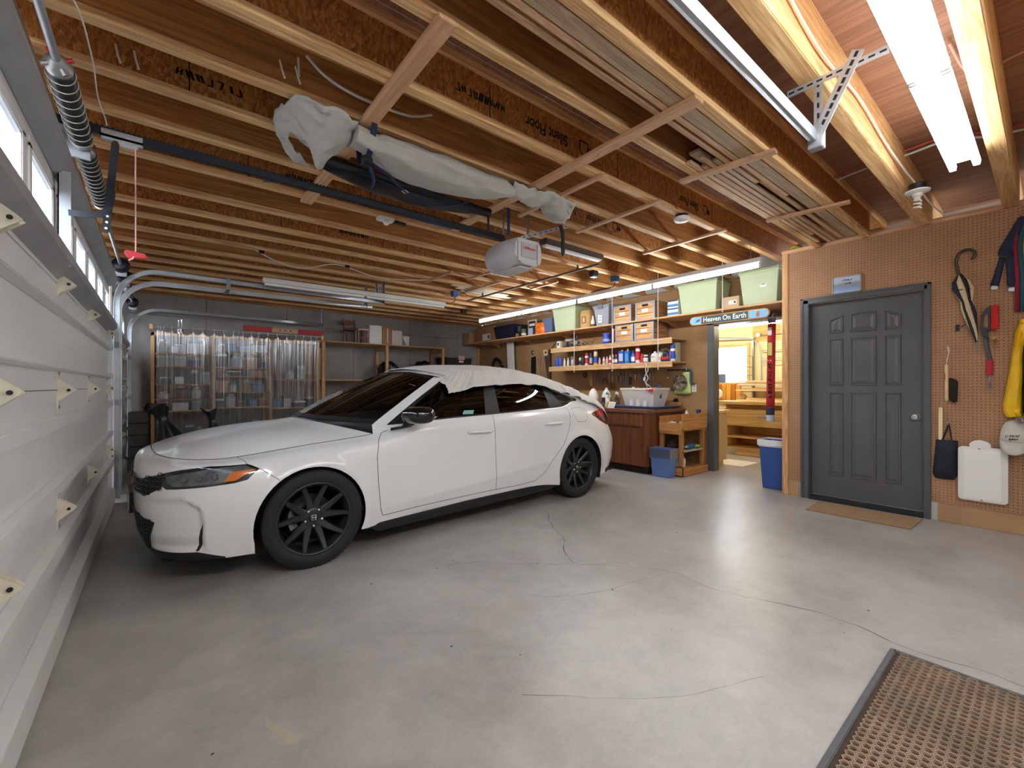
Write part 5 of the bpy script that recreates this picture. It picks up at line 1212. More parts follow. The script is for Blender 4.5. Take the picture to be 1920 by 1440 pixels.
MB().tube([(XP, .165, 2.58), (XP - .03, .163, 2.57), (XP - .035, .162, 2.535)], .004, 6).build('hook', chrome, sc_)
sr = thing('striped_scarf', 'rainbow striped scarf hanging beside the denim straps', 'scarf', (XP - .03, .15, 1.79))
for i, cc in enumerate(('8a2338', '1f5a63', 'c7a23c', 'a3232f', '2b5d9b')):
    ya = .205 - i * .027; drape('stripe', [(ya - .03, 2.54), (ya, 2.34), (ya - .01, 2.1), (ya - .012, 1.80)], [(ya - .05, 2.54), (ya - .029, 2.34), (ya - .039, 2.1), (ya - .041, 1.795)], .028, mat('scarf_' + cc, cc, .9), sr, 3, 20)
lab(MB().tube(cat_rom([(XP + .02, 1.72, 2.70), (XP - .02, 1.76, 2.72), (XP - .015, 1.80, 2.715), (XP + .03, 1.82, 2.73), (XP + .05, 1.78, 2.74), (XP + .02, 1.74, 2.73)], 6, True), .016, 8, closed=True).build('cord_bundle', mat('yellow_cord', 'a09a2e', .7, 0, .4, 40)), 'bundle of yellow cord lying on the pegboard wall top', 'cord')
lab(MB().obox((XN + .05, 1.35, 2.72), (.07, .62, .035)).build('board_offcut', lumber_y, bevel=.003), 'short board offcut lying on the pegboard wall top plate', 'board')

# ------------------------------------------------------------------ mats
mt = MB().prism([(4.88, .745, .001), (5.33, .735, .001), (5.33, 1.53, .001), (4.88, 1.51, .001)], (0, 0, .008)).build('door_mat', mat('tan_coir', 'b0906c', .95, 0, .18, 60, .8, 260), bevel=.003); lab(mt, 'thin tan doormat in front of the charcoal door', 'mat')
hm = thing('honeycomb_mat', 'brown honeycomb rubber mat with grey border in the foreground', 'mat', (2.0, .0, 0))
mx0, mx1, my0, my1 = 1.15, 2.575, -.55, .455
b = MB()
b.box(mx0, my1 - .012, .001, mx1 + .015, my1 + .01, .011).box(mx0, my0 - .01, .001, mx1 + .015, my0 + .012, .011).box(mx1 - .004, my0, .001, mx1 + .018, my1, .011).box(mx0 - .04, my0, .001, mx0 + .01, my1, .011)
b.build('rubber_border', mat('grey_rubber', '5a5c5e', .7, 0, .1, 20), hm, bevel=.003)
MB().box(mx0, my0, .001, mx1, my1, .005).build('mat_base', mat('mat_dark_base', '43342a', .95, 0, .3, 8), hm)
# honeycomb walls, one joined relief
b = MB(); R6 = .0175; dx = R6 * math.sqrt(3); dy = R6 * 1.5; j = 0; y = my0 + R6
while y < my1 - R6:
    x = mx0 + dx / 2 + (j % 2) * dx / 2
    while x < mx1 - dx / 2:
        o = len(b.v)
        for rr_, zz in ((R6 * .98, .0045), (R6 * .92, .0125), (R6 * .70, .0125), (R6 * .62, .0045)):
            for i in range(6): a = PI / 6 + i * PI / 3; b.v.append((x + rr_ * math.cos(a), y + rr_ * math.sin(a), zz))
        for lv in range(3):
            for i in range(6): b.f.append((o + lv * 6 + i, o + lv * 6 + (i + 1) % 6, o + (lv + 1) * 6 + (i + 1) % 6, o + (lv + 1) * 6 + i))
        x += dx
    y += dy; j += 1
o = b.build('honeycomb_relief', mat('mat_brown', '937d69', .95, 0, .35, 3), hm); o['kind'] = 'stuff'
# ------------------------------------------------------------------ shelves on the recessed wall
def wshelf(label, x0, y0, y1, z, lip, rods=(), thick=.02):
    t = thing('storage_shelf', label, 'shelf', ((x0 + XR) / 2, (y0 + y1) / 2, z - .02))
    ny = 3; 
    MB().box(x0, y0, z - thick, XR - .001, y1, z).build('board', shelfwood, t, bevel=.002)
    if lip: MB().box(x0 - .012, y0, z - lip, x0 + .008, y1, z - .001).build('front_lip', shelfwood, t, bevel=.002)
    y = y0 + .55
    while y < y1: MB().prism([(XR - .002, y, z - thick), (x0 + .06, y, z - thick), (XR - .002, y, z - thick - .10)], (0, .02, 0)).build('bracket', shelfx, t); y += 1.1
    return t
ZA, ZB, ZD = 2.20, 1.90, 1.56
wshelf('long top shelf carrying totes and crates under the strip lamps', 5.64, 1.92, 8.55, ZA, .0, (), .024)
for yy, z0, lb in ((5.23, 1.44, 'thin white hanger rod leftmost before the shelves'), (4.41, 1.44, 'thin white hanger rod crossing the left crates'), (3.59, 1.44, 'thin white hanger rod crossing the right crate'), (2.66, 2.15, 'thin white hanger rod beside the painted sign')):
    lab(MB().cyl((5.618, yy, z0), (5.618, yy, ZC), .005, 8).lathe([(.011, 0), (.011, .008)], (5.618, yy, z0), n=10).build('hanger_rod', rope_w), lb, 'rod', 'rods hanging before the shelves')
wshelf('middle pine shelf with two wooden crates at its end', 5.71, 3.42, 5.90, ZB, .085)
wshelf('lower pine shelf lined with bottles and spray cans', 5.71, 3.42, 5.95, ZD, .085)
lab(MB().box(5.63, 8.555, ZA - .03, 5.90, 8.58, ZA + .25).box(5.63, 8.58, ZA - .03, 5.66, 8.80, ZA + .25).build('shelf_end_board', shelfx, bevel=.003), 'brown end board at the far corner of the top shelf', 'board')

def tote(label, x0, x1, y0, y1, z, h, m, lid=None, lidm=None, ribs=0, name='storage_tote', cat='tote', taper=.03, note=None, lettering=None):
    t = thing(name, label, cat, ((x0 + x1) / 2, (y0 + y1) / 2, z)); k = taper
    def ring(i, zz, o=0): return [(x0 + i - o, y0 + i - o, zz), (x1 - i + o, y0 + i - o, zz), (x1 - i + o, y1 - i + o, zz), (x0 + i - o, y1 - i + o, zz)]
    top = z + h - (.035 if lid else 0)
    rows = [ring(k + .012, z), ring(k, z + .012), ring(0, top - .03), ring(0, top - .03, .008), ring(0, top, .008), ring(.006, top), ring(.01, top - .02), ring(k + .004, z + .02)]
    b = MB().grid(rows, True); b.f.append((0, 1, 2, 3)); b.f.append(tuple(range(len(b.v) - 4, len(b.v)))); b.build('body', m, t, bevel=.004)
    if ribs:
        for i in range(ribs):
            yy = lerp(y0 + k + .03, y1 - k - .03, (i + .5) / ribs); MB().bar((x0 + k * .86 - .003, yy, z + .03), (x0 - .003, yy, top - .05), .012, .008, (1, 0, 0)).build('rib', m, t)
    if lid: 
        b = MB().grid([ring(0, top - .004, .016), ring(0, top + .018, .016), ring(.012, top + .022), ring(.03, top + .034)], True); b.f.append((0, 1, 2, 3)); b.f.append((12, 13, 14, 15)); b.build('lid', lidm or m, t, bevel=.003)
    if note:
        yy, zz, w_, h_ = note; MB().box(x0 - .004 + k * .5, yy - w_ / 2, zz, x0 + .004 + k * .5 - .006 * 0, yy + w_ / 2, zz + h_).build('paper_label', paper, t)
        for i in range(3): MB().box(x0 - .0046 + k * .5, yy - w_ * .35, zz + h_ * (.2 + .25 * i), x0 - .004 + k * .5, yy + w_ * (.35 - .1 * i), zz + h_ * (.27 + .25 * i)).build('handwriting', mat('label_ink', '6b6f86', .9), t)
    return t
sage = mat('sage_green_plastic', 'b9c69d', 0.45, 0, 0.04, 3); sage_d = mat('dark_sage_plastic', '93a377', 0.45)
greytote = mat('grey_tote_plastic', '8d8f9a', 0.45); navytote = mat('navy_tote_plastic', '1d2238', 0.45); slate = mat('slate_blue_plastic', '53648a', 0.45)
tote('large sage green tote beside the wooden corner post on the top shelf', 5.67, 6.05, 2.03, 2.47, ZA, .44, sage, True, sage_d, note=(2.20, ZA + .20, .07, .14))
tote('sage green tote between a beige box and blue packs on the top shelf', 5.67, 6.05, 2.76, 3.30, ZA, .43, sage, True, sage_d, note=(3.14, ZA + .30, .11, .06))
tote('sage green tote between a navy bin and a brown can on the top shelf', 5.68, 6.05, 5.26, 5.82, ZA, .44, sage, True, sage_d, note=(5.62, ZA + .25, .05, .12))
t = tote('light grey latched tote with tall white label on the top shelf', 5.68, 6.05, 4.53, 4.84, ZA, .35, greytote, True, greytote, note=(4.72, ZA + .05, .08, .18)); MB().box(5.655, 4.64, ZA + .27, 5.68, 4.74, ZA + .35).build('latch', mat('grey_latch', '6d6f7a', .5), t, bevel=.006)
tote('small slate blue lidded bin beside the orange bag on the top shelf', 5.69, 5.98, 5.85, 6.10, ZA, .29, slate, True, slate, note=(5.98, ZA + .15, .08, .06))
tote('wide navy ribbed tote at the far end of the top shelf', 5.70, 6.05, 7.0, 7.66, ZA, .30, navytote, True, navytote, 9)
# boxes
def carton(label, x0, x1, y0, y1, z, h, m=cardboard, name='cardboard_box', lbl=None, flaps=True):
    t = thing(name, label, 'box', ((x0 + x1) / 2, (y0 + y1) / 2, z)); MB().box(x0, y0, z, x1, y1, z + h).build('body', m, t, bevel=.003)
    if flaps: MB().box(x0 - .0006, (y0 + y1) / 2 - .025, z + h - .06, x1 + .0006, (y0 + y1) / 2 + .025, z + h + .0006).build('packing_tape', mat('packing_tape', 'c29a6c', .25), t)
    if lbl:
        a0, a1, c0, c1 = lbl; MB().box(x0 - .001, a0, c0, x0 + .001, a1, c1).build('printed_label', paper, t)
        MB().box(x0 - .0016, a0 + (a1 - a0) * .08, c0 + (c1 - c0) * .2, x0 - .0008, a0 + (a1 - a0) * .35, c1 - (c1 - c0) * .2).build('printed_patch', mat('label_grey', '5d6468', .8), t)
    return t
carton('brown cardboard box with white shipping label at the shelf far end', 5.72, 6.05, 7.73, 8.42, ZA, .33, lbl=(7.84, 8.14, ZA + .03, ZA + .17))
carton('low beige cardboard box between two sage green totes', 5.72, 6.02, 2.50, 2.72, ZA, .15, mat('beige_board', 'c4ab88', .8), lbl=(2.53, 2.63, ZA + .05, ZA + .10), flaps=False)
carton('grey cardboard sleeve standing behind the slate blue bin', 6.0, 6.05, 5.88, 6.06, ZA, .42, mat('grey_board', 'b4aea4', .8))
# blue and white packs
for i, (lb) in enumerate(('blue and white boxed pack, lower of the two beside a sage tote', 'blue and white boxed pack, upper of the two beside a sage tote')):
    t = thing('boxed_pack', lb, 'box', (5.85, 3.42, ZA + .115 * i), group='blue and white packs'); z = ZA + .116 * i
    MB().box(5.72, 3.335, z, 5.98, 3.50, z + .112).build('box_body', mat('pack_white', 'dfe4ea', .5), t, bevel=.003); MB().box(5.7185, 3.335, z + .02, 5.721, 3.50, z + .055).build('blue_band', mat('pack_blue', '3f7fb5', .5), t); MB().box(5.7185, 3.34, z + .095, 5.721, 3.495, z + .112).build('dark_band', mat('pack_navy', '26324a', .5), t)
# brown bag-like can, bottle
t = thing('charcoal_bag', 'tan paper charcoal bag standing on the top shelf', 'bag', (5.82, 5.08, ZA)); rows = []
for i in range(8):
    u = i / 7; z = ZA + .31 * u; k = .0 if u < .85 else (u - .85) * .2; rows.append([(5.82 + (.12 - k) * math.copysign(abs(math.cos(a)) ** .45, math.cos(a)) + .004 * mnoise.noise(Vector((a * 2, u * 6, 3))), 5.08 + (.115 - k * .4) * math.copysign(abs(math.sin(a)) ** .45, math.sin(a)), z) for a in [2 * PI * j / 24 for j in range(24)]])
b = MB().grid(rows, True); b.f.append(tuple(range(24))); b.f.append(tuple(range(7 * 24, 8 * 24))); b.build('bag_body', mat('tan_paper', 'c39a5f', .75, 0, .08, 9, .3, 30), t, smooth=True, ang=50)
MB().box(5.697, 5.03, ZA + .08, 5.7, 5.13, ZA + .20).build('printed_panel', mat('bag_print', '8f6a38', .8), t); MB().box(5.6962, 5.06, ZA + .10, 5.6975, 5.10, ZA + .18).build('printed_mark', mat('bag_print2', 'd8b985', .8), t)

def bottle(label, x, y, z, prof, m, cap=None, capm=None, band=None, bandm=None, cat='bottle', name='bottle', group=None, n=16, sq=1.0, extra=None):
    """prof: (radius, height) body of revolution; cap: profile above; band: (z0, z1, r)"""
    t = thing(name, label, cat, (x, y, z), group=group); b = MB().lathe(prof, (x, y, z), n=n)
    if sq != 1: b.v = [(x + (p[0] - x) * sq, p[1], p[2]) for p in b.v]
    b.build('body', m, t, smooth=True)
    if cap: b = MB().lathe(cap, (x, y, z), n=n); b.build('cap', capm or m, t, smooth=True)
    if band:
        b = MB().lathe([(band[2], band[0]), (band[2], band[1])], (x, y, z), n=n)
        if sq != 1: b.v = [(x + (p[0] - x) * sq, p[1], p[2]) for p in b.v]
        b.build('label_band', bandm, t, smooth=True)
    if extra: extra(t)
    return t
def can(label, y, h, r, m, capm, bandm=None, x=5.78, z=ZD, name='spray_can'):
    return bottle(label, x, y, z, [(r * .94, 0), (r, .006), (r, h * .72), (r * .9, h * .77), (r * .45, h * .80)], m, [(r * .86, h * .76), (r * .86, h * .95), (r * .8, h), (.001, h)], capm, (h * .15, h * .62, r * 1.015) if bandm else None, bandm, 'can', name)
def squeeze(label, y, h, r, m, capm, bandm=None, x=5.78, z=ZD, sq=.6, name='plastic_bottle'):
    return bottle(label, x, y, z, [(r * .9, 0), (r, .01), (r, h * .58), (r * .8, h * .70), (r * .36, h * .80)], m, [(r * .38, h * .79), (r * .38, h * .90), (r * .16, h), (.001, h)], capm, (h * .14, h * .5, r * 1.02) if bandm else None, bandm, 'bottle', name, sq=sq)
cw_ = mat('label_white', 'e4e2dc', .5); cr_ = mat('label_red', 'c02430', .45); cb_ = mat('label_blue', '274fae', .45); cy_ = mat('label_yellow', 'e0b62a', .5); cn_ = mat('label_navy', '1e2b52', .5); cg_ = mat('label_grey_metal', 'a3a4a6', .4, .4); ck_ = mat('label_black', '232426', .5); cp_ = mat('label_pink', 'cfa79a', .5); co_ = mat('cap_orange', 'd5452a', .45); ct_ = mat('label_brown', '6d4b36', .6); clr = glass_mat('clear_plastic_bottle', 'dfe6ea', .75, .08)
# left to right in the photo: Y falls
BR = [('squeeze', 'first tall blue bottle at the left end of the bottle shelf', 5.82, .20, .034, cb_, cb_, None), ('squeeze', 'second tall blue bottle at the left end of the bottle shelf', 5.73, .21, .036, cb_, cb_, None),
      ('squeeze', 'slim white bottle right of the tall blue bottles', 5.62, .15, .022, cw_, cw_, None), ('squeeze', 'slim white bottle beside the grey trigger sprayer', 5.53, .155, .022, cw_, cw_, None),
      ('can', 'grey banded spray can left of the red capped can', 5.23, .14, .030, cg_, cw_, cn_), ('can', 'dark spray can just left of the red capped can', 5.17, .16, .031, ck_, ck_, None), ('can', 'white spray can with red cap on the bottle shelf', 5.085, .21, .032, cw_, cr_, cr_), ('can', 'navy spray can between red capped and yellow labelled cans', 4.99, .20, .031, cn_, cn_, cg_), ('can', 'yellow and blue lubricant can with white cap', 4.885, .235, .034, cy_, cw_, cb_),
      ('squeeze', 'small pale bottle right of the yellow and blue can', 4.80, .12, .022, cp_, cw_, None), ('squeeze', 'small white bottle alone in mid bottle shelf', 4.71, .13, .024, cw_, cw_, cp_), ('squeeze', 'small pinkish bottle in mid bottle shelf', 4.645, .13, .024, cp_, cw_, None), ('squeeze', 'small white bottle with red stripe in mid shelf', 4.58, .15, .024, cw_, cw_, cr_), ('squeeze', 'brown bottle with pale cap left of the dark one', 4.52, .155, .024, ct_, cw_, cw_), ('squeeze', 'dark bottle left of the blue tins', 4.46, .155, .026, ck_, cp_, cw_),
      ('can', 'red capped can standing behind the blue tins', 4.18, .235, .03, cw_, co_, None, 5.95), ('squeeze', 'blue and white squeeze bottle right of the tins', 4.135, .20, .034, cb_, cb_, cw_), ('can', 'tall white spray can with orange red cap', 4.045, .285, .036, cw_, co_, cr_), ('can', 'short red spray can beside the tall white one', 3.965, .135, .028, cr_, cr_, None),
      ('can', 'dark jar behind the short red can', 3.925, .16, .034, ck_, ck_, None, 5.92), ('squeeze', 'white bottle beside the round white jug', 3.665, .155, .02, cw_, cw_, cp_), ('squeeze', 'tall white bottle near the right end of the bottle shelf', 3.53, .26, .025, cw_, cw_, None, 5.93), ('squeeze', 'pink lotion bottle right of the black battery lamp', 3.50, .17, .02, cp_, cp_, cw_, 5.80), ('can', 'blue capped white can at the right end of the bottle shelf', 3.452, .235, .034, cw_, cb_, cb_)]
for r in BR: (squeeze if r[0] == 'squeeze' else can)(r[1], *r[2:8], **({'x': r[8]} if len(r) > 8 else {}))
# trigger sprayer
def trigger(t, x, y, z, m):
    MB().prism([(x - .012, y + .035, z), (x - .012, y - .028, z), (x - .012, y - .028, z + .018), (x - .012, y + .01, z + .042), (x - .012, y + .035, z + .036)], (.024, 0, 0)).build('trigger_head', m, t, bevel=.004); MB().bar((x, y - .012, z), (x, y - .030, z - .05), .012, .008).build('trigger_lever', m, t)
bottle('grey trigger spray bottle on the bottle shelf', 5.78, 5.42, ZD, [(.03, 0), (.032, .01), (.030, .10), (.012, .13)], cg_, extra=lambda t: trigger(t, 5.78, 5.42, ZD + .13, cg_), cat='bottle', name='spray_bottle')
# rectangular solvent tins
def tin(label, y, w_, h, m, pm, x=5.78, spout=False):
    t = thing('solvent_tin', label, 'tin', (x, y, ZD)); MB().box(x - .035, y - w_ / 2, ZD, x + .035, y + w_ / 2, ZD + h).build('body', m, t, bevel=.006); MB().box(x - .0358, y - w_ * .36, ZD + h * .2, x - .034, y + w_ * .36, ZD + h * .8).build('front_label', pm, t)
    MB().lathe([(.014, 0), (.014, .016), (.01, .018)] if not spout else [(.016, 0), (.014, .012), (.005, .04), (.003, .045)], (x, y, ZD + h), n=12).build('cap', cw_, t, smooth=True)
tin('wide blue solvent tin with pale label on the bottle shelf', 4.34, .105, .20, cb_, mat('tin_pale', 'b9c3dd', .5)); tin('blue solvent tin with white spout on the bottle shelf', 4.23, .085, .195, mat('tin_azure', '2c6bb5', .4), mat('tin_azure2', '4b8fd0', .5), spout=True)
bottle('tall clear glass bottle behind the white jug', 5.93, 3.86, ZD, [(.034, 0), (.036, .01), (.036, .16), (.018, .2), (.016, .25), (.02, .255)], clr, name='glass_bottle'); bottle('clear jar with white label left of the jug', 5.76, 3.89, ZD, [(.036, 0), (.037, .01), (.037, .085), (.03, .095)], clr, [(.032, .093), (.032, .115), (.001, .116)], cw_, (.01, .07, .0375), cw_, cat='jar', name='jar')
t = bottle('round white plastic jug in the middle of the bottle shelf', 5.80, 3.755, ZD, [(.055, 0), (.064, .01), (.064, .09), (.05, .125), (.02, .14)], cw_, [(.02, .138), (.02, .16), (.001, .162)], cw_, name='jug', cat='jug'); scribble('printed_words', (5.7355, 3.755, ZD + .075), (0, -1, 0), (0, 0, 1), .06, .016, 5, ink, t, 7)
def crumple(name, label, cat, c, r, m, seed, sq=(1, 1, 1), amp=.35, grp=None):
    b = MB().sph((0, 0, 0), 1, 10); V = []
    for p in b.v:
        v = Vector(p); d = 1 + amp * mnoise.noise(v * 2.2 + Vector((seed, 0, 0))) + amp * .5 * mnoise.noise(v * 5 + Vector((0, seed, 0))); V.append((c[0] + v.x * r * sq[0] * d, c[1] + v.y * r * sq[1] * d, max(c[2] - r * sq[2] * .9, c[2] + v.z * r * sq[2] * d)))
    b.v = V; o = b.build(name, m, smooth=True, ang=40); return lab(o, label, cat, grp)
crumple('crumpled_bag', 'crumpled pale plastic bag behind the white jug', 'bag', (5.95, 3.70, ZD + .10), .10, mat('pale_film', 'cfc7bd', .35), 3, (.7, 1.1, 1.05))
t = thing('work_light', 'black and red battery lamp near the shelf right end', 'lamp', (5.80, 3.575, ZD)); MB().box(5.75, 3.53, ZD, 5.86, 3.625, ZD + .085).build('base', ck_, t, bevel=.012); MB().lathe([(.045, 0), (.05, .02), (.04, .06), (.015, .085)], (5.80, 3.577, ZD + .085), n=16).build('dome', ck_, t, smooth=True); MB().box(5.7485, 3.54, ZD + .03, 5.751, 3.615, ZD + .07).build('red_badge', cr_, t)
t = thing('tall_carton', 'tall grey and yellow carton near the shelf right end', 'box', (5.90, 3.455, ZD)); MB().box(5.86, 3.425, ZD, 5.94, 3.485, ZD + .275).build('body', mat('carton_grey', 'a9ab9b', .6), t, bevel=.003); MB().box(5.8585, 3.43, ZD + .1, 5.861, 3.48, ZD + .2).build('yellow_patch', cy_, t)
bottle('small navy and red tub in front of the tall carton', 5.735, 3.505, ZD, [(.022, 0), (.024, .01), (.024, .09), (.02, .1)], cn_, [(.022, .1), (.022, .125), (.001, .126)], cn_, (.03, .07, .0246), cr_, name='tub', cat='tub')

# ------------------------------------------------------------------ middle shelf
slat_m = wood('crate_slat', 'b07a45', 'e0ac72', 1, 1.2); slat_x = wood('crate_slat_side', '8d5f35', 'c08a55', 0, 1.2); crate_met = mat('crate_metal', '8c9098', .45, .5)
def crate(label, y0, y1, z, x0=5.69, d=.37, h=.272, group='old wooden bottle crates'):
    t = thing('wooden_crate', label, 'crate', (x0 + d / 2, (y0 + y1) / 2, z), group=group); n = 3; g = .006; sh = (h - .03 - g * 2) / n
    for i in range(n):
        za = z + .015 + i * (sh + g); zb = za + sh
        for xx in (x0 + .004, x0 + d - .018):
            if i == 2 and xx < x0 + .01:
                yc = (y0 + y1) / 2; MB().box(xx, y0 + .02, za, xx + .014, yc - .055, zb).box(xx, yc + .055, za, xx + .014, y1 - .02, zb).box(xx, yc - .055, za, xx + .014, yc + .055, za + sh * .28).box(xx, yc - .055, zb - sh * .28, xx + .014, yc + .055, zb).build('slat', slat_m, t)
                MB().box(xx + .012, yc - .058, za, xx + .0138, yc + .058, zb).build('hand_hole', ink, t)
            else: MB().box(xx, y0 + .02, za, xx + .014, y1 - .02, zb).build('slat', slat_m, t, bevel=.002)
        for yy in (y0 + .004, y1 - .018): MB().box(x0 + .02, yy, za, x0 + d - .02, yy + .014, zb).build('side_slat', slat_x, t, bevel=.002)
    for xx in (x0, x0 + d - .03):
        for yy in (y0, y1 - .03): MB().box(xx, yy, z, xx + .03, yy + .03, z + h).build('corner_iron', crate_met, t, bevel=.002)
    for zz in (z, z + h - .02):
        for xx in (x0 - .001, x0 + d - .011): MB().box(xx, y0, zz, xx + .012, y1, zz + .02).build('edge_iron', crate_met, t)
        for yy in (y0 - .001, y1 - .011): MB().box(x0, yy, zz, x0 + d, yy + .012, zz + .02).build('edge_iron', crate_met, t)
    MB().box(x0 + .012, y0 + .01, z + .004, x0 + d - .012, y1 - .01, z + .014).build('bottom', slat_x, t)
    yc = (y0 + y1) / 2; MB().box(x0 + .0015, yc - .055, z + .115, x0 + .0045, yc + .055, z + .165).build('paper_tag', paper, t)
    return t
crate('wooden crate on the top shelf directly right of the grey tote', 4.105, 4.445, ZA); crate('wooden crate on the top shelf left of the blue packs', 3.69, 4.03, ZA)
crate('left wooden crate of the pair on the middle shelf', 4.075, 4.415, ZB, 5.70); crate('right wooden crate at the end of the middle shelf', 3.715, 4.055, ZB, 5.70)
t = bottle('blue coffee can on the middle shelf', 5.80, 4.665, ZB, [(.066, 0), (.067, .004), (.067, .16), (.064, .166)], mat('coffee_blue', '2438a8', .4), [(.068, .16), (.068, .175), (.001, .176)], mat('coffee_lid', '3550c4', .4), name='coffee_can', cat='can'); MB().lathe([(.0676, .04), (.0676, .08)], (5.80, 4.665, ZB), n=16).build('pale_band', mat('coffee_pale', '8fa2dc', .5), t, smooth=True)
bottle('small dark red can beside the blue coffee can', 5.84, 4.565, ZB, [(.034, 0), (.035, .004), (.035, .14), (.032, .145)], mat('can_maroon', '4f2a2a', .5), name='small_can', cat='can')
for i, (cc, y_, h_, lb) in enumerate((('e6e2da', 4.485, .23, 'thin white book standing left of the crates'), ('a8262c', 4.462, .205, 'thin red book standing against the left crate'))):
    t = thing('book', lb, 'book', (5.80, y_, ZB)); MB().box(5.73, y_ - .009, ZB, 5.90, y_ + .009, ZB + h_).build('cover', mat('cover_' + cc, cc, .6), t, bevel=.002); MB().box(5.735, y_ - .007, ZB + .003, 5.902, y_ + .007, ZB + h_ + .0005).build('pages', paper, t)
# clutter at the left part of the middle shelf
t = thing('tape_dispenser', 'white tape dispenser at the left of the middle shelf', 'dispenser', (5.78, 5.76, ZB)); MB().box(5.75, 5.71, ZB, 5.82, 5.80, ZB + .13).build('body', cw_, t, bevel=.01); MB().box(5.7485, 5.735, ZB + .05, 5.751, 5.775, ZB + .10).build('dark_slot', ck_, t)
t = thing('cordless_drill', 'black and grey power drill on the middle shelf', 'drill', (5.80, 5.52, ZB)); MB().cyl((5.80, 5.60, ZB + .13), (5.80, 5.44, ZB + .13), .032, 14).build('motor_case', cg_, t, smooth=True); MB().cyl((5.80, 5.44, ZB + .13), (5.80, 5.37, ZB + .13), .022, 12, .012).build('chuck', steel, t, smooth=True); MB().bar((5.80, 5.56, ZB + .12), (5.80, 5.58, ZB + .03), .035, .045).build('grip', ck_, t, bevel=.006); MB().box(5.76, 5.53, ZB, 5.84, 5.64, ZB + .035).build('battery', ck_, t, bevel=.006)
t = thing('bench_grinder', 'small dark hobby vise standing on the middle shelf', 'vise', (5.80, 5.33, ZB)); MB().box(5.75, 5.27, ZB, 5.85, 5.39, ZB + .025).build('base', ck_, t, bevel=.004); MB().cyl((5.80, 5.33, ZB + .02), (5.80, 5.33, ZB + .20), .018, 12, .01).build('post', mat('vise_blue', '39424f', .5, .3), t, smooth=True); MB().box(5.77, 5.29, ZB + .05, 5.83, 5.36, ZB + .10).build('jaw', steel, t, bevel=.003)
t.name = 'hobby_vise'
t = thing('wire_spectacles', 'black wire framed goggles lying on the middle shelf', 'goggles', (5.78, 5.06, ZB)); 
for yy in (5.13, 5.0): MB().tube([(5.77, yy + .05 * math.cos(a), ZB + .038 + .03 * math.sin(a)) for a in [2 * PI * i / 18 for i in range(18)]], .004, 5, closed=True).build('rim', ck_, t)
MB().tube([(5.77, 4.95, ZB + .045), (5.80, 4.93, ZB + .10), (5.86, 4.92, ZB + .11)], .004, 5).build('temple', ck_, t); MB().tube([(5.77, 5.18, ZB + .045), (5.82, 5.20, ZB + .05), (5.90, 5.2, ZB + .008)], .004, 5).build('temple', ck_, t)
crumple('work_glove', 'grey rubber glove heap between the drill and the dispenser', 'glove', (5.97, 5.66, ZB + .05), .05, mat('glove_grey', '777674', .8), 8, (1, 1.2, 1))
# top shelf clutter between the navy tote and the poster
t = thing('antenna_box', 'black spotted box standing beside the navy tote', 'box', (5.85, 6.86, ZA)); MB().box(5.74, 6.80, ZA, 5.98, 6.93, ZA + .26).build('body', ck_, t, bevel=.004); MB().box(5.7385, 6.82, ZA + .12, 5.741, 6.91, ZA + .22).build('speckled_panel', mat('speckle', '55585c', .6, 0, .7, 60), t)
bottle('olive tin with white band beside the framed poster', 5.76, 6.74, ZA, [(.05, 0), (.051, .004), (.051, .15), (.048, .155)], mat('olive', '5c6148', .6), None, None, (.03, .07, .0516), cw_, name='olive_tin', cat='tin'); crumple('dried_gourd', 'brown rounded gourd on the top shelf before the olive tin', 'gourd', (5.70, 6.88, ZA + .04), .04, mat('gourd', '8d6840', .8), 5, (.7, 1.3, 1), .15)
t = thing('framed_poster', 'pale framed dark poster leaning on the top shelf', 'picture', (5.80, 6.52, ZA)); MB().box(5.79, 6.40, ZA, 5.81, 6.65, ZA + .32).build('frame', mat('frame_pale', 'c9b7a4', .5), t, bevel=.003); MB().box(5.788, 6.425, ZA + .03, 5.792, 6.625, ZA + .295).build('dark_print', mat('poster_dark', '2a2328', .6), t); MB().box(5.7865, 6.44, ZA + .20, 5.79, 6.60, ZA + .245).build('printed_band', mat('poster_white', 'd9d3cc', .6, 0, .3, 60), t); MB().box(5.7865, 6.50, ZA + .03, 5.79, 6.62, ZA + .16).build('printed_patch', mat('poster_blue', '9fb0cc', .6, 0, .4, 50), t)
t = thing('seed_bag', 'orange printed plastic bag leaning on the top shelf', 'bag', (5.74, 6.25, ZA)); k_ = N('orange_print'); v_ = k_.coords((1, 1, 1)); k_.l(k_.ramp(k_.noise(v_, 14, 4, .6, 1.5), [(.35, hx('c84a10')), (.55, hx('f07a1c')), (.72, hx('f6c85a'))]), k_.b.inputs['Base Color']); k_.b.inputs['Roughness'].default_value = .35
rows = [[(5.74 - .035 * math.sin(PI * i / 8) * math.sin(PI * j / 8) + .02, 6.11 + .28 * j / 8, ZA + .235 * i / 8) for j in range(9)] for i in range(9)]; MB().grid(rows).build('bag_front', k_.m, t, smooth=True); MB().grid([[(5.80, 6.11 + .28 * j / 8, ZA + .235 * i / 8) for j in range(9)] for i in (0, 8)]).grid([[(5.76, 6.11 + .28 * j / 8, ZA + .235) for j in range(9)], [(5.80, 6.11 + .28 * j / 8, ZA + .235) for j in range(9)]]).grid([[(5.76, 6.11, ZA), (5.76, 6.11, ZA + .235)], [(5.80, 6.11, ZA), (5.80, 6.11, ZA + .235)]]).grid([[(5.76, 6.39, ZA), (5.76, 6.39, ZA + .235)], [(5.80, 6.39, ZA), (5.80, 6.39, ZA + .235)]]).build('bag_back', k_.m, t)
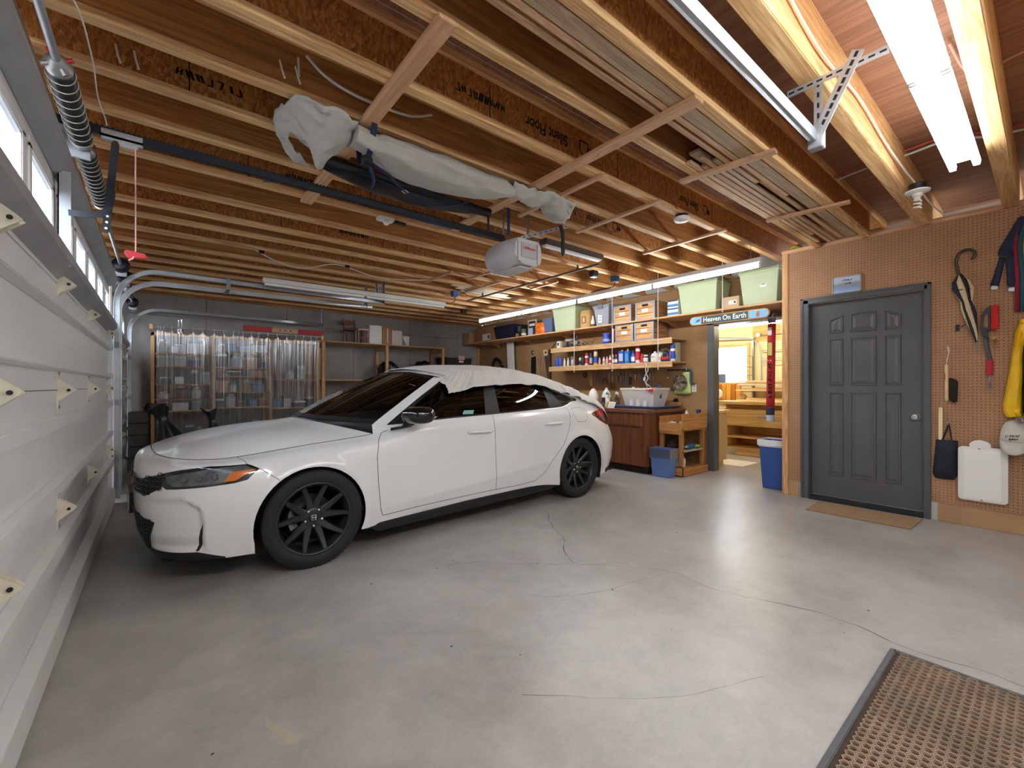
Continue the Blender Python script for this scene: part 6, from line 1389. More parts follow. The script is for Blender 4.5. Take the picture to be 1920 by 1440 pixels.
bottle('white bottle with dark red label beside the charcoal bag', 5.74, 4.91, ZA, [(.036, 0), (.038, .01), (.038, .10), (.02, .14), (.014, .17)], cw_, [(.016, .165), (.016, .19), (.001, .191)], cw_, (.01, .05, .0386), mat('label_maroon', '7a2a2e', .5), name='glue_bottle')
# painted sign over the workshop doorway
sg_ = thing('ski_sign', 'long painted wooden sign hanging over the workshop doorway', 'sign', (5.60, 2.60, 2.0))
def stad(y0, y1, z0, z1, x, ins=0, n=10):
    r = (z1 - z0) / 2 - ins; zc = (z0 + z1) / 2; P = [(x, y1 - (z1 - z0) / 2 + r * math.cos(RAD(90 - 180 * i / n)), zc + r * math.sin(RAD(90 - 180 * i / n))) for i in range(n + 1)]
    return P + [(x, y0 + (z1 - z0) / 2 + r * math.cos(RAD(270 - 180 * i / n)), zc + r * math.sin(RAD(270 - 180 * i / n))) for i in range(n + 1)]
MB().prism(stad(2.10, 3.10, 2.015, 2.130, 5.605), (.02, 0, 0)).build('board', wood('sign_oak', 'a8702f', 'd59a4e', 1), sg_, bevel=.004)
MB().prism(stad(2.10, 3.10, 2.015, 2.130, 5.6035, .012), (.002, 0, 0)).build('sky_field', mat('sign_sky', '7db5de', .5, 0, .15, 12), sg_)
MB().box(5.6022, 2.34, 2.025, 5.604, 2.93, 2.120).build('green_field', mat('sign_green', '27474c', .5, 0, .25, 20), sg_); MB().box(5.6016, 2.33, 2.02, 5.6036, 2.34, 2.125).box(5.6016, 2.93, 2.02, 5.6036, 2.94, 2.125).build('gold_bar', mat('sign_gold', 'c78e3d', .5), sg_)
MB().add([(5.6015, 3.02, 2.045), (5.6015, 2.96, 2.06), (5.6015, 2.95, 2.095), (5.6015, 2.99, 2.085)], [(0, 1, 2, 3)]).build('painted_boat', mat('sign_blue', '1f4f8a', .5), sg_); MB().add([(5.6015, 2.24, 2.03), (5.6015, 2.21, 2.04), (5.6015, 2.215, 2.10), (5.6015, 2.235, 2.105), (5.6015, 2.25, 2.07)], [(0, 1, 2, 3, 4)]).build('painted_bear', mat('sign_rust', 'a2644a', .5), sg_)
text('painted_words', 'Heaven On Earth', .088, (5.6012, 2.635, 2.072), (0, -1, 0), (0, 0, 1), mat('sign_white', 'f0ecdf', .5), sg_, .0004, bold=.001, width=.88)
for yy in (2.3, 2.9): MB().cyl((5.615, yy, 2.125), (5.655, yy, 2.18), .002, 6).build('hanging_wire', steel, sg_)
# ------------------------------------------------------------------ stained bench cabinet
cb = thing('workbench_cabinet', 'dark stained wooden bench cabinet under the tool wall', 'cabinet', (5.6, 4.3, 0))
MB().box(5.13, 3.45, .10, 6.05, 5.35, .83).build('carcass', darkcab, cb, bevel=.003)
MB().box(5.19, 3.47, 0, 6.03, 5.33, .10).build('toe_kick', mat('toe_dark', '2b170c', .7), cb)
MB().box(5.095, 3.41, .83, 6.06, 5.38, .872).build('worktop', wood('bench_top', '5c3320', '8f5f42', 1, .6, .4), cb, bevel=.006)
for y0, y1 in ((3.47, 4.10), (4.13, 4.76), (4.79, 5.33)):
    dr = MB().box(5.106, y0 + .03, .65, 5.131, y1 - .01, .815).build('drawer', darkcab, cb, bevel=.004)
    do = MB().box(5.106, y0 + .03, .105, 5.131, y1 - .01, .62).build('door', darkcab, cb, bevel=.004); MB().cyl((5.106, y0 + .045, .40), (5.096, y0 + .045, .40), .008, 10).build('knob', black_met, do)
lab(MB().box(5.43, 3.425, 0, 5.50, 3.448, .77).build('leaning_plank', wood('pale_plank', 'c99c66', 'ecc998', 2), bevel=.002), 'pale plank standing between the bench cabinet and the wooden cart', 'plank')
# things on the bench
tub = tote('translucent white plastic tub standing in a blue tray', 5.50, 5.90, 3.58, 4.16, .892, .28, mat('milky_plastic', 'ddd6cb', .4), name='plastic_tub', cat='tub', taper=.05)
for yy in (3.75, 3.87, 3.99): MB().box(5.525, yy - .03, .90, 5.535, yy + .03, .99).build('hand_panel', mat('milky_plastic2', 'd2cabd', .45), tub, bevel=.003)
t = thing('blue_tray', 'shallow blue plastic tray under the white tub', 'tray', (5.7, 3.87, .873)); MB().grid([[(5.42, 3.52, .873), (5.98, 3.52, .873), (5.98, 4.20, .873), (5.42, 4.20, .873)], [(5.38, 3.47, .91), (6.03, 3.47, .91), (6.03, 4.26, .91), (5.38, 4.26, .91)], [(5.39, 3.48, .91), (6.02, 3.48, .91), (6.02, 4.25, .91), (5.39, 4.25, .91)], [(5.43, 3.53, .878), (5.97, 3.53, .878), (5.97, 4.19, .878), (5.43, 4.19, .878)]], True).build('tray_wall', mat('tray_blue', '6b82b8', .45), t, bevel=.003); MB().box(5.43, 3.53, .874, 5.97, 4.19, .88).build('tray_floor', mat('tray_blue', '', .45), t)
t = thing('clamp', 'red spring clamp on the corner of the white tub', 'clamp', (5.49, 3.62, 1.1)); MB().prism([(5.475, 3.585, 1.115), (5.475, 3.66, 1.12), (5.475, 3.665, 1.15), (5.475, 3.59, 1.165)], (.022, 0, 0)).build('jaw', cr_, t, bevel=.006); MB().bar((5.486, 3.66, 1.135), (5.486, 3.70, 1.15), .012, .012).build('handle', cr_, t)
TOPS = [('cd3d3d', 3.68, .05, 'red'), ('b9b6ae', 3.78, .035, 'pale grey'), ('2d4f7c', 3.62, .075, 'blue'), ('2c2c2c', 3.93, .04, 'black'), ('d5cfc0', 4.07, .05, 'cream')]
for cc, yy, hh, nm in TOPS: bottle('%s bottle top poking out of the white tub' % nm, 5.70, yy, 1.02, [(.028, 0), (.03, .01), (.03, .11), (.02, .12 + hh)], mat('tubtop_' + nm, cc, .5), [(.018, .12 + hh), (.016, .14 + hh), (.001, .141 + hh)], ck_, name='tub_bottle')
jugw = mat('jug_white', 'e9e6df', .4)
def jug(label, x, y, h, r, m, capm, bandm=None): return bottle(label, x, y, .873, [(r * .92, 0), (r, .012), (r, h * .55), (r * .7, h * .78), (r * .24, h * .93)], m, [(r * .27, h * .92), (r * .27, h), (.001, h)], capm, (h * .12, h * .48, r * 1.02) if bandm else None, bandm, 'jug', 'bleach_jug')
jug('white cone shaped jug beside the car tail', 5.62, 4.80, .31, .085, jugw, cr_); jug('white and navy jug beside the spray bottles', 5.66, 4.56, .30, .075, jugw, jugw, cn_)
bottle('tall clear spray bottle with white trigger on the bench', 5.62, 4.31, .873, [(.04, 0), (.042, .01), (.042, .15), (.014, .20)], clr, extra=lambda t: trigger(t, 5.62, 4.31, 1.073, cw_), name='spray_bottle'); bottle('white spray bottle with green trigger on the bench', 5.52, 4.42, .873, [(.038, 0), (.04, .01), (.04, .14), (.013, .19)], cw_, extra=lambda t: trigger(t, 5.52, 4.42, 1.063, mat('mint', '4fa08a', .5)), name='spray_bottle')
bottle('orange and white squeeze bottle on the bench', 5.45, 4.36, .873, [(.028, 0), (.03, .01), (.028, .10), (.01, .14)], cw_, [(.012, .138), (.006, .18), (.001, .181)], mat('cap_amber', 'd8912a', .5), name='glue_bottle')
t = thing('sponge_pack', 'yellow sponge pack lying on the bench', 'sponge', (5.40, 4.27, .873)); MB().box(5.38, 4.22, .874, 5.45, 4.33, .96).build('pack', mat('sponge_yellow', 'e6cf1c', .7), t, bevel=.006); MB().box(5.3785, 4.25, .90, 5.381, 4.30, .94).build('printed_patch', mat('sponge_print', 'b9a415', .7), t)
t = thing('instruction_card', 'folded white printed card on the bench beside the tub', 'card', (5.33, 4.19, .873)); MB().prism([(5.30, 4.13, .874), (5.30, 4.25, .874), (5.35, 4.25, .96), (5.35, 4.13, .96)], (.004, 0, -.001)).build('card', paper, t); 
for i in range(4): MB().prism([(5.3075 + i * .01, 4.145, .888 + i * .0175), (5.3075 + i * .01, 4.235, .888 + i * .0175), (5.3105 + i * .01, 4.235, .894 + i * .0175), (5.3105 + i * .01, 4.145, .894 + i * .0175)], (-.001, 0, .0006)).build('printed_line', mat('card_ink', '777a80', .8), t)
bottle('brown glass jar beside the yellow sponge pack', 5.30, 4.34, .873, [(.03, 0), (.031, .008), (.031, .07), (.026, .08)], ct_, [(.028, .08), (.028, .10), (.001, .101)], ck_, name='jar', cat='jar')
lab(MB().box(6.035, 3.47, .873, 6.055, 3.80, .96).build('wood_block', oakcart, bevel=.003), 'wooden backsplash block at the bench end', 'block')
lab(MB().prism([(6.06, 3.56, 1.02), (6.06, 3.62, 1.0), (6.06, 3.60, .95), (6.06, 3.54, .97)], (.035, 0, 0)).build('corner_clip', black_pl, bevel=.004), 'small black plastic clip fixed to the brown pegboard', 'clip')
# cords from the lower shelf
t = thing('white_power_cord', 'white power cord dangling from the bottle shelf to the tub', 'cord', (5.69, 3.83, 1.1)); MB().tube(cat_rom([(5.69, 3.80, 1.56), (5.685, 3.84, 1.47), (5.685, 3.83, 1.38), (5.685, 3.80, 1.32), (5.69, 3.84, 1.25), (5.69, 3.79, 1.21), (5.70, 3.75, 1.16)], 6), .006, 6).build('cord', rope_w, t); MB().tube(cat_rom([(5.692, 3.86, 1.55), (5.685, 3.80, 1.45), (5.687, 3.85, 1.36), (5.685, 3.86, 1.29), (5.70, 3.82, 1.19)], 6), .006, 6).build('cord', rope_w, t); MB().box(5.675, 3.85, 1.28, 5.70, 3.88, 1.33).build('plug', cw_, t, bevel=.004)
# ------------------------------------------------------------------ hanging tools
XT = XR - .012
def plier(label, y, z, m, L=.20, open_=.02, m2=None):
    t = thing('pliers', label, 'pliers', (XT - .02, y, z - L)); x = XT - .02
    for s in (-1, 1):
        MB().tube([(x, y + s * .006, z), (x, y - s * .004, z - L * .35)], [.006, .011], 8).build('jaw', steel, t, smooth=True); MB().tube(cat_rom([(x, y + s * .002, z - L * .33), (x, y + s * (.012 + open_), z - L * .6), (x, y + s * (.008 + open_), z - L)], 4), .0085, 8).build('handle', (m2 if m2 and s > 0 else m), t, smooth=True)
    MB().cyl((x - .012, y, z - L * .34), (x + .012, y, z - L * .34), .012, 12).build('pivot', steel, t); MB().tube([(XT + .01, y, z + .004), (x - .012, y, z), (x - .016, y, z + .012)], .0028, 6).build('peg_hook', steel, t)
grp = {}
hc = lambda n, c: mat('grip_' + n, c, .5)
plier('yellow handled pliers on the left of the tool row', 5.24, 1.42, hc('lime', 'b9c03a'), .22, .006); plier('pliers with bare steel handles left of the brown ones', 5.10, 1.44, steel, .20, .012); plier('brown handled pliers in the tool row', 5.03, 1.46, hc('brown', '7a5544'), .22, .008)
plier('wide black handled snips in the tool row', 4.92, 1.42, ck_, .20, .03); plier('yellow and black pliers near the row middle', 4.61, 1.45, hc('amber', 'd0a02c'), .17, .01, ck_); plier('green handled pliers near the row middle', 4.55, 1.46, hc('green', '6f8d7c'), .21, .008); plier('grey handled long pliers right of the green ones', 4.47, 1.46, steel, .23, .006)
plier('black long nose pliers leaning in the tool row', 4.39, 1.44, ck_, .22, .004); plier('orange handled small pliers in the tool row', 4.28, 1.45, hc('orange', 'b8683a'), .15, .008, cw_); plier('tan handled pliers beside the blue ones', 4.22, 1.44, hc('tan', 'b58a62'), .16, .008); plier('blue handled pliers left of its twin', 4.155, 1.45, hc('steelblue', '4a6a9c'), .18, .01); plier('blue handled pliers right of its twin', 4.10, 1.45, hc('steelblue', '4a6a9c'), .18, .006)
for lb, yy in (('small C shaped steel clamp left in the tool row', 4.80), ('large C shaped steel clamp at the tool row right end', 4.00)):
    t = thing('c_clamp', lb, 'clamp', (XT - .02, yy, 1.3)); x = XT - .02; MB().tube([(x, yy + .03, 1.455), (x, yy - .03, 1.45), (x, yy - .035, 1.29), (x, yy + .025, 1.285)], .006, 6).build('frame', steel, t); MB().cyl((x, yy + .025, 1.285), (x, yy + .025, 1.40), .004, 8).build('screw', chrome, t); MB().tube([(XT + .01, yy, 1.46), (x - .01, yy, 1.456)], .003, 6).build('peg_hook', steel, t)
t = thing('tape_roll', 'black roll of tape hanging left of the tool row', 'tape', (XT - .02, 5.39, 1.35)); MB().tube([(XT - .018, 5.39 + .032 * math.cos(a), 1.40 + .042 * math.sin(a)) for a in [2 * PI * i / 20 for i in range(20)]], .011, 8, closed=True).build('roll', ck_, t, smooth=True); MB().tube([(XT + .01, 5.39, 1.44), (XT - .03, 5.39, 1.436)], .003, 6).build('peg_hook', steel, t)
t = thing('scissors', 'dark red handled scissors hanging above the bench', 'scissors', (XT - .02, 4.76, 1.2)); 
for s in (-1, 1): MB().tube([(XT - .018, 4.76 + s * .028 + .026 * math.cos(a), 1.21 + .05 * math.sin(a)) for a in [2 * PI * i / 16 for i in range(16)]], .006, 6, closed=True).build('finger_loop', hc('maroon', '54282a'), t)
MB().bar((XT - .018, 4.76, 1.26), (XT - .018, 4.755, 1.36), .018, .004, (1, 0, 0)).build('blade', chrome, t)
t = thing('bar_clamp', 'blue bar clamp hanging around the camouflage cap', 'clamp', (XT - .03, 3.45, 1.2)); MB().bar((XT - .03, 3.72, 1.445), (XT - .03, 3.35, 1.440), .012, .022).build('bar', black_met, t, bevel=.002); MB().tube(cat_rom([(XT - .03, 3.37, 1.445), (XT - .03, 3.335, 1.43), (XT - .03, 3.33, 1.34), (XT - .03, 3.325, 1.25), (XT - .03, 3.27, 1.232)], 5), .014, 8).build('blue_arm', mat('clamp_blue', '2a4a6a', .5), t, smooth=True); MB().cyl((XT - .03, 3.40, 1.43), (XT - .03, 3.40, 1.47), .012, 10).build('slider', steel, t)
t = thing('camouflage_cap', 'camouflage cap hanging in front of a lime bag', 'cap', (XT - .09, 3.48, 1.10)); k_ = N('camouflage'); k_.l(k_.ramp(k_.noise(k_.coords((1, 1, 1)), 22, 3, .5, 1.0), [(.38, hx('3c352c')), (.5, hx('6b6252')), (.62, hx('8b8270'))]), k_.b.inputs['Base Color']); k_.b.inputs['Roughness'].default_value = .9; camo = k_.m
rows = [[(XT - .055 - .07 * math.cos(PI / 2 * i / 8) * max(0, math.sin(q)), 3.48 + .105 * math.cos(PI / 2 * i / 8) * math.cos(q), 1.23 + .15 * math.sin(PI / 2 * i / 8)) for q in [2 * PI * j / 20 for j in range(20)]] for i in range(9)]; MB().grid(rows, True).build('crown', camo, t, smooth=True, solid=.003)
rows = [[(XT - .055 - .07 * math.sin(PI * j / 10) - .015 * u, 3.48 + .105 * math.cos(PI * j / 10) * (1 - .1 * u), 1.235 - .10 * u * math.sin(PI * (j + .5) / 11) ** .5) for j in range(11)] for u in (0, .5, 1)]; MB().grid(rows).build('brim', camo, t, smooth=True, solid=.006)
t = thing('lime_bag', 'lime green cloth bag hanging behind the camouflage cap', 'bag', (XT - .03, 3.46, 1.08)); rows = [[(XT - .006 - .03 * math.sin(PI * (j + .3) / 8.6), lerp(3.335 + .02 * (1 - u), 3.60 - .14 * (1 - u) ** 2, j / 8), lerp(1.41, 1.085 + .006 * math.sin(j * 2), u)) for j in range(9)] for u in [i / 8 for i in range(9)]]; MB().grid(rows).build('bag_cloth', mat('lime_cloth', 'c9d98c', .7, 0, .06, 12), t, smooth=True, solid=.004); MB().tube([(XT + .01, 3.44, 1.43), (XT - .03, 3.44, 1.425)], .003, 6).build('peg_hook', steel, t)
t = thing('wire_loop', 'thin wire tool with pale tag hanging beside the bar clamp', 'wire', (XT - .01, 3.75, 1.3)); MB().tube(cat_rom([(XT - .01, 3.78, 1.30), (XT - .01, 3.765, 1.40), (XT - .01, 3.74, 1.455), (XT - .01, 3.70, 1.40), (XT - .01, 3.67, 1.30)], 5), .003, 5).build('wire', steel, t); MB().lathe([(.014, 0), (.014, .003)], (XT - .012, 3.71, 1.33), (-1, 0, 0), 12).build('tag', mat('tag_yellow', 'd8cf8a', .6), t)
t = thing('outlet_plate', 'white electrical outlet plate beside the doorway frame', 'outlet', (XR - .004, 3.30, 1.11)); MB().box(XR - .007, 3.265, 1.115, XR - .001, 3.335, 1.225).build('plate', cw_, t, bevel=.002)
for zz in (1.145, 1.185): MB().box(XR - .0085, 3.285, zz, XR - .006, 3.315, zz + .022).build('socket', mat('socket_grey', 'bdbab2', .5), t)
# left part of the tool wall
t = thing('folding_screen', 'tall white folded panel leaning against the pegboard', 'panel', (5.98, 7.4, .9)); 
MB().prism([(5.95, 7.33, 2.16), (5.95, 7.55, 2.16), (5.95, 7.47, .9), (5.95, 7.25, .9)], (.025, 0, 0)).build('leaf', white_pl, t, bevel=.003); MB().prism([(5.98, 7.36, 2.17), (5.98, 7.60, 2.17), (5.98, 7.52, .9), (5.98, 7.28, .9)], (.025, 0, 0)).build('leaf', galv_dull, t, bevel=.003)
t = thing('vacuum_hose', 'black curved vacuum hose hanging near the corner', 'hose', (6.0, 8.0, 1.0)); MB().tube(cat_rom([(6.03, 8.17, 1.0), (6.03, 8.18, 1.6), (6.03, 8.10, 1.80), (6.03, 7.99, 1.815), (6.03, 7.85, 1.70), (6.03, 7.74, 1.45), (6.03, 7.70, 1.0)], 8), .035, 10).build('hose', black_pl, t, smooth=True); MB().box(6.01, 7.80, 1.2, 6.05, 7.84, 1.70).build('wand', lumber_z, t)
t = thing('hand_saw', 'hand saw with pale wooden handle hanging on the pegboard', 'saw', (XT, 6.4, 1.3)); MB().prism([(XT - .012, 6.52, 1.94), (XT - .012, 6.36, 1.93), (XT - .012, 6.37, 1.80), (XT - .012, 6.49, 1.80)], (.02, 0, 0)).build('handle', wood('saw_handle', 'b99560', 'e0c592', 2), t, bevel=.01); MB().box(XT - .014, 6.41, 1.86, XT + .006, 6.46, 1.90).build('grip_hole', ink, t); MB().prism([(XT - .004, 6.49, 1.82), (XT - .004, 6.37, 1.82), (XT - .004, 6.35, 1.32), (XT - .004, 6.38, 1.32)], (.003, 0, 0)).build('blade', steel, t)
t = thing('framing_square', 'black framing square and dark rasps hanging in a cluster', 'square', (XT, 6.8, 1.3)); MB().prism([(XT - .006, 6.88, 1.80), (XT - .006, 6.74, 1.82), (XT - .006, 6.74, 1.30), (XT - .006, 6.90, 1.30)], (.006, 0, 0)).build('blade', black_met, t); MB().lathe([(.03, 0), (.05, .01), (.03, .03)], (XT - .01, 6.82, 1.90), (-1, 0, 0), 14).build('chuck_ring', steel, t)
t = thing('bow_saw', 'bow saw with tan wooden frame hanging beside the square', 'saw', (XT, 6.66, 1.3)); MB().bar((XT - .012, 6.71, 1.80), (XT - .012, 6.62, 1.38), .015, .015).build('frame_bar', lumber_z, t); MB().bar((XT - .012, 6.60, 1.86), (XT - .012, 6.60, 1.36), .01, .012).build('frame_bar', galv_dull, t); MB().bar((XT - .012, 6.71, 1.78), (XT - .012, 6.60, 1.80), .012, .012).build('cross_bar', lumber_z, t)
lab(MB().box(XT - .05, 6.28, 1.0, XT, 6.335, 1.93).build('dark_batten', mat('dark_batten', '4a3625', .8), bevel=.003), 'dark upright batten beside the hand saw on pegboard', 'batten')
t = thing('coping_saw', 'curved coping saw hanging at the left end of the shelves', 'saw', (XT, 6.1, 1.8)); MB().tube(cat_rom([(XT - .015, 6.26, 1.82), (XT - .015, 6.24, 1.96), (XT - .015, 6.14, 2.04), (XT - .015, 6.05, 1.96), (XT - .015, 6.03, 1.86)], 6), .007, 6).build('bow', black_met, t, smooth=True)
# ------------------------------------------------------------------ wooden cart, bins
ct = thing('wooden_cart', 'open wooden cart with upper tray beside the doorway', 'cart', (5.67, 3.24, 0))
for xx in (5.365, 5.91):
    for yy in (3.075, 3.355): MB().box(xx, yy, .09, xx + .05, yy + .045, .66).build('leg', oakcart_z, ct, bevel=.002)
MB().box(5.35, 3.07, .555, 5.372, 3.405, .705).build('front_apron', oakcart, ct, bevel=.002); MB().box(5.345, 3.05, .625, 5.985, 3.072, .828).build('side_panel', wood('cart_side', '93602f', 'c58d50', 0, .7), ct, bevel=.002); MB().box(5.37, 3.39, .58, 5.985, 3.41, .79).build('side_panel', oakcart, ct, bevel=.002); MB().box(5.965, 3.07, .58, 5.985, 3.39, .80).build('back_panel', oakcart, ct)
MB().box(5.37, 3.072, .60, 5.965, 3.39, .62).build('tray_board', oakcart, ct); MB().box(5.37, 3.075, .318, 5.96, 3.40, .334).build('middle_shelf', mat('pale_shelf', 'b9b295', .7), ct); MB().box(5.37, 3.075, .09, 5.96, 3.40, .105).build('lower_shelf', oakcart, ct)
MB().box(5.37, 3.05, .005, 6.02, 3.072, .098).build('base_rail', wood('cart_side', '', ''), ct, bevel=.006); MB().box(5.345, 3.05, .005, 5.368, 3.41, .13).build('base_rail', oakcart, ct, bevel=.02); MB().box(5.955, 3.385, .11, 5.96, 3.40, .58).box(5.37, 3.398, .105, 5.95, 3.403, .56).build('back_sheet', mat('cart_back', '4a3626', .8), ct)
# contents
bottle('blue and white bottle standing in the cart tray', 5.66, 3.17, .621, [(.04, 0), (.042, .01), (.042, .14), (.02, .19)], cw_, [(.02, .188), (.02, .22), (.001, .221)], cw_, (.05, .13, .0428), cb_, name='wax_bottle'); bottle('small pale tub beside the blue and white bottle', 5.50, 3.15, .621, [(.04, 0), (.041, .008), (.041, .07), (.036, .08)], cw_, [(.038, .08), (.038, .10), (.001, .101)], mat('pale_green', 'b9cfae', .5), name='tub', cat='tub')
crumple('rag_heap', 'grey rag heaped in the cart tray', 'rag', (5.50, 3.29, .67), .075, mat('rag_grey', 'b5b3b0', .9), 4, (1.2, .9, .6)); bottle('white nozzle bottle at the back of the cart tray', 5.80, 3.25, .621, [(.035, 0), (.036, .008), (.036, .15), (.012, .20)], cw_, [(.012, .2), (.012, .235), (.001, .236)], cw_, name='wax_bottle'); bottle('dark blue jar at the cart tray back corner', 5.90, 3.13, .621, [(.035, 0), (.036, .008), (.036, .20), (.03, .215)], cn_, [(.03, .215), (.03, .25), (.001, .251)], cn_, name='jar', cat='jar')
crumple('dark_bundle', 'dark red brown bundle on the cart middle shelf', 'bundle', (5.52, 3.29, .40), .085, mat('bundle_maroon', '33201e', .8, 0, .2, 20), 9, (1.3, 1.1, .72))
t = thing('blue_bottle', 'blue bottle lying on the cart middle shelf', 'bottle', (5.65, 3.13, .335)); MB().lathe([(.02, 0), (.034, .01), (.034, .16), (.014, .20)], (5.60, 3.14, .372), (1, 0, 0), 16).build('body', mat('lying_blue', '2668ad', .4), t, smooth=True); MB().lathe([(.014, 0), (.014, .03)], (5.57, 3.14, .372), (1, 0, 0), 12).build('cap', mat('lying_cap', 'd9d4c8', .5), t, smooth=True)
crumple('green_cloth', 'lime green cloth on the cart middle shelf edge', 'cloth', (5.87, 3.14, .362), .045, mat('cloth_lime', 'a9bf5a', .9), 2, (1.3, .8, .5))
t = thing('painted_crock', 'white crock with yellow flower on the cart lower shelf', 'crock', (5.48, 3.16, .106)); MB().lathe([(.05, 0), (.06, .01), (.066, .08), (.06, .12), (.055, .12)], (5.48, 3.16, .106), n=20).build('body', cw_, t, smooth=True); MB().lathe([(.02, 0), (.024, .004)], (5.432, 3.11, .165), (-.75, -.66, 0), 12).build('painted_flower', cy_, t); MB().lathe([(.05, 0), (.05, .02), (.012, .03)], (5.48, 3.16, .226), n=18).build('lid', cg_, t, smooth=True)
bottle('dark bottle behind the painted crock', 5.62, 3.20, .106, [(.04, 0), (.041, .01), (.041, .10), (.015, .14)], cn_, name='oil_bottle')
# small blue bin with clear liner
bn = thing('blue_waste_bin', 'small blue waste bin with clear liner before the wooden cart', 'bin', (5.20, 3.24, 0))
def binbody(x0, x1, y0, y1, h, k): return [[(x0 + k, y0 + k, .003), (x1 - k, y0 + k, .003), (x1 - k, y1 - k, .003), (x0 + k, y1 - k, .003)], [(x0, y0, h - .02), (x1, y0, h - .02), (x1, y1, h - .02), (x0, y1, h - .02)], [(x0 - .008, y0 - .008, h - .02), (x1 + .008, y0 - .008, h - .02), (x1 + .008, y1 + .008, h - .02), (x0 - .008, y1 + .008, h - .02)], [(x0 - .008, y0 - .008, h), (x1 + .008, y0 - .008, h), (x1 + .008, y1 + .008, h), (x0 - .008, y1 + .008, h)], [(x0 + .004, y0 + .004, h), (x1 - .004, y0 + .004, h), (x1 - .004, y1 - .004, h), (x0 + .004, y1 - .004, h)], [(x0 + k + .006, y0 + k + .006, .02), (x1 - k - .006, y0 + k + .006, .02), (x1 - k - .006, y1 - k - .006, .02), (x0 + k + .006, y1 - k - .006, .02)]]
b = MB().grid(binbody(5.13, 5.31, 3.11, 3.40, .37, .02), True); b.f.append((0, 1, 2, 3)); b.f.append((20, 21, 22, 23)); b.build('bin_body', mat('bin_periwinkle', '5b7ab5', .4), bn, bevel=.008)
film = glass_mat('plastic_film', 'f4f5f8', .95, .3, .22)
def liner(x0, x1, y0, y1, h, drop, parent, seed, m=None):
    P = [(lerp(x0, x1, i / 8), y0) for i in range(8)] + [(x1, lerp(y0, y1, i / 8)) for i in range(8)] + [(lerp(x1, x0, i / 8), y1) for i in range(8)] + [(x0, lerp(y1, y0, i / 8)) for i in range(8)]
    cx, cy = (x0 + x1) / 2, (y0 + y1) / 2; rows = []
    for k in range(7):
        t = k / 6; rows.append([(cx + (p[0] - cx) * (1.02 + .02 * mnoise.noise(Vector((i * .7, k, seed)))), cy + (p[1] - cy) * (1.02 + .02 * mnoise.noise(Vector((i * .9, k + 5, seed)))), h + .004 - drop * t * (1 + .25 * mnoise.noise(Vector((i * .35, 0, seed))))) for i, p in enumerate(P)])
    rows.insert(0, [(cx + (p[0] - cx) * .93, cy + (p[1] - cy) * .93, h - .08) for p in P])
    MB().grid(rows, True).build('bin_liner', m or film, parent, smooth=True)
liner(5.12, 5.32, 3.10, 3.41, .375, .13, bn, 3)
bt = thing('tall_blue_bin', 'tall dark blue bin with white liner beside the corner post', 'bin', (5.66, 2.03, 0))
b = MB().grid(binbody(5.53, 5.80, 1.925, 2.19, .56, .03), True); b.f.append((0, 1, 2, 3)); b.f.append((20, 21, 22, 23)); b.build('bin_body', mat('bin_blue', '2e4f93', .4), bt, bevel=.012)
liner(5.52, 5.81, 1.915, 2.20, .57, .07, bt, 7, mat('white_liner', 'dfe0e6', .4)); crumple('paper_waste', 'crumpled papers filling the tall blue bin', 'paper', (5.665, 2.055, .50), .09, mat('waste_paper', 'cfc6ae', .8, 0, .3, 25), 6, (1, .9, .6))
# red felt banner hanging in the doorway
rb = thing('red_banner', 'long red fabric bag hanging at the doorway edge', 'bag', (5.93, 2.2, .75)); rm = mat('red_fabric', 'b8242e', .8, 0, .08, 10); gm = mat('grey_fabric', '6b6f7a', .8); nm_ = mat('navy_fabric', '2b3145', .8)
def strip_(name, z0, z1, m, o=0): 
    ya = lambda z: 2.245 + (2.05 - z) * .02; rows = [[(5.95 - .03 * math.sin(PI * (j + .3) / 6.6) - o, ya(z) - (.09 + (2.05 - z) * .006) * j / 6, z) for j in range(7)] for z in [lerp(z0, z1, i / 8) for i in range(9)]]; return MB().grid(rows).build(name, m, rb, smooth=True, solid=.004)
strip_('red_panel', 1.98, .94, rm); strip_('top_band', 2.06, 1.985, gm, .001); strip_('navy_band', .935, .84, nm_, .001); strip_('pale_band', .835, .76, mat('pale_fabric', 'b4bac4', .8), .001)
MB().box(5.905, 2.19, 1.83, 5.914, 2.235, 1.93).build('paper_tag', paper, rb); MB().box(5.905, 2.185, 1.58, 5.914, 2.232, 1.74).build('yellow_tag', mat('tag_yel', 'c9c46a', .6), rb)
scribble('printed_words', (5.912, 2.213, 1.27), (0, 0, 1), (0, 1, 0), .46, .05, 9, ink, rb, 8)
for zz in (1.52,): 
    for yy in (2.23, 2.20): MB().lathe([(.006, 0), (.006, .004)], (5.908, yy, zz), (-1, 0, 0), 10).build('snap', paper, rb)
MB().tube([(5.95, 2.20, 2.05), (5.97, 2.20, 2.10), (6.05, 2.2, 2.12)], .003, 6).build('hanging_cord', rope_w, rb)
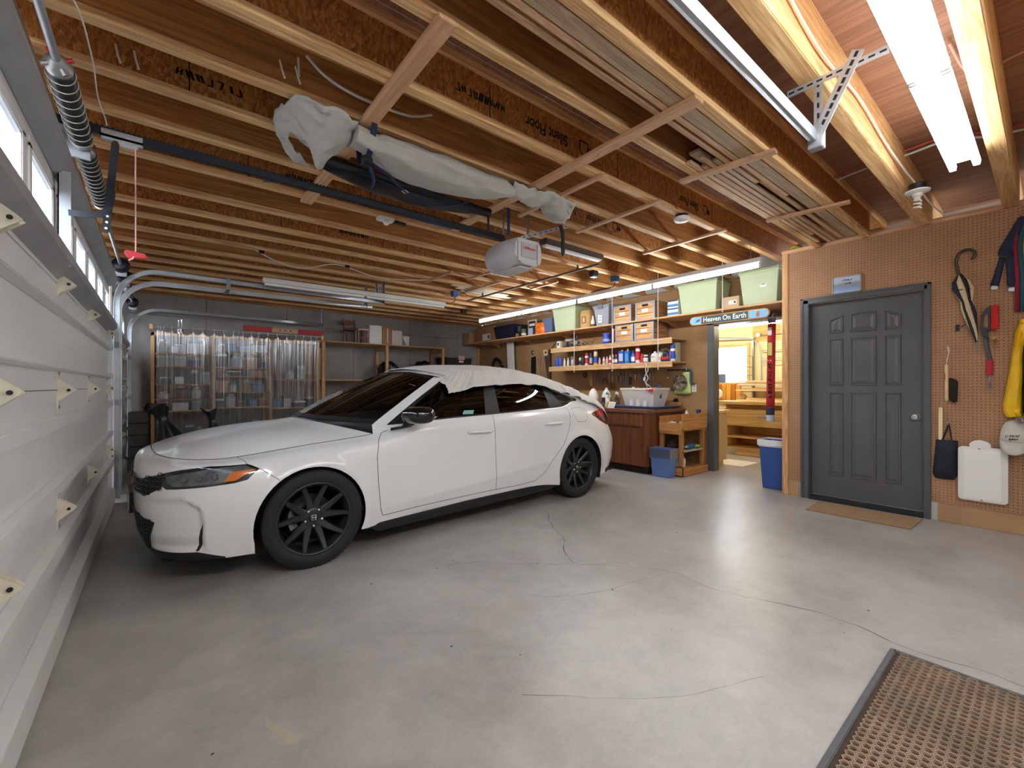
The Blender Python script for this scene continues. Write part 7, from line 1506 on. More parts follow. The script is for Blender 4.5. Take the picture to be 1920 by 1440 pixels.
# ------------------------------------------------------------------ the workshop beyond the doorway
XE = 8.62
wwn = (3.62, 4.25, 1.27, 1.96)   # window opening y0 y1 z0 z1
we = MB().box(XE, 1.0, 0, XE + .12, wwn[0], 2.7).box(XE, wwn[1], 0, XE + .12, 6.2, 2.7).box(XE, wwn[0], 0, XE + .12, wwn[1], wwn[2]).box(XE, wwn[0], wwn[3], XE + .12, wwn[1], 2.7)
struct(we.build('wall_workshop_end', cream), 'cream end wall of the workshop with a bright window', 'wall')
struct(MB().box(XR + .14, 6.1, 0, XE + .1, 6.2, 2.7).build('wall_workshop_far', cream), 'cream far wall of the workshop', 'wall'); struct(MB().box(XR + .2, 1.0, 0, XE + .1, 1.1, 2.7).build('wall_workshop_near', cream), 'cream near wall of the workshop', 'wall')
struct(MB().box(XR + .13, 1.0, 2.66, XE + .12, 6.2, 2.70).build('ceiling_workshop', mat('workshop_osb', 'b9935c', .8, 0, .2, 12)), 'wooden ceiling of the workshop', 'ceiling')
w1 = thing('window_1', 'bright workshop window with wooden casing', 'window', (XE, 3.93, 1.27), kind='structure')
y0, y1, z0, z1 = wwn
for a in ((y0 - .055, y0, z0 - .03, z1 + .055), (y1, y1 + .055, z0 - .03, z1 + .055), (y0, y1, z1, z1 + .055), (y0, y1, z0 - .04, z0)): MB().box(XE - .02, a[0], a[2], XE + .10, a[1], a[3]).build('window_casing', yelwood, w1, bevel=.003)
MB().box(XE + .04, y0, z0, XE + .05, y1, z1).build('window_pane', pane_m, w1)
MB().box(XE + .06, 4.05, z0, XE + .09, 4.22, z0 + .17).build('blue_mesh_panel', mat('blue_mesh', '8fa9cf', .6, 0, .1, 30), w1)
struct(MB().box(XE - .002, 3.05, 2.02, XE + .001, 3.52, 2.6).build('trim_5', yelwood), 'yellow wooden trim board on the workshop wall', 'trim')
# lamp
t = thing('workshop_strip_light', 'lit strip lamp inside the workshop seen through the doorway', 'lamp', (7.6, 3.4, 2.2)); MB().box(7.57, 2.3, 2.235, 7.65, 4.75, 2.29).build('channel', lamp_white, t, bevel=.003)
for a, c in ((2.33, 3.5), (3.55, 4.72)): MB().cyl((7.61, a, 2.215), (7.61, c, 2.215), .019, 12).build('tube', mat('lit_warm_tube', 'ffffff', .4, emit=(1.0, .90, .68, 1), es=TUBE * 1.3), t, smooth=True)
for yy in (2.6, 4.5): MB().cyl((7.61, yy, 2.29), (7.61, yy, 2.66), .003, 6).build('chain', galv_dull, t)
# cabinet with drawer and open shelves
wc = thing('workshop_cabinet', 'yellow fir cabinet with wide drawer and open shelves', 'cabinet', (8.2, 3.3, 0)); X_ = 7.86
MB().box(X_ + .06, 2.6, 0, 8.5, 3.52, .11).build('plinth', yelwood, wc)
MB().box(X_, 2.55, .11, 8.5, 2.59, .80).build('side_panel', yelwood, wc); MB().box(X_, 3.64, .11, 8.5, 3.68, .80).build('side_panel', yelwood, wc); MB().box(8.46, 2.59, .11, 8.5, 3.64, .80).build('back_panel', yelwood, wc)
for zz in (.11, .30): MB().box(X_, 2.59, zz, 8.46, 3.64, zz + .03).build('shelf', yelwood, wc, bevel=.002)
dw = MB().box(X_ - .015, 2.56, .54, X_ + .005, 3.67, .80).build('drawer', yelwood, wc, bevel=.006); MB().tube([(X_ - .015, 3.12, .68), (X_ - .045, 3.11, .675), (X_ - .045, 3.0, .675), (X_ - .015, 2.99, .68)], .006, 8).build('pull', steel, dw)
MB().box(X_, 2.55, .51, X_ + .03, 3.68, .54).build('face_rail', yelwood, wc, bevel=.002)
lab(MB().box(7.72, 1.6, .885, 8.58, 3.87, .935).build('workshop_bench_top', yelwood, bevel=.005), 'pale wooden workshop bench top above the fir cabinet', 'bench top'); lab(MB().box(7.95, 2.55, .80, 8.55, 3.7, .884).build('bench_rail', wood('bench_rail', 'a97b3f', 'd2a561', 1)), 'brown rail between the bench top and the fir cabinet', 'rail')
lab(MB().box(6.32, 3.10, .10, 6.68, 3.75, .80).box(6.36, 3.14, 0, 6.66, 3.71, .10).build('tan_counter', mat('tan_panel', 'c9a97c', .7), bevel=.003), 'tan counter panel just inside the workshop doorway', 'counter'); lab(MB().box(6.28, 3.08, .80, 6.74, 3.80, .84).build('counter_top', yelwood, bevel=.004), 'small counter top just inside the workshop doorway', 'counter top')
lab(MB().box(6.75, 2.9, .001, 7.3, 3.35, .004).build('floor_sheet', paper), 'white sheet lying on the workshop floor', 'sheet')
# stacked lumber above the bench
k = 0
for zz, items in ((.936, ((2.7, 3.56, .03), (2.75, 3.40, .028))), (1.115, ((2.7, 3.58, .025), (2.8, 3.45, .03))), (1.21, ((2.7, 3.55, .03), (2.65, 3.42, .03), (2.75, 3.53, .03)))):
    zc = zz
    for a, c, th in items:
        lab(MB().box(8.05, a, zc, 8.5, c, zc + th - .002).build('stacked_board', yelwood if k % 2 else mat('bleached_board', 'e4dcc4', .7), bevel=.002), 'board number %s from the bottom of the workshop lumber rack' % ('one two three four five six seven'.split()[k]), 'board', 'boards in the workshop rack'); zc += th; k += 1
    if zz < 1.2: pass
lr = thing('lumber_rack', 'steel bracket rack holding boards in the workshop', 'rack', (8.55, 3.3, .936)); 
for yy in (2.8, 3.48): MB().box(8.56, yy, .94, 8.60, yy + .03, 2.1).build('upright', steel, lr)
for zz in (1.10, 1.205, 1.4, 1.55, 1.75):
    for yy in (2.8, 3.48): MB().bar((8.57, yy + .015, zz), (8.10, yy + .015, zz), .02, .008).build('arm', steel, lr)
lab(crumple('paper_bag', '', '', (8.15, 3.50, 1.0), .06, mat('brown_paper', 'c9ab78', .8), 5, (1, 1.2, .9)), 'crumpled brown paper bag on the workshop bench', 'bag')
t = thing('tape_reel', 'white reel hanging at the left of the workshop bench', 'reel', (7.9, 3.95, 1.0)); MB().lathe([(.03, -.02), (.09, -.02), (.09, .02), (.03, .02)], (7.95, 3.86, 1.06), (-1, 0, .0), 20).build('reel', cw_, t, smooth=True); MB().lathe([(.02, -.025), (.028, -.02), (.028, .03), (.01, .03)], (7.95, 3.86, 1.06), (-1, 0, .0), 14).build('core', ck_, t)
for i in range(6): lab(MB().box(8.52, 3.70 + i * .09, .937, 8.56, 3.782 + i * .09, 1.235).build('tongue_board', mat('amber_board_%d' % (i % 3), ('d89a35', 'b8752a', 'e0a840')[i % 3], .5), bevel=.003), 'amber upright board number %s under the workshop window' % 'one two three four five six'.split()[i], 'board', 'amber boards under the window')
t = thing('conduit', 'grey electrical conduit bending down the workshop wall', 'conduit', (8.55, 3.2, 1.3)); MB().tube(cat_rom([(8.3, 4.3, 2.14), (8.4, 3.9, 2.11), (8.5, 3.55, 2.08), (8.54, 3.42, 2.0), (8.55, 3.35, 1.8), (8.55, 3.34, 1.5), (8.55, 3.34, 1.30)], 6), .014, 8).build('pipe', galv, t, smooth=True); MB().lathe([(.04, 0), (.045, .02), (.04, .05)], (8.50, 3.36, 2.13), (-1, 0, 0), 14).build('box', galv_dull, t)
for zz in (2.13, 1.84, 1.70, 1.62): MB().tube([(8.55, 3.34, zz), (8.55, 2.9, zz)], .008, 6).build('branch', galv, t)
# ------------------------------------------------------------------ storage rack behind the clear curtain
rk = thing('storage_rack', 'wooden storage rack behind the clear plastic curtain', 'rack', (1.1, 8.45, 0))
redwood = wood('rack_redwood', '8a4f35', 'b57c58', 0)
for xx in (-.085, .645, 1.43, 2.16):
    for yy in (8.12, 8.72): MB().box(xx, yy, 0, xx + .04, yy + .09, 1.98).build('post', lumber_z, rk, bevel=.002)
LV = ((-.045, .645, (.42, .84, 1.01, 1.23, 1.50, 1.69)), (.685, 1.43, (.42, .87, 1.11, 1.36, 1.50, 1.75)), (1.47, 2.16, (.42, .84, 1.32)))
for a, c, zs in LV:
    for zz in zs: MB().box(a, 8.13, zz - .02, c, 8.80, zz).build('shelf', redwood if zz > 1 else lumber, rk, bevel=.002)
MB().box(-.085, 8.12, 1.93, 2.2, 8.14, 1.98).build('top_rail', lumber, rk)
PAL = ['5d7397', 'c9cdd4', '9a6a4c', '3a4a78', 'd8dade', '84898c', 'b98a68', '2f3b58', '4f86b8', 'a8b2ae', '6e4a3c', 'e6e6e2']
words = ['blue', 'pale grey', 'brown', 'indigo', 'silver', 'grey', 'tan', 'navy', 'azure', 'sage', 'maroon', 'white']
bays = ['left', 'middle', 'right']; lvn = ['lowest', 'second', 'third', 'fourth', 'fifth', 'sixth']
for bi, (a, c, zs) in enumerate(LV):
    for li, zz in enumerate(zs):
        nx = [z for z in list(zs) + [1.93] if z > zz + .01][0] - .03; x = a + .02; ii = 0; used_w = set()
        while x < c - .10:
            w_ = min(rnd.uniform(.09, .2), c - .02 - x); h = min(rnd.uniform(.08, .24), nx - zz); kk = rnd.randrange(12)
            while kk in used_w: kk = rnd.randrange(12)
            used_w.add(kk); m_ = mat('rack_item_%d' % kk, PAL[kk], .5)
            y0 = 8.16 + rnd.uniform(0, .08); lb = '%s %s on the %s %s bay shelf behind the curtain'
            if rnd.random() < .45 and h > .1:
                bottle(lb % (words[kk], 'jar', lvn[li], bays[bi]), x + w_ / 2, y0 + w_ / 2, zz, [(w_ * .42, 0), (w_ * .45, .01), (w_ * .45, h * .7), (w_ * .25, h * .85)], m_, [(w_ * .27, h * .84), (w_ * .27, h * .99), (.001, h)], cw_, cat='jar', name='rack_jar', n=12)
            else:
                t = thing('rack_box', lb % (words[kk], 'box', lvn[li], bays[bi]), 'box', (x + w_ / 2, y0 + .15, zz)); MB().box(x, y0, zz, x + w_ - .012, y0 + .3, zz + h).build('body', m_, t, bevel=.004); MB().box(x - .002, y0 - .003, zz + h * .8, x + w_ - .010, y0 + .303, zz + h + .002).build('lid', mat('rack_item_%d' % ((kk + 4) % 12), PAL[(kk + 4) % 12], .5), t)
            x += w_ + rnd.uniform(.01, .05); ii += 1
# rod and curtain
rz_ = lambda x: 2.045 + .012 * (x + .07) / 2.3
rd = thing('curtain_rod', 'steel curtain rod along the storage rack', 'rod', (1.05, 8.02, 2.04)); MB().cyl((-.09, 8.02, rz_(-.09)), (2.24, 8.02, rz_(2.24)), .013, 12).build('tube', galv, rd, smooth=True)
for xx in (-.10, 2.2): MB().box(xx, 7.99, 2.01, xx + .04, 8.13, 2.08).build('bracket', lumber, rd, bevel=.003)
HK = [.0, .025, .06, .15, .25, .40, .52, .66, .78, .91, .98, 1.04, 1.15, 1.25, 1.38, 1.52, 1.66, 1.80, 1.92, 2.04, 2.13]
pc = thing('plastic_curtain', 'clear plastic sheet curtain hooked over the rod', 'curtain', (1.05, 8.02, .15))
for xx in HK: MB().tube([(xx, 8.02 + .022 * math.sin(a), rz_(xx) - .012 + .028 * math.cos(a)) for a in [-2.6 + 5.2 * i / 10 for i in range(11)]], .0035, 6).build('hook', white_pl, pc)
film2 = glass_mat('curtain_film', 'f3f5f6', .90, .20, .16)
rows = []; NX = 420
for k in range(26):
    t = k / 25; r = []
    for i in range(NX + 1):
        x = -.02 + 2.19 * i / NX; dmin = min(abs(x - h) for h in HK); lo = max([h for h in HK if h <= x] or [-.02]); hi = min([h for h in HK if h > x] or [2.2]); span = hi - lo; u = (x - lo) / max(span, .01)
        sag = math.sin(PI * u) * min(span, .16) * .42; zt = rz_(x) - .045 - sag; z = lerp(zt, .16, t)
        ph = mnoise.noise(Vector((x * 9, .3 * t, 1.0))) * 1.2 + abs(mnoise.noise(Vector((x * 24, .35 * t, 4.0)))) * 1.6 + .35 * mnoise.noise(Vector((x * 60, t * 1.5, 2.0)))
        amp = .018 + .028 * min(1, t * 3); y = 7.985 + amp * ph + .03 * math.sin(2 * PI * u) * (1 - t) * .6
        r.append((x + .012 * mnoise.noise(Vector((x * 5, z * 2, 9.0))), y, z))
    rows.append(r)
MB().grid(rows).build('sheet', film2, pc, smooth=True, ang=180)
lvl = thing('spirit_level', 'long red and bare wood level lying on the curtain rod', 'level', (1.65, 8.03, 2.08))
for a, c, m_ in ((1.04, 1.44, mat('level_red', 'a81c24', .5)), (1.44, 1.83, wood('level_wood', 'a8805c', 'd0a884', 0)), (1.83, 2.25, mat('level_red', '', .5))): MB().box(a, 8.005, 2.078, c, 8.05, 2.158).build('stock', m_, lvl, bevel=.002)
for xx in (1.56, 1.64, 1.72): MB().cyl((xx, 8.004, 2.118), (xx, 8.008, 2.118), .012, 12).build('vial_window', ck_, lvl)
lab(MB().cyl((.24, 8.28, 1.98), (.24, 8.28, 2.19), .016, 10).lathe([(.02, 0), (.022, .03), (.016, .06)], (.275, 8.26, 2.0), n=10).cyl((.275, 8.26, 2.06), (.275, 8.26, 2.2), .014, 10).build('metal_tubes', chrome, smooth=True), 'pair of shiny metal tubes standing above the curtain rod', 'tubes')
# ------------------------------------------------------------------ open shelf unit with a plywood top
su = thing('open_shelf_unit', 'open pine shelf unit with boxes on its top', 'shelf', (3.5, 8.5, 0))
for xx in (2.28, 3.48, 4.74):
    MB().box(xx, 8.24, 0, xx + .055, 8.29, 2.0).build('post', lumber_z, su, bevel=.002); MB().box(xx, 8.74, 0, xx + .05, 8.79, 2.0).build('post', lumber_z, su, bevel=.002); MB().box(xx + .005, 8.29, 1.91, xx + .045, 8.74, 2.0).build('cross_rail', shelfwood, su)
MB().box(2.24, 8.22, 2.0, 4.84, 8.82, 2.02).build('top_board', shelfx, su, bevel=.002); MB().box(2.28, 8.26, 1.30, 4.78, 8.80, 1.32).build('lower_board', shelfx, su); MB().box(2.28, 8.26, .6, 4.78, 8.80, .62).build('lower_board', shelfx, su)
ZT = 2.021
ch = thing('folding_chair', 'small rust red metal chair standing on the shelf unit', 'chair', (2.93, 8.55, ZT)); rm_ = mat('rust_red_metal', '8a3a30', .5, .3)
for xx in (2.80, 3.02): MB().tube([(xx, 8.72, ZT), (xx, 8.66, ZT + .28), (xx, 8.70, ZT + .49)], .009, 8).build('back_leg', rm_, ch)
for xx in (2.80, 3.02): MB().tube([(xx, 8.48, ZT), (xx, 8.54, ZT + .27)], .009, 8).build('front_leg', rm_, ch)
MB().box(2.79, 8.48, ZT + .26, 3.03, 8.70, ZT + .28).build('seat', wood('chair_seat', '6a3c28', '8f5a3c', 0), ch, bevel=.006); MB().box(2.79, 8.68, ZT + .38, 3.03, 8.70, ZT + .47).build('backrest', wood('chair_seat', '', ''), ch, bevel=.006)
st = thing('step_stool', 'small pale pink metal stool before the rust red chair', 'stool', (3.06, 8.38, ZT)); pm_ = mat('pale_pink_metal', 'c9a09a', .45, .2)
for xx in (2.96, 3.145): MB().tube([(xx, 8.30, ZT), (xx, 8.30, ZT + .25)], .010, 8).build('leg', pm_, st); MB().tube([(xx, 8.44, ZT), (xx, 8.44, ZT + .25)], .010, 8).build('leg', pm_, st)
MB().box(2.945, 8.285, ZT + .25, 3.16, 8.455, ZT + .275).build('seat', pm_, st, bevel=.008); MB().box(2.96, 8.292, ZT + .10, 3.145, 8.305, ZT + .12).build('rung', rm_, st)
t = carton('tall white ribbed drawer box on the shelf unit', 3.17, 3.42, 8.30, 8.66, ZT, .36, white_pl, 'drawer_box', None, False)
for i in range(6): MB().box(3.18, 8.294, ZT + .02 + i * .057, 3.41, 8.302, ZT + .068 + i * .057).build('drawer_front', white_paint, t, bevel=.003)
carton('brown cardboard box right of the white drawer box', 3.44, 3.63, 8.32, 8.62, ZT, .35); MB().box(3.535, 8.318, ZT + .03, 3.555, 8.322, ZT + .33).build('tape_strip', paper, bpy.data.objects[t.name] if False else [o for o in bpy.data.objects if o.get('label') == 'brown cardboard box right of the white drawer box'][0])
carton('white printed carton beside the brown cardboard box', 3.645, 3.865, 8.34, 8.6, ZT, .30, mat('carton_white', 'cfc8c6', .6), 'white_carton', None, False)
t = bottle('white bucket with teal splash at the row end', 3.965, 8.42, ZT, [(.075, 0), (.08, .01), (.092, .19), (.095, .2), (.09, .2)], white_pl, cat='bucket', name='bucket', n=20); MB().prism([(3.89, 8.345, ZT + .02), (3.95, 8.335, ZT + .02), (3.89, 8.345, ZT + .15)], (.002, -.004, 0)).build('teal_patch', mat('teal_print', '4b98a0', .5), t)
blkbag = mat('black_bag_film', '141518', .32, 0, .1, 10)
crumple('black_sack', 'black sack on the shelf unit behind the car roof, left', 'sack', (3.64, 8.5, 1.50), .22, blkbag, 3, (1.0, .9, .9), .3, 'black sacks on the shelf unit'); crumple('black_sack', 'black sack with white print on the shelf unit, right', 'sack', (4.42, 8.5, 1.52), .22, blkbag, 7, (1.05, .9, 1.0), .3, 'black sacks on the shelf unit')
MB().box(4.44, 8.255, 1.60, 4.52, 8.262, 1.64).build('printed_mark', paper, bpy.data.objects[[o.name for o in bpy.data.objects if o.get('label') == 'black sack with white print on the shelf unit, right'][0]])
for xx in (4.90, 5.48): pass
sd_ = thing('side_stand', 'plain wooden stand under the black lidded tote', 'stand', (5.2, 8.5, 0)); MB().box(4.84, 8.25, 1.36, 5.58, 8.80, 1.385).build('top', shelfx, sd_)
for xx in (4.86, 5.52):
    for yy in (8.27, 8.74): MB().box(xx, yy, 0, xx + .045, yy + .045, 1.36).build('leg', lumber_z, sd_)
t = tote('black tote with grey lid and pink tag beside the corner', 4.86, 5.52, 8.28, 8.72, 1.386, .48, mat('tote_black', '202124', .45), True, mat('tote_lid_grey', '85878b', .45), name='storage_tote'); MB().box(5.16, 8.262, 1.78, 5.32, 8.268, 1.87).build('pink_tag', mat('pink_paper', 'd9a59a', .7), t); MB().box(5.17, 8.260, 1.72, 5.29, 8.266, 1.765).build('white_latch', white_pl, t, bevel=.003)
# black rubbish bags by the far garage door
def rubbish(label, cx, cy, r, h, seed, tilt=0, grp='black rubbish bags'):
    rows = []; n = 36; PR = [.62, .86, .98, 1.0, .98, .95, .90, .84, .76, .66, .55, .43, .30, .20, .17, .26, .34]
    for i, pr in enumerate(PR):
        t = i / (len(PR) - 1); row = []
        for j in range(n):
            a = 2 * PI * j / n; fold = .10 * t * abs(math.sin(a * 5 + seed * 1.7 + 2 * t)) + .16 * mnoise.noise(Vector((math.cos(a) * 1.8, math.sin(a) * 1.8, t * 2.5 + seed))) + .05 * mnoise.noise(Vector((math.cos(a) * 6, math.sin(a) * 6, t * 7 + seed)))
            q = r * pr * (1 + fold); ear = max(0, t - .86) * 1.1 * math.cos(2 * a + seed); row.append((cx + tilt * t * t + q * math.cos(a) * (1 + max(0, t - .8) * 1.6), cy + q * math.sin(a), .004 + h * (t + .35 * ear * (1 if t > .86 else 0))))
        rows.append(row)
    b = MB().grid(rows, True); b.f.append(tuple(range(n))); b.f.append(tuple(range(len(b.v) - n, len(b.v)))); return lab(b.build('rubbish_bag', blkbag, smooth=True, ang=50), label, 'bag', grp)
rubbish('tall black rubbish bag leaning nearest the far garage door', .20, 7.10, .26, .93, 2, -.22); rubbish('smaller glossy black rubbish bag in front of the curtain', .68, 7.32, .20, .86, 6, -.14)
for i in range(5): lab(MB().box(-.34, 8.28, .005 + i * .165, -.115, 8.66, .160 + i * .165).build('paving_block', concrete_mat('block_grey%d' % i, '55534f', '6c6a66', '7d7b77', (.8, .9), 2.0), bevel=.006), '%s grey paving block of the stack in the far left corner' % ('bottom', 'second', 'middle', 'fourth', 'topmost')[i], 'block', 'stacked paving blocks')
# the car's neighbourhood: hose end on the floor by the track
lab(MB().tube(cat_rom([(-.22, 5.75, .02), (-.16, 5.68, .018), (-.10, 5.80, .016), (-.15, 5.92, .016), (-.25, 5.9, .02)], 6), .010, 8).build('hose_end', mat('yellow_hose', 'b9a46a', .5), smooth=True), 'short loop of yellowish hose beside the garage door track', 'hose')
# ------------------------------------------------------------------ battens under the joists and what they carry
ZT0, ZT1 = ZJ - .022, ZJ - .001
def batten(label, xa, ya, xb, yb, w, m=lumber_y, z0=ZT0, z1=ZT1):
    b = MB().bar((xa, ya, (z0 + z1) / 2), (xb, yb, (z0 + z1) / 2), w, z1 - z0); return lab(b.build('cross_batten', m, bevel=.002), label, 'batten', 'battens nailed under the joists')
batten('broad flat batten under the grey canvas bundle', .89, 1.50, .905, 3.70, .085); batten('long batten crossing from the beam past the opener', 2.12, 1.12, 2.13, 3.50, .085)
batten('short batten just right of the canvas bundle tail', 2.375, 1.93, 2.39, 2.86, .04); batten('short batten left of the smoke detector', 3.05, 1.92, 3.065, 2.82, .04); batten('short batten above the strip lamp near end', 4.09, 1.90, 4.13, 2.82, .04)
batten('stout batten carrying the stored planks, nearer one', 2.955, 1.07, 2.885, 1.66, .06); batten('stout batten carrying the stored planks, farther one', 4.225, 1.0, 4.155, 1.58, .05)
batten('thin batten left of a pair beyond the opener', 3.29, 4.32, 3.26, 4.95, .035); batten('thin batten in the middle beyond the opener', 3.69, 4.80, 3.68, 5.68, .035); batten('thin batten right of the group beyond the opener', 4.305, 4.31, 4.32, 4.90, .035); batten('thin batten nearest the unlit lamp', 2.885, 4.77, 2.895, 5.50, .035)
lab(MB().bar((3.935, 3.27, 2.60), (3.945, 6.05, 2.60), .03, .02).box(3.93, 3.6, 2.61, 3.95, 3.62, ZJ).box(3.935, 5.6, 2.61, 3.955, 5.62, ZJ).build('dark_strip', mat('dark_strip', '5a4632', .7), bevel=.002), 'long dark wooden strip hung below the far joists', 'strip')
# planks stored on the two stout battens
pk = [wood('plank_%d' % i, a, c, 0) for i, (a, c) in enumerate((('8f7658', 'bfa685'), ('b08560', 'dcb48c'), ('9c7450', 'cba37c'), ('c49a70', 'e6c8a0')))]
PL = [(.6, 5.25, 1.185, 1.262, .0, 'wide weathered'), (.9, 3.75, 1.268, 1.302, .0, 'narrow pale'), (.7, 3.35, 1.318, 1.352, .0, 'narrow tan'), (2.78, 5.3, 1.31, 1.345, .022, 'slim upper'), (2.8, 5.28, 1.36, 1.392, .0, 'slim reddish'), (2.7, 5.3, 1.40, 1.434, .0, 'slim pale'), (2.82, 4.9, 1.44, 1.478, .0, 'short pale'), (2.7, 5.2, 1.482, 1.515, .0, 'slim outer'), (2.65, 4.6, 1.40, 1.47, .023, 'broad upper'), (2.9, 3.4, 1.27, 1.31, .022, 'stubby upper')]
for i, (a, c, y0, y1, dz, nm) in enumerate(PL): lab(MB().box(a, y0, ZJ + .0 + dz, c, y1, ZJ + .019 + dz).build('stored_plank', pk[i % 4], bevel=.002), '%s plank stored between the joists above the battens' % nm, 'plank', 'planks stored in the ceiling')
for i, (a, c, y0, y1) in enumerate(((3.30, 4.1, 5.42, 5.50), (3.45, 4.4, 5.52, 5.62), (3.6, 4.9, 5.64, 5.74))): lab(MB().box(a, y0, ZJ + .001, c, y1, ZJ + .017).build('pale_panel', mat('pale_board', 'd8c6a8', .7), bevel=.002), '%s pale board resting on the thin battens' % ('first', 'second', 'third')[i], 'board', 'pale boards over the thin battens')
# ------------------------------------------------------------------ canvas bundle
canvas = mat('grey_canvas', 'b7b6b0', .85, 0, .07, 8, .3, 60); cb2 = thing('canvas_bundle', 'rolled grey canvas cover strapped under the joists', 'canvas', (1.3, 2.45, 2.5))
rows = []
for i in range(57):
    t = i / 56; c = Vector((lerp(.84, 1.97, t), 2.43 + .06 * math.sin(PI * t), 2.585 - .02 * math.sin(PI * t))); ry = .075 + .085 * math.sin(PI * min(1, t * .9 + .08)) ** .8; rz2 = .045 + .03 * math.sin(PI * t)
    if t > .9: ry *= 1 - (t - .9) * 5; rz2 *= 1 - (t - .9) * 4
    if abs(t - .05) < .06: ry *= .75
    rr_ = []
    for j in range(44):
        a = 2 * PI * j / 44; q = Vector((t * 2.2, math.cos(a) * 1.6, math.sin(a) * 1.6)); f = 1 + .16 * mnoise.noise(q) + .14 * abs(mnoise.noise(Vector((t * 3.5 + math.sin(a), a * 1.9, 7)))) + .07 * mnoise.noise(Vector((t * 11 + a, a * 3, 2)))
        rr_.append((c.x, c.y + ry * math.cos(a) * f, min(ZJ - .004, c.z + rz2 * math.sin(a) * (f + .3 * mnoise.noise(Vector((t * 6 - a, 5, math.sin(a) * 2)))))))
    rows.append(rr_)
b = MB().grid(rows, True); b.f.append(tuple(range(44))); b.f.append(tuple(range(56 * 44, 57 * 44))); b.build('roll', canvas, cb2, smooth=True, ang=70)
FL = [[(.84, 2.36, 2.63), (.83, 2.42, 2.60), (.83, 2.47, 2.57), (.83, 2.50, 2.56)], [(.74, 2.33, 2.64), (.75, 2.45, 2.56), (.76, 2.58, 2.52), (.77, 2.68, 2.53)], [(.64, 2.33, 2.65), (.66, 2.45, 2.59), (.69, 2.62, 2.51), (.745, 2.745, 2.50)], [(.545, 2.35, 2.655), (.57, 2.46, 2.62), (.62, 2.58, 2.57), (.70, 2.70, 2.56)], [(.50, 2.46, 2.65), (.52, 2.52, 2.62), (.55, 2.56, 2.60), (.57, 2.62, 2.58)], [(.475, 2.60, 2.64), (.51, 2.61, 2.60), (.53, 2.63, 2.58), (.56, 2.66, 2.57)], [(.52, 2.72, 2.60), (.55, 2.72, 2.575), (.58, 2.73, 2.56), (.62, 2.74, 2.555)], [(.60, 2.80, 2.56), (.63, 2.81, 2.54), (.67, 2.82, 2.53), (.73, 2.83, 2.53)]]
def crease(b, k, sd):
    b.v = [(p[0], p[1] + .4 * k * mnoise.noise(Vector(p) * 14 + Vector((sd, 0, 0))), p[2] - k * abs(mnoise.noise(Vector((p[0] * 9, p[1] * 16, sd)))) - .4 * k * mnoise.noise(Vector(p) * 22)) for p in b.v]; return b
crease(MB().grid(list(zip(*[cat_rom(c_, 5) for c_ in zip(*[cat_rom(r, 5) for r in FL])]))), .05, 3).build('loose_flap', canvas, cb2, smooth=True, ang=60, solid=.006)
TLp = [[(1.93, 2.36, 2.63), (1.94, 2.42, 2.58), (1.95, 2.47, 2.60)], [(2.14, 2.35, 2.64), (2.15, 2.44, 2.57), (2.16, 2.53, 2.61)], [(2.29, 2.33, 2.65), (2.31, 2.43, 2.60), (2.33, 2.55, 2.62)], [(2.42, 2.35, 2.65), (2.44, 2.46, 2.56), (2.47, 2.60, 2.58)], [(2.53, 2.34, 2.64), (2.58, 2.45, 2.58), (2.62, 2.55, 2.56)]]
crease(MB().grid(list(zip(*[cat_rom(c_, 5) for c_ in zip(*[cat_rom(r, 5) for r in TLp])]))), .05, 8).build('loose_tail', canvas, cb2, smooth=True, ang=60, solid=.006)
def belt(name, P, w, m, parent, up=(1, 0, 0)):
    Q = cat_rom(P, 5); u = Vector(up) * w / 2; return MB().grid([[p - u for p in Q], [p + u for p in Q]]).build(name, m, parent, smooth=True, solid=.003)
belt('strap', [(.92, 2.33, 2.64), (.925, 2.40, 2.53), (.93, 2.52, 2.49), (.935, 2.60, 2.54), (.935, 2.62, 2.64)], .032, navy, cb2); belt('strap', [(.95, 2.50, 2.49), (.985, 2.53, 2.45), (1.02, 2.60, 2.44), (1.05, 2.72, 2.45)], .024, navy, cb2, (.5, -.8, 0)); belt('strap', [(.96, 2.48, 2.49), (1.11, 2.58, 2.50), (1.27, 2.71, 2.50), (1.50, 2.81, 2.50), (1.69, 2.74, 2.52), (1.78, 2.60, 2.56), (1.80, 2.50, 2.62)], .024, navy, cb2, (.2, -.9, .2))
MB().tube([(1.27, 2.69, 2.495), (1.30, 2.71, 2.495), (1.285, 2.735, 2.495), (1.255, 2.715, 2.495)], .003, 5, closed=True).build('buckle', chrome, cb2)
MB().lathe([(.02, 0), (.034, .01), (.03, .03), (.01, .035)], (.925, 2.46, 2.475), n=14).build('cord_stop', black_pl, cb2, smooth=True)
# black bag in the next bay
bb_ = thing('black_equipment_bag', 'long flat black bag lying across the ceiling battens', 'bag', (1.4, 2.95, 2.58)); rows = []
for i in range(21):
    t = i / 20; c = Vector((lerp(.80, 2.08, t), 2.86 + .10 * math.sin(PI * t), 2.600)); ry = .03 + .12 * math.sin(PI * min(1, t + .05)) ** .7; rows.append([(c.x, c.y + ry * math.cos(a), min(ZJ - .003, c.z + .032 * math.sin(a) * (1 + .7 * mnoise.noise(Vector((t * 9, math.cos(a) * 2, 3)))))) for a in [2 * PI * j / 18 for j in range(18)]])
b = MB().grid(rows, True); b.f.append(tuple(range(18))); b.f.append(tuple(range(20 * 18, 21 * 18))); b.build('bag_body', mat('black_vinyl', '14161c', .3, 0, .1, 10), bb_, smooth=True, ang=70); MB().tube(cat_rom([(1.0, 2.80, 2.57), (1.4, 2.84, 2.565), (1.9, 2.80, 2.57)], 6), .006, 6).build('piping', navy, bb_)
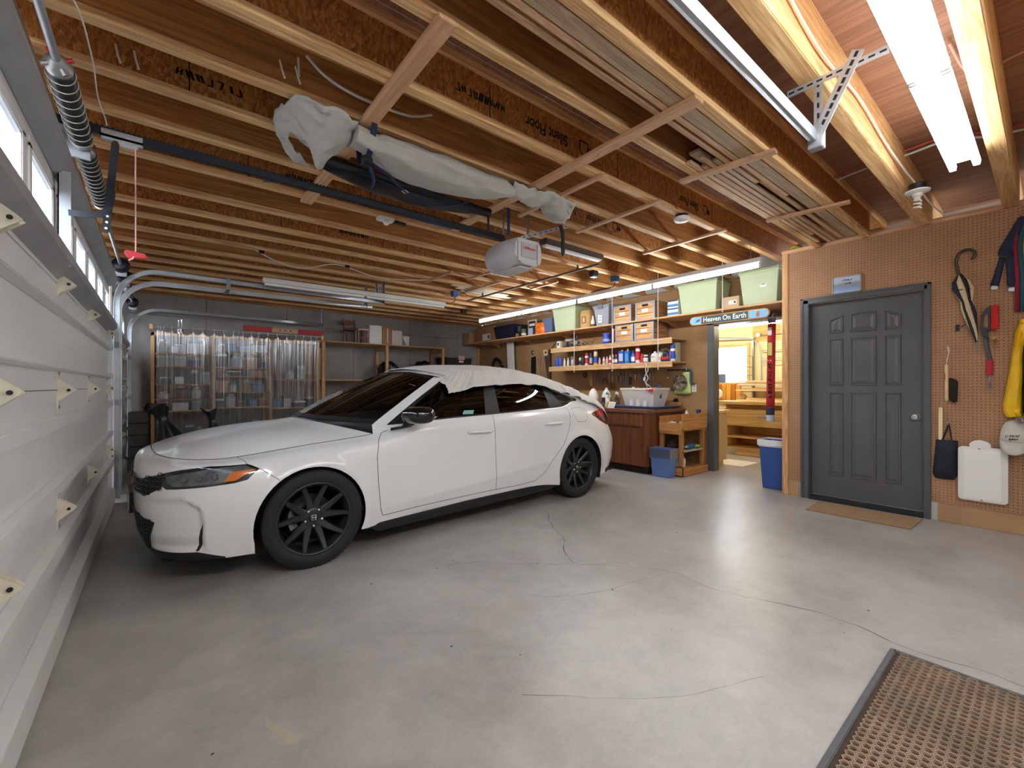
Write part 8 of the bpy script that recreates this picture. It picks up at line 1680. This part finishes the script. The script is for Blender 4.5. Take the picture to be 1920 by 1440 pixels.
bp = thing('blue_board', 'long thin blue board lying above the opener rail', 'board', (1.4, 3.42, 2.63)); MB().bar((.72, 3.33, ZJ - .028), (2.08, 3.42, ZJ - .028), .075, .008).build('board', mat('blue_board', '1d4a9a', .45), bp); MB().bar((1.45, 3.345, ZJ - .034), (1.62, 3.357, ZJ - .034), .05, .003).build('white_label', paper, bp)
belt('strap', [(.55, 3.35, 2.58), (.62, 3.38, 2.61), (.72, 3.37, 2.628), (.80, 3.36, 2.628)], .02, mat('blue_strap', '2c4f8c', .6), bp, (0, 1, 0))
# ------------------------------------------------------------------ wires, boxes
t = thing('door_sensor', 'small white motion sensor under a joist beyond the rail', 'sensor', (1.53, 3.6, 2.6)); MB().box(1.46, 3.60, 2.63, 1.60, 3.68, ZJ).build('base', white_pl, t, bevel=.006); MB().sph((1.53, 3.62, 2.615), .028, 8).build('eye', white_pl, t, smooth=True)
MB().bar((1.6, 3.65, 2.65), (1.72, 3.65, 2.645), .03, .02).build('body', black_pl, t)
t = thing('drooping_cable', 'white cable drooping between far joists', 'cable', (1.8, 5.4, 2.5)); MB().tube(cat_rom([(.80, 5.37, 2.66), (1.05, 5.40, 2.57), (1.30, 5.42, 2.555), (1.65, 5.37, 2.65), (2.1, 5.40, 2.59), (2.5, 5.38, 2.60), (2.9, 5.37, 2.655)], 8), .006, 6).build('cable', rope_w, t)
for xx in (.84, 1.75): MB().box(xx, 5.345, 2.63, xx + .05, 5.375, ZJ).build('clip', black_pl, t)
t = thing('looped_cable', 'white cable looping beside the broad batten', 'cable', (.85, 2.3, 2.7)); MB().tube(cat_rom([(.58, 2.36, 2.86), (.66, 2.33, 2.78), (.78, 2.31, 2.735), (.95, 2.31, 2.73), (1.15, 2.36, 2.78), (1.3, 2.39, 2.86)], 6), .008, 6).build('cable', rope_w, t); MB().tube([(.55, 2.40, 2.86), (.55, 2.385, 2.76)], .006, 6).build('staple', white_pl, t)
for xx, yy, lb in ((-.155, 2.74, 'left white cable tie dangling above the torsion spring'), (-.09, 2.74, 'right white cable tie dangling above the torsion spring'), (.46, 2.37, 'white cable tie left of the looping cable'), (.53, 2.37, 'white cable tie touching the looping cable')):
    lab(MB().tube([(xx, yy, 2.79), (xx + .008, yy - .012, 2.74), (xx + .018, yy - .02, 2.70)], .0045, 6).build('cable_tie', white_pl), lb, 'cable tie')
def jbox(label, x, y, m, face=None):
    t = thing('junction_box', label, 'junction box', (x, y, 2.58)); MB().box(x - .05, y - .04, 2.59, x + .05, y + .04, ZJ).build('box', m, t, bevel=.006)
    MB().box(x - .04, y - .03, 2.578, x + .04, y + .03, 2.592).build('plate', face or white_pl, t, bevel=.003); return t
bluebox = mat('blue_box', '2a5c9c', .5)
t = jbox('blue junction box with plug near the unlit lamp', 3.55, 5.80, bluebox, bluebox); MB().tube(cat_rom([(3.55, 5.80, 2.58), (3.56, 5.80, 2.52), (3.50, 5.84, 2.47), (3.44, 5.88, 2.48)], 5), .006, 6).build('plug_cord', black_pl, t)
t = jbox('blue junction box with white plate above the strip lamp', 4.72, 3.66, bluebox); MB().tube(cat_rom([(4.72, 3.66, 2.58), (4.70, 3.68, 2.52), (4.62, 3.8, 2.50), (4.64, 4.0, 2.49)], 5), .006, 6).build('plug_cord', black_pl, t)
jbox('black junction box between the utility lamp and the blue one', 4.29, 3.66, black_pl, galv_dull); jbox('small black junction box over the far bay', 4.5, 7.02, black_pl, black_pl)
t = thing('cable_grip', 'black cable grip strap dangling beside the opener', 'strap', (2.86, 2.80, 2.38)); MB().tube(cat_rom([(2.80, 2.78, 2.66), (2.84, 2.79, 2.60), (2.86, 2.80, 2.54)], 5), .018, 8).build('webbing', black_pl, t, smooth=True); MB().tube([(2.87 + .012 * math.cos(a), 2.81, 2.47 + .075 * math.sin(a)) for a in [2 * PI * i / 16 for i in range(16)]], .011, 8, closed=True).build('loop', black_pl, t, smooth=True); MB().tube(cat_rom([(2.5, 2.45, 2.63), (2.62, 2.60, 2.63), (2.72, 2.70, 2.64), (2.80, 2.78, 2.65)], 5), .012, 6).build('red_cord', red_pl, t)
lab(MB().tube([(3.02 + .012 * math.cos(a), 3.30, 2.60 + .03 * math.sin(a)) for a in [2 * PI * i / 14 for i in range(14)]], .004, 6, closed=True).tube([(3.02, 3.30, 2.63), (3.02, 3.20, 2.655)], .004, 6).build('wire_hook', steel), 'twisted wire hook beside the utility lamp', 'hook')
t = thing('red_cable', 'red and white cables running across the beams at upper right', 'cable', (4.3, .5, 2.9)); MB().tube(cat_rom([(4.28, 1.12, 2.90), (4.29, .90, 2.93), (4.24, .66, 2.92), (4.25, .45, 2.93), (4.40, .20, 2.92), (4.45, -.2, 2.93)], 6), .008, 6).build('red_wire', mat('red_wire', 'b0473f', .6), t); MB().tube(cat_rom([(4.33, 1.12, 2.89), (4.34, .90, 2.92), (4.29, .66, 2.905), (4.30, .45, 2.92), (4.45, .20, 2.905), (4.5, -.2, 2.92)], 6), .008, 6).build('white_wire', rope_w, t)
t = thing('pink_cable', 'pinkish cable looping over the beam at far upper right', 'cable', (3.4, .1, 2.9)); MB().tube(cat_rom([(3.1, .33, 2.93), (3.35, .30, 2.90), (3.44, .25, 2.88), (3.42, .1, 2.90), (3.45, -.2, 2.91)], 6), .007, 6).build('cable', mat('pink_cable', 'c9998a', .6), t)
scribble('stamped_words', (4.75, .97, ZC - .0005), (0, -1, 0), (1, 0, 0), .22, .07, 8, stamp, ceil, 12); scribble('stamped_words', (3.85, .02, ZC - .0005), (0, -1, 0), (1, 0, 0), .24, .07, 7, stamp, ceil, 13)
